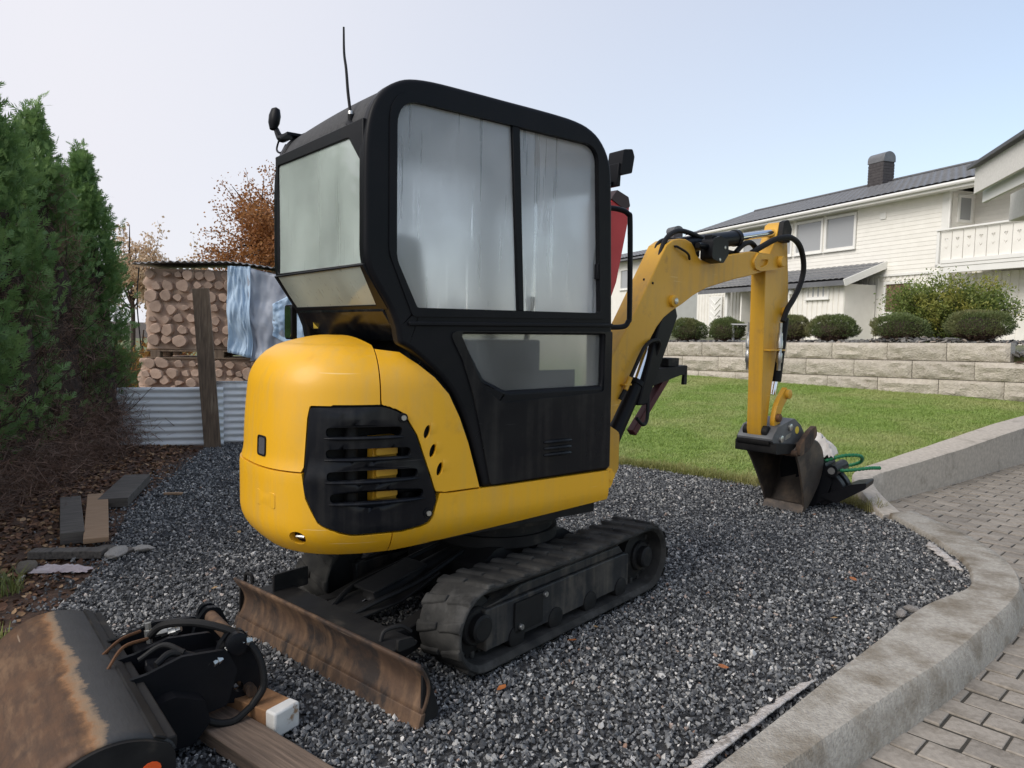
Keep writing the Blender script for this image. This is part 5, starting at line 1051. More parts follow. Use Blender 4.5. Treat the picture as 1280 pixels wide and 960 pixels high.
# roofing sheet laid over the top
G = []
for i in range(150):
    x = -.10 + 2.15 * i / 149; zz = 2.12 + .05 * math.sin(min(1, (x + .1) / 1.2) * math.pi * .5) - .13 * max(0, (x - 1.0)) ** 1.6 + .012 * math.sin(x * 2 * math.pi / .085)
    G.append([tuple(FRM @ Vector((x, y_, zz - .02 * (1 - j / 5) + .02 * nz3(x * 2, y_, 3)))) for j, y_ in enumerate(np.linspace(-.16, 1.1, 6))])
m = MB(); m.sheet(G); o = m.build('roofing_sheet', MT['roof_sheet'], solid=.004, sharp=60); tag(o, 'old curved corrugated sheet laid over the firewood stack', 'metal sheet')
def drape(name, mat, x0, x1, z0f, z1f, y0, label, fold=.03, ph=0.0, edge=.05):
    G = []
    for i in range(34):
        u = i / 33; col_ = []
        for j in range(26):
            v = j / 25; x = x0 + (x1 - x0) * u; zb_ = z0f(u); zt_ = z1f(u); z = zt_ + (zb_ - zt_) * v
            f = fold * (.2 + .4 * v) * (math.sin(u * 7 + ph + 4 * v + 2 * nz3(u * 3, v * 3, ph))) + .07 * nz3(u * 3 + ph, v * 3, 1) + .035 * abs(nz3(u * 7, v * 6, ph)) + .016 * nz3(u * 16, v * 14, ph)
            xx = x + edge * nz3(u * 2 + ph, v * 3, 7) * v; col_.append(tuple(FRM @ Vector((xx, y0 - .05 - abs(fold) - f, z))))
        G.append(col_)
    m = MB(); m.sheet(G); o = m.build(name, mat, solid=.002, sharp=80); return tag(o, label, 'tarpaulin')
drape('tarpaulin', MT['tarp'], 1.05, 1.34, lambda u: .98 - .08 * u, lambda u: 2.10, -.06, 'light blue tarpaulin strip hanging down the firewood stack', .022, .3)
drape('tarpaulin', MT['film'], 1.30, 1.98, lambda u: .86 + .10 * u, lambda u: 2.09 - .16 * u, -.03, 'crumpled grey translucent sheet hanging over the firewood', .045, 1.7, .08)
drape('tarpaulin', MT['tarp'], 1.62, 2.10, lambda u: 1.0 - .05 * u + .2 * (1 - u), lambda u: 1.62 + .26 * u, -.10, 'light blue tarpaulin bunched at the end of the stack beside the cab mirror', .03, 4.1, .08)
for pts in ([(-.06, -.03, 2.05), (-.08, -.06, 1.6), (-.06, -.05, 1.2), (-.05, -.04, 1.03)],):
    m = MB(FRM); m.tube(pts, .008, 6, smooth=4); o = m.build('strap', MT['hose'], None); tag(o, 'black strap tied down the side of the firewood stack', 'strap')

# ------------------------------------------------------------------ background trees and shrub on the left
def tree(name, label, x, y, z, h, crown_r, mat, seed, n_leaf, leaf, trunk_r=.09, crown_z=.6, squash=1.0, bare=.0, droop=0, limbs=26):
    r_ = np.random.default_rng(seed); rt = thing(name, label, 'tree', (x, y, z)); tk = MB(); packs = []
    tk.tube([(0, 0, -.1), (.04, .02, h * .35), (-.05, .05, h * .7), (0, 0, h * .95)], [trunk_r, trunk_r * .8, trunk_r * .45, .01], 9, smooth=4)
    cz = h * crown_z
    for i in range(limbs):
        d = rdir(1, r_)[0]; d[2] = abs(d[2]) * .9 + .05 - (.25 if i % 3 == 0 else 0); d = unit(d); L_ = crown_r * r_.uniform(.65, 1.12); a0 = np.array([0, 0, cz * r_.uniform(.65, 1.05)]); tip = np.array([0, 0, cz]) + d * L_ * np.array([1, 1, squash]); mid = .5 * (a0 + tip) + np.array([0, 0, .1 * L_]) + r_.normal(0, .05 * L_, 3)
        tk.tube([a0, mid, tip], [trunk_r * .35, trunk_r * .2, .006], 5, smooth=3)
        for k in range(9):
            q = r_.uniform(.35, 1.0); p0 = a0 + (tip - a0) * q + r_.normal(0, .05 * L_, 3); tw_ = unit(d + r_.normal(0, .7, 3) - np.array([0, 0, droop])); tl = L_ * r_.uniform(.2, .42); tk.tube([p0, p0 + tw_ * tl], [.007, .002], 4)
            ns = max(3, int(n_leaf / (limbs * 9))); qq = r_.random(ns); C0 = p0 + tw_ * (tl * qq)[:, None] + r_.normal(0, .055 * crown_r, (ns, 3)); D_ = unit(r_.normal(0, 1, (ns, 3)) - np.array([0, 0, .3 + droop])); packs.append(cards(C0, D_, unit(np.cross(D_, rdir(ns, r_))), r_.uniform(*leaf, ns), r_.uniform(*leaf, ns) * .62, np.clip(r_.normal(.5, .28, ns), 0, 1)))
    tk.build('trunk', MT['twig'], rt, sharp=None); leaf_obj('crown', packs, mat, rt); return rt
MT['beech'] = leaf_mat('copper_leaves', (.22, .085, .026), (.50, .23, .075), (.34, .14, .045), .4)
MT['birch'] = leaf_mat('fog_paled_birch_leaves', (.50, .34, .20), (.72, .56, .40), None, .4)  # fog haze is mixed into the pale leaf colour
MT['amber'] = leaf_mat('amber_shrub', (.22, .075, .025), (.42, .24, .05), (.20, .17, .04), .35)
tree('beech_tree', 'copper leaved tree rising behind the firewood stack', -4.0, 12.6, -.05, 3.85, 1.35, MT['beech'], 11, 26000, (.035, .065), .10, .66, .95, limbs=40)
tree('birch_tree', 'pale thin birch in the fog beyond the hedge', -12.6, 24, -.05, 4.8, 1.5, MT['birch'], 12, 6500, (.08, .14), .08, .55, 1.35, droop=.5)
tree('birch_tree', 'pale feathery birch in the fog, right behind the firewood strap', -11.2, 24.5, -.05, 3.6, 1.5, MT['birch'], 13, 6000, (.08, .14), .08, .5, 1.2, droop=.5)
tree('amber_shrub', 'low amber and green shrub between hedge and firewood', -5.75, 11.3, -.05, 1.35, .85, MT['amber'], 14, 6500, (.035, .07), .03, .45, .75)
tree('amber_shrub', 'low amber shrub behind the metal sheet fence beside the pallets', -5.1, 10.6, -.05, .95, .6, MT['amber'], 15, 4000, (.035, .07), .03, .45, .75)

# ------------------------------------------------------------------ timber and rubbish along the gravel edge
def board(name, a, b, w_, t_, z, mat, label, cat='plank', tilt=0, roll=0):
    a, b = Vector((*a, 0)), Vector((*b, 0)); d = b - a; L_ = d.length; m = MB(); NX = 12
    rings = [[(L_ * (i / NX - .5), sy * w_ / 2 * (1 + .015 * nz3(i, sy, 2)), sz * t_ / 2 + .003 * nz3(i * .5, sy, sz)) for sy, sz in ((-1, -1), (1, -1), (1, 1), (-1, 1))] for i in range(NX + 1)]
    V = [p for r_ in rings for p in r_]; m.add(V, [(i * 4 + j, i * 4 + (j + 1) % 4, (i + 1) * 4 + (j + 1) % 4, (i + 1) * 4 + j) for i in range(NX) for j in range(4)] + [(0, 1, 2, 3), tuple(NX * 4 + j for j in (3, 2, 1, 0))])
    o = m.build(name, mat, bevel=.004); o.location = (a + b) / 2 + Vector((0, 0, z + t_ / 2)); o.rotation_euler = (roll, tilt, math.atan2(d.y, d.x)); return tag(o, label, cat)
board('plank', (-3.10, 5.36), (-2.47, 4.24), .135, .032, .035, MT['pine'], 'bare tan pine board lying on the dark timber at the gravel edge')
board('plank', (-3.22, 5.22), (-2.66, 4.32), .13, .075, 0.0, MT['grey_plank'], 'dark grey beam beneath the bare tan pine board')
board('plank', (-3.16, 6.05), (-2.90, 5.20), .20, .070, 0.0, MT['grey_plank'], 'thick weathered beam nearest the metal sheet fence')
board('plank', (-2.74, 4.06), (-2.34, 4.10), .085, .045, .0, MT['grey_plank'], 'short dark timber offcut beside the pale rag')
board('plank', (-2.45, 4.22), (-2.22, 4.16), .10, .018, .004, MT['grey_plank'], 'thin grey offcut at the foot of the tan pine board')
board('wood_strip', (-2.72, 5.60), (-2.58, 5.62), .030, .018, .006, MT['pine'], 'small pale wood strip lying on the gravel', 'wood strip')
MT['pale_stone'] = surf('pale_stone', (.36, .34, .31), (.27, .25, .23), 8, .9, .05, bump=.4, bscale=30, bdist=.006)
def rock(name, p, s, label, mat, cat='stone', seed=0):
    bm = bmesh.new(); bmesh.ops.create_icosphere(bm, subdivisions=3, radius=1)
    for v in bm.verts:
        k = 1 + .28 * noise.noise(v.co * 1.4 + Vector((seed, 0, 0))) + .10 * noise.noise(v.co * 4 + Vector((0, seed, 0))); v.co *= k
    me = bpy.data.meshes.new(name); bm.to_mesh(me); bm.free(); me.materials.append(mat); o = bpy.data.objects.new(name, me); link(o); o.location = p; o.scale = s; o.rotation_euler = (0, 0, seed * 1.7); finish(me, 40); return tag(o, label, cat)
rock('stone', (-2.28, 4.12, .022), (.10, .05, .022), 'flat pale stone at the end of the tan pine board', MT['pale_stone'], seed=1)
rock('stone', (-2.18, 4.22, .015), (.06, .045, .018), 'small pale stone beside the flat pale stone', MT['pale_stone'], seed=2)
rock('stone', (-2.62, 3.84, .02), (.07, .05, .032), 'rounded brown stone against the pale rag', surf('brown_stone', (.16, .14, .11), (.11, .09, .07), 8, .9), seed=3)
MT['rag'] = surf('pale_rag', (.56, .50, .50), (.44, .37, .39), 9, .95, .03, bump=.4, bscale=20, bdist=.01)
def rag(name, p, sx_, sy_, h_, label, mat, seed=0, rz=0, sag=0):
    G = []
    for i in range(30):
        row = []
        for j in range(20):
            u, v = i / 29 - .5, j / 19 - .5; rr = max(abs(u), abs(v)) * 2; k = 1 + .25 * nz3(math.atan2(v, u) * 1.2 + seed, seed, 0)
            z = h_ * (1 - rr ** 2) * (.45 + .6 * (nz3(u * 6 + seed, v * 6, 1) + .5)) + h_ * .55 * abs(nz3(u * 10, v * 10 + seed, 2)); row.append((u * sx_ * k, v * sy_ * k, max(z, .002) - (sag * rr ** 3 if sag else 0)))
        G.append(row)
    m = MB(); m.sheet(G); o = m.build(name, mat, sharp=80); o.location = p; o.rotation_euler = (0, 0, rz); return tag(o, label, 'rag')
rag('rag', (-2.44, 3.85, .0), .30, .085, .032, 'pale pinkish rag lying on the gravel edge beside a brown stone', MT['rag'], 3, .1)
MT['tuft'] = grass_mat('tuft_grass', (.10, .14, .03), (.24, .26, .07), (.30, .26, .10))
for (x, y, n_, h_, lab) in ((-2.52, 3.52, 120, (.05, .15), 'yellow green grass tuft growing beside the pale rag'), (-2.10, 2.95, 70, (.04, .09), 'small grass tuft growing behind the grading bucket'), (-2.72, 4.62, 60, (.02, .05), 'low mossy grass tuft between the timber pieces'), (2.80, 5.50, 110, (.05, .13), 'dry grass tuft at the corner of the concrete kerb')):
    o = blade_clump(int(x * 100) % 97, MT['tuft'], n_, h_, .085, .0028, .9); o.name = 'grass_tuft'; o.data.name = 'grass_tuft'; link(o); o.location = (x, y, .0); tag(o, lab, 'grass')
# peeling white liner along the inside of the kerb
MT['liner'] = surf('white_liner', (.60, .565, .53), (.44, .40, .37), 45, .9, .06, bump=1, bscale=80, bdist=.012, c3=(.28, .25, .22), s3=14, t3=(.52, .62))
def strip(pts, w_, label, seed):
    P = resample(pts, 60); G = []
    for i, (x, y) in enumerate(P):
        a, b = P[max(i - 1, 0)], P[min(i + 1, 59)]; d = Vector((b[0] - a[0], b[1] - a[1])).normalized(); nn = Vector((-d.y, d.x)); ww = w_ * (1 - abs(i / 29.5 - 1) ** 8) * (.8 + .5 * nz3(x, y, seed, 9) + .35 * nz3(x, y, seed, 31))
        G.append([(x + nn.x * ww * q, y + nn.y * ww * q, .016 + .008 * nz3(x + q, y, seed, 9) + .006 * nz3(x + q, y, seed, 40) + .012 * (1 - q)) for q in (0, .33, .66, 1)])
    m = MB(); m.sheet(G); o = m.build('liner_strip', MT['liner'], solid=.006, sharp=80); return tag(o, label, 'liner')
strip([(.40, 1.93), (.62, 2.14), (.85, 2.37), (1.03, 2.545), (1.20, 2.70)], .05, 'long frayed white liner strip along the straight inside of the kerb', 1)
strip([(2.60, 4.05), (2.66, 4.25), (2.70, 4.45), (2.73, 4.62)], .06, 'short white liner piece inside the curve of the kerb', 2)
for i, (x, y) in enumerate(((1.98, 3.46), (1.90, 3.40))):
    rock('stone', (x, y, .02), (.035, .022, .016), ('white flat stone chip against the inside of the kerb', 'small white stone next to the flat white chip by the kerb')[i], MT['liner'], seed=5 + i)

# ------------------------------------------------------------------ grading bucket lying on timber
GB = thing('grading_bucket', 'rusty grading bucket with black hydraulic tilt hitch, lying face down on timber', 'bucket', (-1.25, 2.255, 0), math.atan2(.63, .77))
SEC = cr([(.03, 0, .215), (.014, 0, .242), (-.04, 0, .270), (-.10, 0, .284), (-.17, 0, .278), (-.24, 0, .246), (-.30, 0, .190), (-.345, 0, .115), (-.372, 0, .035), (-.375, 0, .004)], 4)
def gb_mat():
    m = surf('grading_bucket_rust', (.125, .066, .036), (.075, .043, .027), 9, .68, .12, metal=.3, stretch=(3.5, 1, 3.5), bump=.35, bscale=30, bdist=.004, c3=(.17, .10, .057), s3=5, t3=(.50, .66), grime=((.055, .034, .024), .8, (.34, .26, .19))); N, L = nodes(m); p = N['Principled BSDF']
    tc = N.new('ShaderNodeTexCoord'); sp_ = N.new('ShaderNodeSeparateXYZ'); L.new(tc.outputs['Object'], sp_.inputs[0]); nz = N.new('ShaderNodeTexNoise'); nz.inputs['Scale'].default_value = 9; nz.inputs['Detail'].default_value = 8; nz.inputs['Roughness'].default_value = .7; L.new(tc.outputs['Object'], nz.inputs['Vector'])
    ad = N.new('ShaderNodeMath'); ad.operation = 'MULTIPLY_ADD'; ad.inputs[1].default_value = .11; L.new(nz.outputs['Fac'], ad.inputs[0]); L.new(sp_.outputs['X'], ad.inputs[2])
    # remaining black paint near the hitch, then a bright worn edge, then rust
    r1 = N.new('ShaderNodeValToRGB'); e = r1.color_ramp.elements; L.new(ad.outputs[0], r1.inputs[0])
    mr = N.new('ShaderNodeMapRange'); mr.inputs['From Min'].default_value = -.16; mr.inputs['From Max'].default_value = 0.02; L.new(ad.outputs[0], mr.inputs['Value']); L.new(mr.outputs[0], r1.inputs[0])
    for _ in range(3): e.new(.5)
    for q, (pos, c) in zip(e, ((.18, (0, 0, 0, 0)), (.36, (.32, .165, .075, .75)), (.45, (.46, .33, .21, .45)), (.56, (.055, .055, .056, 1)), (1.0, (.035, .036, .038, 1)))): q.position = pos; q.color = c
    src = p.inputs['Base Color'].links[0].from_socket; mx_ = N.new('ShaderNodeMix'); mx_.data_type = 'RGBA'; L.new(r1.outputs['Alpha'], mx_.inputs['Factor']); L.new(src, mx_.inputs['A']); L.new(r1.outputs['Color'], mx_.inputs['B']); L.new(mx_.outputs['Result'], p.inputs['Base Color']); return m
MT['gb'] = gb_mat()
m = MB(); m.sheet([[(p.x, y_, p.z + .004 * nz3(p.x * 3, y_ * 3, 1)) for y_ in np.linspace(-.53, .53, 24)] for p in SEC]); sh = m.build('bucket_shell', MT['gb'], GB, solid=.014, sharp=60)
so = [(p.x, p.z) for p in SEC] + [(-.10, .004), (.03, .10)]
for sg in (-1, 1):
    m = MB(); m.prism(so, sg * .53, sg * .545, lambda a, b, h: (a, h, b)); e_ = m.build('bucket_side', MT['black_steel'], GB, bevel=.003)
    if sg < 0: m = MB(); m.prism([(-.03 + .024 * math.cos(a), .19 + .02 * math.sin(a)) for a in np.linspace(0, 6.28, 14)[:-1]], sg * .545, sg * .548, lambda a, b, h: (a, h, b)); m.build('orange_mark', MT['sticker_o'], e_)
m = MB(); m.box((.024, 0, .236), (.030, 1.06, .034)); m.box((-.004, 0, .262), (.036, 1.07, .010), rot=(0, R(28), 0)); m.build('edge_bar', MT['black_steel'], GB, bevel=.006)
m = MB(); m.prism([(-.375, -.002), (-.365, .03), (-.382, .03), (-.395, -.002)], -.54, .54, lambda a, b, h: (a, h, b)); m.build('cutting_edge', MT['rust'], GB, bevel=.002)
# hitch: ribbed plates, tilt bearing, ears with pins
for yy in (-.20, .0, .20):
    m = MB(); m.prism(rounded([(-.10, .275), (.02, .285), (.14, .315), (.30, .30), (.34, .22), (.30, .10), (.10, .08), (.03, .20)], .02, 3), yy - .009, yy + .009, lambda a, b, h: (a, h, b)); m.build('hitch_rib', MT['black'], GB, bevel=.003)
m = MB(); m.box((.17, .02, .215), (.24, .42, .05), rot=(0, R(4), 0)); m.box((.12, .02, .14), (.20, .36, .14)); hb = m.build('hitch_block', MT['black'], GB, bevel=.014)
m = MB(); m.prism(rounded([(.02, .03), (.16, .03), (.22, .09), (.20, .17), (.10, .21), (.02, .20)], .02, 3), -.27, -.20, lambda a, b, h: (a, h, b)); m.build('hitch_cheek', MT['black'], GB, bevel=.010)
m = MB(); m.cyl((.05, .02, .19), (.36, .02, .17), .075, n=24); m.build('tilt_bearing', MT['black'], GB, bevel=.006)
for yy in (.15, -.14):
    m = MB(); m.prism(rounded([(.22, .10), (.42, .06), (.46, .14), (.42, .26), (.385, .335), (.33, .345), (.29, .30)], .03, 4), yy - .014, yy + .014, lambda a, b, h: (a, h, b), [[(.36 + .02 * math.cos(a), .13 + .02 * math.sin(a)) for a in np.linspace(0, 6.28, 12)[:-1]]]); m.build('hitch_ear', MT['black'], GB, bevel=.005)
m = MB(); m.cyl((.345, -.18, .305), (.345, .19, .305), .026, n=18); m.build('hitch_pin', MT['rust'], GB)
for yy in (-.19, .19): m = MB(); m.lathe([(0, .02), (.03, .02), (.042, .012), (.042, -.012), (0, -.012)], T(.345, yy, .305) @ Matrix.Rotation(R(90 if yy < 0 else -90), 4, 'X'), 20); m.build('pin_collar', MT['black'], GB)
m = MB(); m.cyl((.40, -.19, .115), (.40, .19, .115), .022, n=16); m.build('hitch_pin', MT['rust'], GB)
for (p0, p1, r__) in (((-.02, .30, .17), (.24, .27, .19), .035),):
    m = MB(); m.cyl(p0, p1, r__, n=18); c_ = m.build('tilt_cylinder', MT['black'], GB, bevel=.004); m = MB(); d_ = (Vector(p1) - Vector(p0)); m.cyl(p1, Vector(p1) + d_ * .35, .018, n=14); m.build('cylinder_rod', MT['chrome'], c_)
for pts, r__ in (([(.10, .10, .30), (.13, .05, .345), (.19, -.02, .365), (.27, -.09, .36), (.36, -.16, .325), (.42, -.21, .25), (.43, -.24, .15), (.38, -.25, .09)], .014), ([(.06, -.16, .29), (.12, -.14, .31), (.20, -.17, .285), (.24, -.20, .26)], .013), ([(.38, -.25, .09), (.30, -.26, .06), (.22, -.24, .08), (.18, -.20, .13)], .013), ([(.02, -.08, .29), (.10, -.10, .33), (.16, -.16, .31)], .010)):
    m = MB(); m.tube(pts, r__, 10, smooth=7); m.build('hydraulic_hose', MT['hose'], GB)
for (a, b) in (((.10, .11, .27), (.095, .115, .345)), ((.16, .06, .31), (.20, .035, .325)), ((.25, -.205, .262), (.30, -.19, .275)), ((.30, -.19, .275), (.335, -.165, .30)), ((.36, -.20, .31), (.40, -.19, .305)), ((.13, .16, .28), (.20, .13, .295))):
    m = MB(); A, B_ = Vector(a), Vector(b); m.tube([A, A.lerp(B_, .3), A.lerp(B_, .32), A.lerp(B_, .65), A.lerp(B_, .67), B_], [.012, .012, .017, .017, .012, .012], 6); m.build('hose_fitting', MT['zinc'], GB)
for (a, b, c) in (((-.08, .05, .286), (.0, .13, .30), (.08, .17, .30)), ((-.09, -.10, .288), (-.02, -.02, .325), (.08, .05, .31))):
    m = MB(); m.tube([a, b, c], .006, 6, smooth=5); m.build('guide_rod', MT['rust_bright'], GB)
HM = T(.03, .02, 0) @ Matrix.Diagonal((.86, .86, .95, 1))
for ch_ in GB.children:
    if ch_.name.split('.')[0] not in ('bucket_shell', 'bucket_side', 'edge_bar', 'cutting_edge'): ch_.matrix_local = HM
MT['beam'] = surf('brown_beam', (.21, .15, .11), (.12, .085, .062), 5, .85, .08, stretch=(1, 22, 22), bump=.5, bscale=8, bdist=.006, c3=(.07, .052, .04), s3=2.2, t3=(.5, .75))
board('timber_beam', (-1.22, 2.52), (-.52, 1.98), .14, .050, 0, MT['beam'], 'smooth brown timber beam under the grading bucket', 'timber')
m = MB(); m.prism(rounded([(-.11, -.06), (.11, -.05), (.12, .05), (-.10, .06)], .01, 2), 0, .085, lambda a, b, h: (a, b, h)); o = m.build('timber_block', surf('rotten_wood', (.33, .17, .075), (.22, .11, .05), 12, .9, .05, bump=.6, bscale=25, bdist=.01), bevel=.004); o.location = (-.86, 2.40, 0); o.rotation_euler = (0, 0, R(-32)); tag(o, 'split orange brown timber block with one white painted end, by the bucket hitch', 'timber')
m = MB(); m.box((.132, 0, .045), (.05, .105, .088)); m.build('painted_end', surf('chipped_white_paint', (.70, .69, .66), (.60, .59, .56), 12, .7, .08, c3=(.30, .19, .11), s3=14, t3=(.60, .66), bump=.4, bscale=40, bdist=.004), o, bevel=.008)
# ================================================================== right: block wall, planting, house, carport, attachments
MT['block'] = surf('split_face_block', (.53, .48, .405), (.42, .375, .315), 12, .92, .05, bump=.9, bscale=30, bdist=.03, c3=(.28, .245, .20), s3=3, t3=(.55, .75), rand=.10)
MT['white_wood'] = surf('white_painted_wood', (.86, .835, .77), (.80, .775, .71), 3, .6, .08, c3=(.72, .70, .65), s3=1.2, t3=(.6, .8), bump=.06, bscale=30, rand=.03)
MT['white_trim'] = surf('white_trim', (.82, .81, .77), (.78, .77, .73), 3, .55, .08)
MT['tile'] = surf('dark_roof_tile', (.115, .118, .125), (.16, .163, .17), 5, .35, .1, c3=(.11, .11, .115), s3=2, t3=(.55, .8))
MT['brick_dark'] = surf('dark_chimney_brick', (.045, .04, .042), (.075, .068, .068), 10, .8, .08, bump=.3, bscale=20)
MT['house_glass'] = window_glass('window_glass', (.33, .34, .345))  # grey base colour carries the sky reflection in the panes
MT['curtain'] = surf('brown_curtain', (.20, .12, .08), (.14, .085, .06), 4, .8, .05)
MT['grey_wood'] = surf('grey_painted_wood', (.42, .42, .42), (.34, .34, .34), 5, .7, .08)

# ------------------------------------------------------------------ retaining wall of split blocks
WD = Vector((-.6571, .7538, 0)); WNn = Vector((-.7538, -.6571, 0)); W0 = Vector((6.9, 12, 0))
WF = Matrix((WD, WNn, Vector((0, 0, 1)))).transposed().to_4x4(); WF.translation = W0
rw = thing('retaining_wall', 'pale split-face block retaining wall above the lawn', 'wall'); rw.matrix_world = WF
BH, BL = .298, .93
blk = []
for q in range(6):
    m = MB(); nx_, nz_ = 14, 7; G = []
    for i in range(nx_ + 1):
        row = []
        for j in range(nz_ + 1):
            u, v = i / nx_, j / nz_; e = min(u, 1 - u) * 8; f = min(v, 1 - v) * 5; edge_ = min(1, e, f)
            d_ = .038 * edge_ ** .6 + .050 * edge_ * (nz3(u * 5 + q * 9, v * 2.2, q) + .6 * nz3(u * 12 + q * 7, v * 5, q + 3)); row.append((u * BL - BL / 2, d_ - .035, v * BH))
        G.append(row)
    m.sheet(G); V = [(-BL / 2, -.035, 0), (BL / 2, -.035, 0), (BL / 2, -.035, BH), (-BL / 2, -.035, BH)]; V2 = [(a, -.28, b) for a, _, b in V]
    m.add(V + V2, [(4, 5, 6, 7), (0, 1, 5, 4), (1, 2, 6, 5), (2, 3, 7, 6), (3, 0, 4, 7)]); blk.append(m.mesh('block', MT['block'], 28))
for cidx, (ztop, s0, smax) in enumerate(((1.235, -1.135, 10), (.932, -1.56, 10), (.629, -1.98, 10), (.326, -2.4, 10), (.02, -2.8, 10))):
    s = s0; k = 0
    while s < smax:
        L_ = BL * (1.0 + .04 * ((k * 7 + cidx * 3) % 3 - 1)); o = bpy.data.objects.new('block', blk[(k * 5 + cidx * 2) % 6]); link(o, rw)
        mid = s + L_ / 2; zt = ztop - .0235 * (mid - .2); o.location = (mid, random.uniform(-.006, .006) - .02 * (cidx == 0), zt - BH); o.scale = ((L_ - .008) / BL, 1, .985); o.rotation_euler = (0, math.atan(.0235), 0); s += L_; k += 1
# terrace ground behind the wall, up to the house
def tz(x, y): return 1.17 + .02 * nz3(x, y, 0, .5)
wp = lambda s, off: tuple((W0 + WD * s + WNn * off)[:2])
TER = [wp(-4.5, -.26), wp(10, -.26), (-2, 40), (-30, 75), (60, 75), (60, 12), (16, 8)]
poly_sheet('terrace_ground', TER, 0, surf('terrace_soil', (.10, .10, .055), (.13, .14, .06), 3, .95, .04, c3=(.09, .08, .06), s3=1), thick=1.6, step=2.0, zf=lambda a, b: min(1.17, 1.235 - .03) if False else 1.10 + .02 * nz3(a, b, 0, .4))
# slate and cobble mulch along the top
MT['slate'] = stone_mat('slate_mulch', [(0, (.07, .068, .068)), (.5, (.13, .125, .12)), (.8, (.21, .20, .185)), (.95, (.30, .24, .19)), (1, (.38, .36, .33))], .85)
n = 2600; S_ = rng.uniform(-1.05, 9.5, n); O_ = rng.uniform(-1.6, -.30, n); hump = .06 * np.exp(-((S_ - .6) / .7) ** 2) + .02
XY = np.array([W0 + WD * float(a) + WNn * float(b) for a, b in zip(S_, O_)]); zz = 1.235 - .0235 * S_ - .02 + hump * np.clip((-.28 - O_) / .25, 0, 1) + rng.uniform(-.02, .03, n); sz_ = rng.uniform(.03, .085, n)
ro_ = np.stack([rng.normal(0, .35, n), rng.normal(0, .35, n), rng.uniform(0, 6.28, n)], 1); src = stones(6, MT['slate'], .5, 12, .3)
n2 = 1500; S2 = rng.uniform(-4.0, -1.15, n2); O2 = rng.uniform(-2.2, -.05, n2); XY2 = np.array([W0 + WD * float(a) + WNn * float(b) for a, b in zip(S2, O2)]); z2 = 1.02 + .10 * np.clip(-O2, 0, 2) + rng.uniform(-.02, .03, n2) + .05 * np.clip(S2 + 2, -2, 1)
scatter('slate_mulch', np.concatenate([np.c_[XY[:, :2], zz], np.c_[XY2[:, :2], z2]]), np.concatenate([ro_, np.stack([rng.normal(0, .4, n2), rng.normal(0, .4, n2), rng.uniform(0, 6.28, n2)], 1)]), np.repeat(np.concatenate([sz_, rng.uniform(.03, .09, n2)])[:, None], 3, 1), src, label='grey slate mulch piled on top of the block wall', cat='stones')
slope = MB(WF); slope.add([(-4.2, 0.0, .55), (-1.2, 0.0, .97), (-1.2, -2.4, 1.17), (-4.2, -2.4, 1.17)], [(0, 1, 2, 3)]); so_ = slope.build('bank', MT['soil']); so_['kind'] = 'structure'
# clipped shrubs
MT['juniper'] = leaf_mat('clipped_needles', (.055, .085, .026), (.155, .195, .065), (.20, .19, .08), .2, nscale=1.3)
MT['juniper_dead'] = leaf_mat('brown_needles', (.07, .04, .028), (.13, .08, .05), None, .1)
def clipped(p, w_, h_, seed, label):
    r_ = np.random.default_rng(seed); rt = thing('clipped_shrub', label, 'shrub', p, 0, 'clipped shrubs on the wall'); st = MB()
    for i in range(14):
        a = r_.uniform(0, 6.28); q = w_ * .33 * r_.random(); st.tube([(0, 0, -.05), (q * .4 * math.cos(a), q * .4 * math.sin(a), h_ * .3), (q * math.cos(a), q * math.sin(a), h_ * .6)], [.018, .012, .006], 5)
    st.build('stems', MT['twig'], rt, sharp=None)
    cb = MB(); cb.sheet([[(w_ * .36 * math.sin(p_) * math.cos(a) * (1 + .15 * nz3(math.cos(a) * 2, math.sin(a) * 2 + seed, p_)), w_ * .33 * math.sin(p_) * math.sin(a), h_ * (.46 - .36 * math.cos(p_))) for a in np.linspace(0, 2 * math.pi, 19)] for p_ in np.linspace(.05, math.pi - .05, 10)]); cb.build('inner_branches', MT['inner'], rt, sharp=20)
    def shell(n, zlo, inn):
        d = rdir(n, r_); d[:, 2] = np.where(d[:, 2] < -.55, -d[:, 2], d[:, 2]); lump = 1 + .22 * np.array([nz3(*(q * 1.9 + seed * 3.7)) for q in d]) + .05 * np.array([nz3(*(q * 6 + seed)) for q in d])
        rr = np.array([w_ / 2, w_ / 2 * .9, h_ * .52]) * np.where(d[:, 2:3] > 0, [1, 1, .95], [.96, .96, .85]); C0 = d * rr * lump[:, None] * (inn + (1 - inn) * r_.random((n, 1)) ** .5); C0[:, 2] += h_ * .50; return C0, d
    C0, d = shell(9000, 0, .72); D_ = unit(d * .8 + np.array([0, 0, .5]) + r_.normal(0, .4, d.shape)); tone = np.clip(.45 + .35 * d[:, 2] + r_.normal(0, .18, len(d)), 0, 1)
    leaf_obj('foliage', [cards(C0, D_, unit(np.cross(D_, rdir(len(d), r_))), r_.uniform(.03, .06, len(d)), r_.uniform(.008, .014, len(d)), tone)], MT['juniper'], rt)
    n = 4200; d = rdir(n, r_); d[:, 2] = -abs(d[:, 2]); C0 = d * np.array([w_ * .40, w_ * .38, h_ * .42]) * r_.uniform(.6, 1, (n, 1)); C0[:, 2] += h_ * .46; C0[:, 2] = np.maximum(C0[:, 2], .01); D_ = unit(r_.normal(0, 1, (n, 3))); leaf_obj('dead_skirt', [cards(C0, D_, unit(np.cross(D_, rdir(n, r_))), r_.uniform(.03, .07, n), r_.uniform(.006, .010, n), r_.random(n), 'strip')], MT['juniper_dead'], rt)
clipped((4.0, 16.55, 1.06), .80, .56, 1, 'low rounded clipped shrub on the wall, beside the white door')
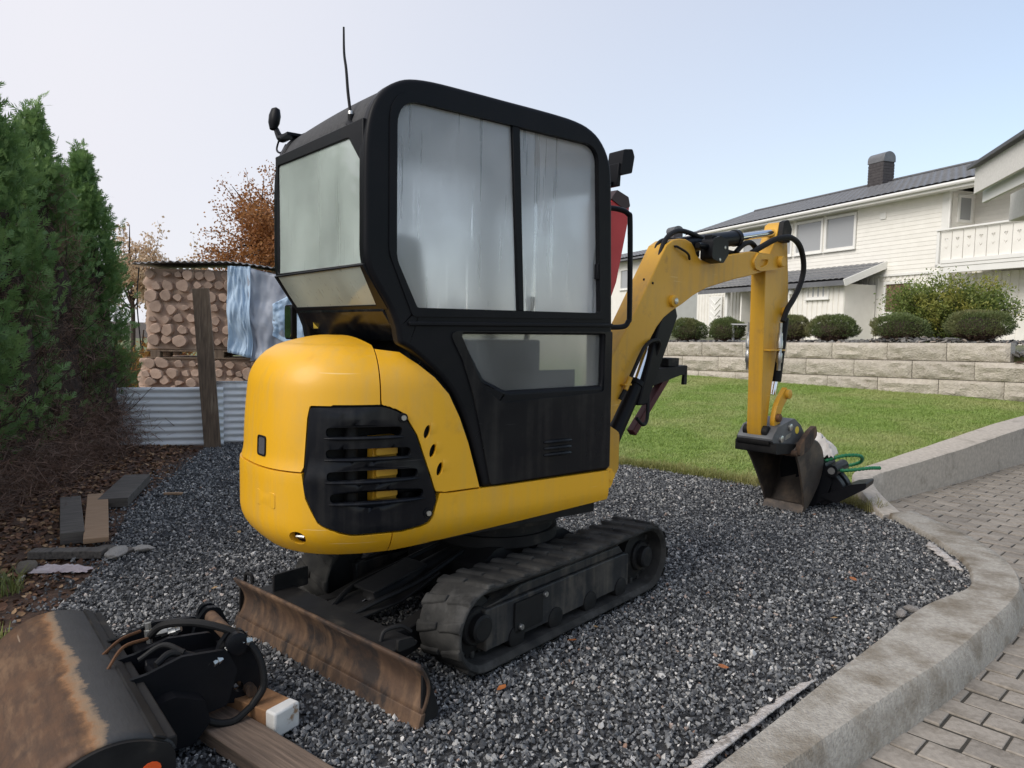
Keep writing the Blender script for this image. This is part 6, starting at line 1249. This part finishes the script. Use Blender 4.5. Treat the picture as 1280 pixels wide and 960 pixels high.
clipped((4.65, 15.8, 1.08), .80, .56, 2, 'rounded clipped shrub on the wall beside the grey garden table')
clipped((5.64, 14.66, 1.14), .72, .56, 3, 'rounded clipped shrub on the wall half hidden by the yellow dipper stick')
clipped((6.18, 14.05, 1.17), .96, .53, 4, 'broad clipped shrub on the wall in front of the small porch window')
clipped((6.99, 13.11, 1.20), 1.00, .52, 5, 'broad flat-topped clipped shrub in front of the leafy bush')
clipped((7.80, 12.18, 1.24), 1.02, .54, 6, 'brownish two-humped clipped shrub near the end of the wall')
# leafy bush
MT['bush'] = leaf_mat('green_yellow_leaves', (.075, .135, .030), (.21, .26, .06), (.34, .31, .06), .35, nscale=1.6)
r_ = np.random.default_rng(31); bu = thing('leafy_bush', 'large loose green and yellow bush behind the clipped shrubs', 'bush', (8.45, 14.05, 1.12)); st = MB(); packs = []
for i in range(150):
    a = r_.uniform(0, 6.28); rad_ = r_.uniform(.1, 1) ** .6; tip = np.array([math.cos(a) * 1.42 * rad_, math.sin(a) * .8 * rad_, r_.uniform(.55, 1.0) * 1.45 * (1.05 - .45 * rad_ ** 2)]); b0 = tip * np.array([.25, .25, 0]); mid = b0 * .5 + tip * .5 + np.array([0, 0, .22]) + r_.normal(0, .05, 3)
    st.tube([b0, mid, tip], [.010, .007, .002], 4, smooth=3); ns = 190; q = r_.random(ns) ** .75; C0 = b0 + (tip - b0) * q[:, None] + np.array([0, 0, 1]) * (.22 * 4 * q * (1 - q))[:, None] * .8 + r_.normal(0, .085, (ns, 3)); C0[:, 2] = np.maximum(C0[:, 2], .03); D_ = unit(r_.normal(0, 1, (ns, 3)) + (tip - b0) * .5); packs.append(cards(C0, D_, unit(np.cross(D_, rdir(ns, r_))), r_.uniform(.04, .075, ns), r_.uniform(.022, .038, ns), np.clip(.35 + .4 * tip[2] + r_.normal(0, .22, ns), 0, 1)))
st.build('stems', MT['twig'], bu, sharp=None); leaf_obj('foliage', packs, MT['bush'], bu)
# garden table
gt = thing('garden_table', 'small grey garden table among the clipped shrubs', 'table', (4.95, 15.45, 1.10), R(130)); m = MB(); m.box((0, 0, .42), (.55, .32, .03)); m.build('table_top', MT['grey_wood'], gt, bevel=.004)
for sx_ in (-1, 1):
    for sy_ in (-1, 1): m = MB(); m.box((sx_ * .22, sy_ * .12, .20), (.04, .04, .42)); m.build('leg', MT['grey_wood'], gt, bevel=.003)

# ------------------------------------------------------------------ house
HR = R(109.8)
HS = thing('house', 'white two-storey wooden house with dark tiled roof and heart-cut balcony, behind the block wall', 'house', (14.88, 24.6, 0), HR)
GZ = 1.05
def hbox(name, s0, s1, y0, y1, z0, z1, mat, parent=HS, bevel=.0):
    m = MB(); m.box(((s0 + s1) / 2, (y0 + y1) / 2, (z0 + z1) / 2), (abs(s1 - s0), abs(y1 - y0), abs(z1 - z0))); return m.build(name, mat, parent, bevel=bevel)
hbox('wall', .41, 15.0, -7.4, -.06, GZ, 6.3, MT['white_wood']); hbox('wall', -4.5, .38, -7.4, -1.2, GZ, 6.3, MT['white_wood'])
hbox('wall', -4.5, .38, -1.18, -.25, GZ, 3.45, MT['white_wood'])
# gable fill
for sx0 in (-4.4, 14.95):
    m = MB(); m.prism([(.0, 6.28), (-7.4, 6.28), (-3.7, 7.72)], sx0, sx0 + .08, lambda a, b, h: (h, a, b)); m.build('gable', MT['white_wood'], HS)
# windows of the upper floor
UP = [(4.50, 5.95), (6.25, 7.70), (8.05, 9.5), (9.85, 11.3)]
def window(s0, s1, z0, z1, y, parent=HS, fr=.10, mat=None, mull=()):
    m = MB(); m.prism([(s0 - fr, z0 - fr), (s1 + fr, z0 - fr), (s1 + fr, z1 + fr), (s0 - fr, z1 + fr)], y - .02, y + .05, lambda a, b, h: (a, h, b), [[(s0, z0), (s1, z0), (s1, z1), (s0, z1)]]); f_ = m.build('window', MT['white_trim'], parent, bevel=.008)
    hbox('pane', s0 - .01, s1 + .01, y - .03, y - .015, z0 - .01, z1 + .01, mat or MT['house_glass'], f_); hbox('sill', s0 - fr - .03, s1 + fr + .03, y + .02, y + .10, z0 - fr - .05, z0 - fr, MT['white_trim'], f_, .006)
    return f_
for s0, s1 in UP: window(s0, s1, 4.82, 6.02, .02)
# horizontal cladding of the upper floor, board by board
z = 3.58
while z < 6.24:
    spans = [(.62, 15.0)]
    if z + .15 > 4.66 and z < 6.14: spans = [(.62, 4.385), (5.995 + .05, 6.205), (7.745 + .05, 8.0), (9.56, 9.79), (11.4, 15.0)]
    for a, b in spans:
        if b - a < .1: continue
        m = MB(); m.prism([(-.055, z), (.012, z), (.0, z + .158), (-.055, z + .158)], a, b, lambda p, q, h: (h, p, q)); m.build('cladding_board', MT['white_wood'], HS)
    z += .154
# vertical boards of the lower floor
s = .9
while s < 15:
    spans = [(GZ, 3.56)]
    if 1.62 < s < 3.0: spans = [(GZ, 2.1), (3.36, 3.56)]
    if 12.75 < s < 13.98: spans = [(3.2, 3.56)]
    for a, b in spans: hbox('wall_board', s, s + .17, -.06, -.03, a, b, MT['white_wood'])
    s += .26
hbox('belt_board', .41, 15, -.02, .03, 3.52, 3.60, MT['white_trim'])
s = -4.3
while s < .3:
    hbox('wall_board', s, s + .20, -.26, -.225, GZ, 3.44, MT['white_wood']); s += .29
hbox('corner_board', .40, .64, -.10, .045, 3.58, 6.24, MT['white_trim']); hbox('corner_board', .22, .84, -.05, .05, 3.06, 3.57, MT['white_trim'], bevel=.01); hbox('downpipe', .30, .38, .03, .10, 3.7, 6.2, MT['white_trim'], bevel=.02)
hbox('vent_box', 3.0, 3.26, .0, .05, 5.66, 5.9, MT['white_trim'], bevel=.01)
window(1.75, 2.85, 2.2, 3.22, -.02, mat=MT['curtain'])
# recessed balcony wall with its window and cladding
z = 3.75
while z < 6.2: hbox('cladding_board', -4.4, 1.6, -1.2, -1.16, z, z + .15, MT['white_wood']); z += .154
gw = MB(); gw.prism([(-1.02, 5.22), (-.34, 5.22), (-.34, 6.16), (-1.02, 6.16)], .33, .41, lambda a, b, h: (h, a, b), [[(-.93, 5.32), (-.43, 5.32), (-.43, 6.06), (-.93, 6.06)]]); gwo = gw.build('window', MT['white_trim'], HS, bevel=.008); hbox('pane', .355, .37, -.94, -.42, 5.31, 6.07, MT['house_glass'], gwo)
z = 3.75
while z < 6.2: hbox('cladding_board', .385, .408, -1.2, -.12, z, z + .15, MT['white_wood']); z += .154
# balcony
hbox('balcony_beam', -4.4, -.30, .86, .96, 3.40, 3.60, MT['white_trim'], bevel=.01); hbox('balcony_floor', -4.4, .0, -1.15, .98, 3.60, 3.70, MT['white_trim'], bevel=.01); hbox('balcony_beam', -4.4, -.20, .93, 1.0, 3.705, 3.83, MT['white_trim'], bevel=.01)
hbox('handrail', -4.4, .0, .86, 1.02, 4.78, 4.84, MT['white_trim'], bevel=.01); hbox('corner_post', -.10, .0, .88, .98, 3.6, 4.8, MT['white_trim'], bevel=.01)
def heart(cx, cz, r):
    return [(cx + r * 16 * math.sin(t) ** 3 / 17, cz + r * (13 * math.cos(t) - 5 * math.cos(2 * t) - 2 * math.cos(3 * t) - math.cos(4 * t)) / 17) for t in np.linspace(0, 2 * math.pi, 22)[:-1]]
m = MB(); m.prism(rounded([(-.185, 3.84), (.185, 3.84), (.185, 4.76), (-.185, 4.76)], .01, 2), 0, .03, lambda a, b, h: (a, h, b), [heart(0, 4.48, .072), [(-.06, 4.27), (-.02, 4.20), (.0, 4.165), (.02, 4.20), (.06, 4.27), (.035, 4.25), (.0, 4.20), (-.035, 4.25)]]); bmesh_ = m.mesh('balcony_board', MT['white_wood'], 30)
for k in range(11):
    o = bpy.data.objects.new('balcony_board', bmesh_); link(o, HS); o.location = (-.33 - .40 * k, .90, 0)
# tiled roofs: wavy pantiles laid in courses
def tile_field(name, s0, s1, pts, parent, course=.36, pitch=.30, amp=.035, mat=None):
    (ya, za), (yb, zb_) = pts; L_ = math.hypot(yb - ya, zb_ - za); nc = max(1, int(L_ / course)); ux, uz = (yb - ya) / L_, (zb_ - za) / L_; nx_, nz_ = -uz * (1 if yb < ya else -1), ux * (1 if yb > ya else -1)
    nxn = int((s1 - s0) / pitch * 6); G = []
    for c in range(nc):
        for e, lift in ((0, .045), (1.0, .0)):
            t = (c + e) * L_ / nc; row = []
            for i in range(nxn + 1):
                s = s0 + (s1 - s0) * i / nxn; ph = (s - s0) / pitch * 2 * math.pi; h = amp * (abs(math.sin(ph / 2)) ** .7) + lift; row.append((s, ya + ux * t + nx_ * h, za + uz * t + nz_ * h))
            G.append(row)
    m = MB(); m.sheet(G); o = m.build(name, mat or MT['tile'], parent, sharp=50); o['kind'] = 'stuff'; return o
rf = hbox('roof', -4.8, 15.3, -.02, .0, 6.0, 6.01, MT['white_trim'])
m = MB(); m.prism([(.62, 6.30), (.62, 6.38), (-3.70, 7.90), (-8.02, 6.38), (-8.02, 6.30), (-3.70, 7.80)], -4.8, 15.32, lambda a, b, h: (h, a, b)); m.build('roof_deck', MT['white_trim'], rf)
tile_field('roof_tiles', -4.8, 15.32, ((.66, 6.41), (-3.70, 7.93)), rf); tile_field('roof_tiles', -4.8, 15.32, ((-8.05, 6.41), (-3.70, 7.93)), rf)
hbox('ridge', -4.8, 15.34, -3.82, -3.58, 7.93, 8.03, MT['tile'], rf, .04)
m = MB(); m.tube([(-4.8, .70, 6.33), (15.3, .70, 6.33)], .07, 8); m.build('gutter', MT['white_trim'], rf); hbox('fascia', -4.8, 15.3, .60, .63, 6.18, 6.33, MT['white_trim'], rf); hbox('soffit', -4.8, 15.3, -.02, .60, 6.23, 6.25, MT['white_trim'], rf)
for yy0, yy1, z0_, z1_ in ((.66, -3.7, 6.40, 7.95), (-8.05, -3.7, 6.40, 7.95)):
    m = MB(); m.bar((15.36, yy0, z0_ - .06), (15.36, yy1, z1_ - .06), .05, .20); m.build('barge_board', MT['tile'], rf)
ch = MB(); ch.box((6.60, -3.35, 8.15), (.80, .62, 1.3)); cho = ch.build('chimney', MT['brick_dark'], rf, bevel=.02)
for k in range(8):
    m = MB(); m.box((6.60, -3.35, 7.75 + .12 * k), (.815, .635, .10)); m.build('brick_course', MT['brick_dark'], cho, bevel=.008)
m = MB(); m.prism([(-.33, 8.72), (.33, 8.72)] + [(.33 * math.cos(a), 8.86 + .30 * math.sin(a)) for a in np.linspace(0, math.pi, 12)], 6.16, 7.04, lambda a, b, h: (h, -3.35 + a, b)); m.build('chimney_cap', MT['tile'], cho, bevel=.01)
# porch with its own tiled lean-to
PO = hbox('porch_wall', 3.30, 6.20, .02, 1.5, GZ, 3.22, MT['white_wood'])
s = 3.32
while s < 6.05: hbox('wall_board', s, s + .19, 1.5, 1.53, GZ, 3.2, MT['white_wood'], PO); s += .27
window(4.10, 5.15, 2.78, 3.16, 1.54, PO, .08); hbox('downpipe', 6.12, 6.2, 1.56, 1.64, GZ, 3.2, MT['white_trim'], PO, .02)
m = MB(); m.lathe([(0, .10), (.08, .09), (.10, .0), (.08, -.09), (0, -.10)], T(5.98, 1.66, 3.02), 12); m.build('porch_lamp', MT['white_plastic'], PO)
pr = MB(); pr.prism([(1.86, 3.24), (1.86, 3.32), (.0, 4.02), (.0, 3.92)], 2.92, 12.2, lambda a, b, h: (h, a, b)); pro = pr.build('porch_roof', MT['tile'], HS, bevel=.01); tile_field('roof_tiles', 2.92, 12.2, ((1.90, 3.34), (.0, 4.06)), pro)
m = MB(); m.bar((2.86, 1.98, 3.22), (2.86, -.05, 3.98), .05, .26); m.build('barge_board', MT['white_trim'], pro, bevel=.008); hbox('porch_fascia', 2.9, 12.2, 1.86, 1.90, 3.14, 3.30, MT['tile'], pro)
for ps in (10.32, 8.2): hbox('porch_post', ps - .09, ps + .09, 1.45, 1.63, GZ, 3.24, MT['white_trim'], pro, .01)
hbox('porch_screen', 9.35, 9.44, .2, 1.5, GZ, 3.2, MT['white_wood'], pro)
dr = hbox('door', 12.86, 13.92, -.03, .03, GZ, 3.14, MT['white_trim'], bevel=.01)
for k in range(6):
    for sg in (-1, 1): m = MB(); m.bar((13.39, .045, 1.25 + .3 * k), (13.39 + sg * .42, .045, 1.55 + .3 * k), .012, .05, up=(0, 1, 0)); m.build('door_board', MT['white_trim'], dr)
m = MB(); m.tube([(12.98, .05, 2.15), (12.98, .10, 2.15), (13.12, .10, 2.14)], .018, 8); m.build('handle', MT['black'], dr)

# neighbouring house farther off
NB_ = thing('neighbour_house', 'white house with grey roof and dark chimney far behind the boom', 'house', (9.3, 45, 0), HR)
hbox('wall', 0, 14, -7, 0, 0, 6.0, MT['white_wood'], NB_)
for k in range(4): window(1.2 + 3 * k, 2.6 + 3 * k, 4.2, 5.4, .02, NB_)
m = MB(); m.prism([(.7, 5.95), (.7, 6.06), (-3.5, 7.25), (-7.7, 6.06), (-7.7, 5.95), (-3.5, 7.1)], -.6, 14.6, lambda a, b, h: (h, a, b)); nro = m.build('roof', MT['tile'], NB_); tile_field('roof_tiles', -.6, 14.6, ((.72, 6.09), (-3.5, 7.27)), nro, .45, .45)
m = MB(); m.box((3.2, -2.6, 7.3), (.9, .7, 1.2)); nco = m.build('chimney', MT['brick_dark'], nro, bevel=.02); m = MB(); m.prism([(-.36, 7.9), (.36, 7.9)] + [(.36 * math.cos(a), 8.0 + .28 * math.sin(a)) for a in np.linspace(0, math.pi, 10)], 2.72, 3.68, lambda a, b, h: (h, -2.6 + a, b)); m.build('chimney_cap', MT['grey_cast'], nco)

# ------------------------------------------------------------------ carport eave on the right
CPA = Vector((4.97, 8.0, 0)); cdir = Vector((-.27, -.963, 0)); cright = Vector((.963, -.27, 0))
CM = Matrix((cdir, cright, Vector((0, 0, 1)))).transposed().to_4x4(); CM.translation = CPA
CP = thing('carport', 'white carport with dark sheet roof edge beside the driveway', 'carport'); CP.matrix_world = CM
MT['stucco_board'] = surf('rough_white_board', (.74, .72, .68), (.66, .64, .60), 30, .8, .06, bump=.5, bscale=60, bdist=.006)
m = MB(); m.box((3.0, .02, 3.03), (6.0, .035, .27)); m.build('fascia_board', MT['stucco_board'], CP, bevel=.004)
m = MB(); m.box((3.02, .10, 2.86), (6.0, .035, .13)); m.build('soffit_board', MT['white_trim'], CP, bevel=.004)
m = MB(); m.prism([(-.06, 3.165), (-.06, 3.205), (3.2, 4.10), (3.2, 4.05)], -.08, 6.1, lambda a, b, h: (h, a, b)); m.build('roof_sheet', surf('dark_roof_edge', (.06, .058, .06), None, 4, .5), CP, bevel=.004)
for k in range(6):
    m = MB(); m.bar((.25 + 1.1 * k, .10, 2.98), (.25 + 1.1 * k, 3.1, 3.80), .07, .15); m.build('rafter', MT['white_trim'], CP, bevel=.006)
m = MB(); m.box((2.4, .92, 2.81), (5.7, .84, .30)); m.build('boxed_beam', MT['stucco_board'], CP, bevel=.006)
for k in (.6, 5.4): m = MB(); m.box((k, 1.2, 1.24), (.14, .14, 2.82)); m.build('post', MT['white_trim'], CP, bevel=.006)
m = MB(); m.tube([(.32, .5, 2.93), (.35, .62, 2.86), (.40, .66, 2.93)], .02, 8, smooth=4); m.build('lamp_arm', MT['black'], CP); m = MB(); m.lathe([(0, .06), (.09, .05), (.11, -.02), (.0, -.03)], T(.30, .55, 2.86), 16); m.build('eave_lamp', MT['black'], CP)

# ------------------------------------------------------------------ black gripper attachment, hose and rag beside the bucket
GA = thing('gripper_attachment', 'black hydraulic gripper attachment lying against the digging bucket', 'gripper', (2.44, 5.72, 0), R(-38))
m = MB(); m.prism(rounded([(-.20, .0), (.02, .0), (.12, .08), (.16, .22), (.10, .36), (-.02, .44), (-.20, .46), (-.24, .30)], .03, 3), -.14, .14, lambda a, b, h: (a, h, b)); m.build('gripper_body', MT['black'], GA, bevel=.012)
for sg in (-1, 1):
    m = MB(); m.prism(rounded([(-.14, .08), (.02, .10), (.07, .20), (.0, .30), (-.10, .28)], .02, 3), sg * .14, sg * .150, lambda a, b, h: (a, h, b)); m.build('side_plate', MT['black_gloss'], GA, bevel=.004)
    m = MB(); m.lathe([(0, .02), (.026, .02), (.03, .012), (.03, 0), (0, 0)], T(.02, sg * .14, .34) @ Matrix.Rotation(-sg * R(90), 4, 'X'), 16); m.build('pin', MT['zinc'], GA)
    ja = cr([(.08, 0, .30), (.17, 0, .27), (.24, 0, .18), (.22, 0, .09), (.10, 0, .02)], 5); q = [(p.x, p.z) for p in ja] + [(.06, .05), (.13, .11), (.15, .17), (.11, .22), (.06, .24)]
    m = MB(); m.prism(q, sg * .03, sg * .12, lambda a, b, h: (a, h, b)); m.build('jaw', MT['black'], GA, bevel=.006)
m = MB(); m.cyl((.16, -.17, .31), (.16, .17, .31), .045, n=20); m.build('jaw_pivot', MT['black'], GA); m = MB(); m.cyl((.16, -.178, .31), (.16, -.168, .31), .026, n=16); m.build('pin_end', MT['zinc'], GA)
m = MB(); m.prism(rounded([(.06, .10), (.20, .06), (.40, .20), (.41, .25), (.30, .22), (.16, .14)], .02, 3), -.15, .10, lambda a, b, h: (a, h, b)); m.build('lower_jaw', MT['black'], GA, bevel=.008)
# ribbed green hose
MT['green'] = surf('green_hose', (.012, .20, .075), (.010, .15, .055), 30, .5, .1)
gp = cr([(2.45, 5.62, .36), (2.60, 5.60, .41), (2.76, 5.66, .40), (2.82, 5.78, .33), (2.74, 5.86, .28), (2.56, 5.78, .27), (2.48, 5.62, .29), (2.60, 5.50, .315), (2.78, 5.55, .325), (2.90, 5.62, .315)], 22)
m = MB(); rs = [.0115 + .0035 * (1 if (i % 4) < 2 else 0) for i in range(len(gp))]; m.tube(gp, rs, 8); o = m.build('green_hose', MT['green'], None, sharp=60); tag(o, 'ribbed green hose coiled over the black gripper attachment', 'hose')
MT['white_cloth'] = surf('dirty_white_cloth', (.78, .74, .69), (.62, .57, .52), 12, .95, .03, bump=.4, bscale=25, bdist=.01)
rag('rag', (2.43, 5.74, .462), .30, .22, .10, 'crumpled dirty white rag on top of the black gripper', MT['white_cloth'], 8, -.5, .07)
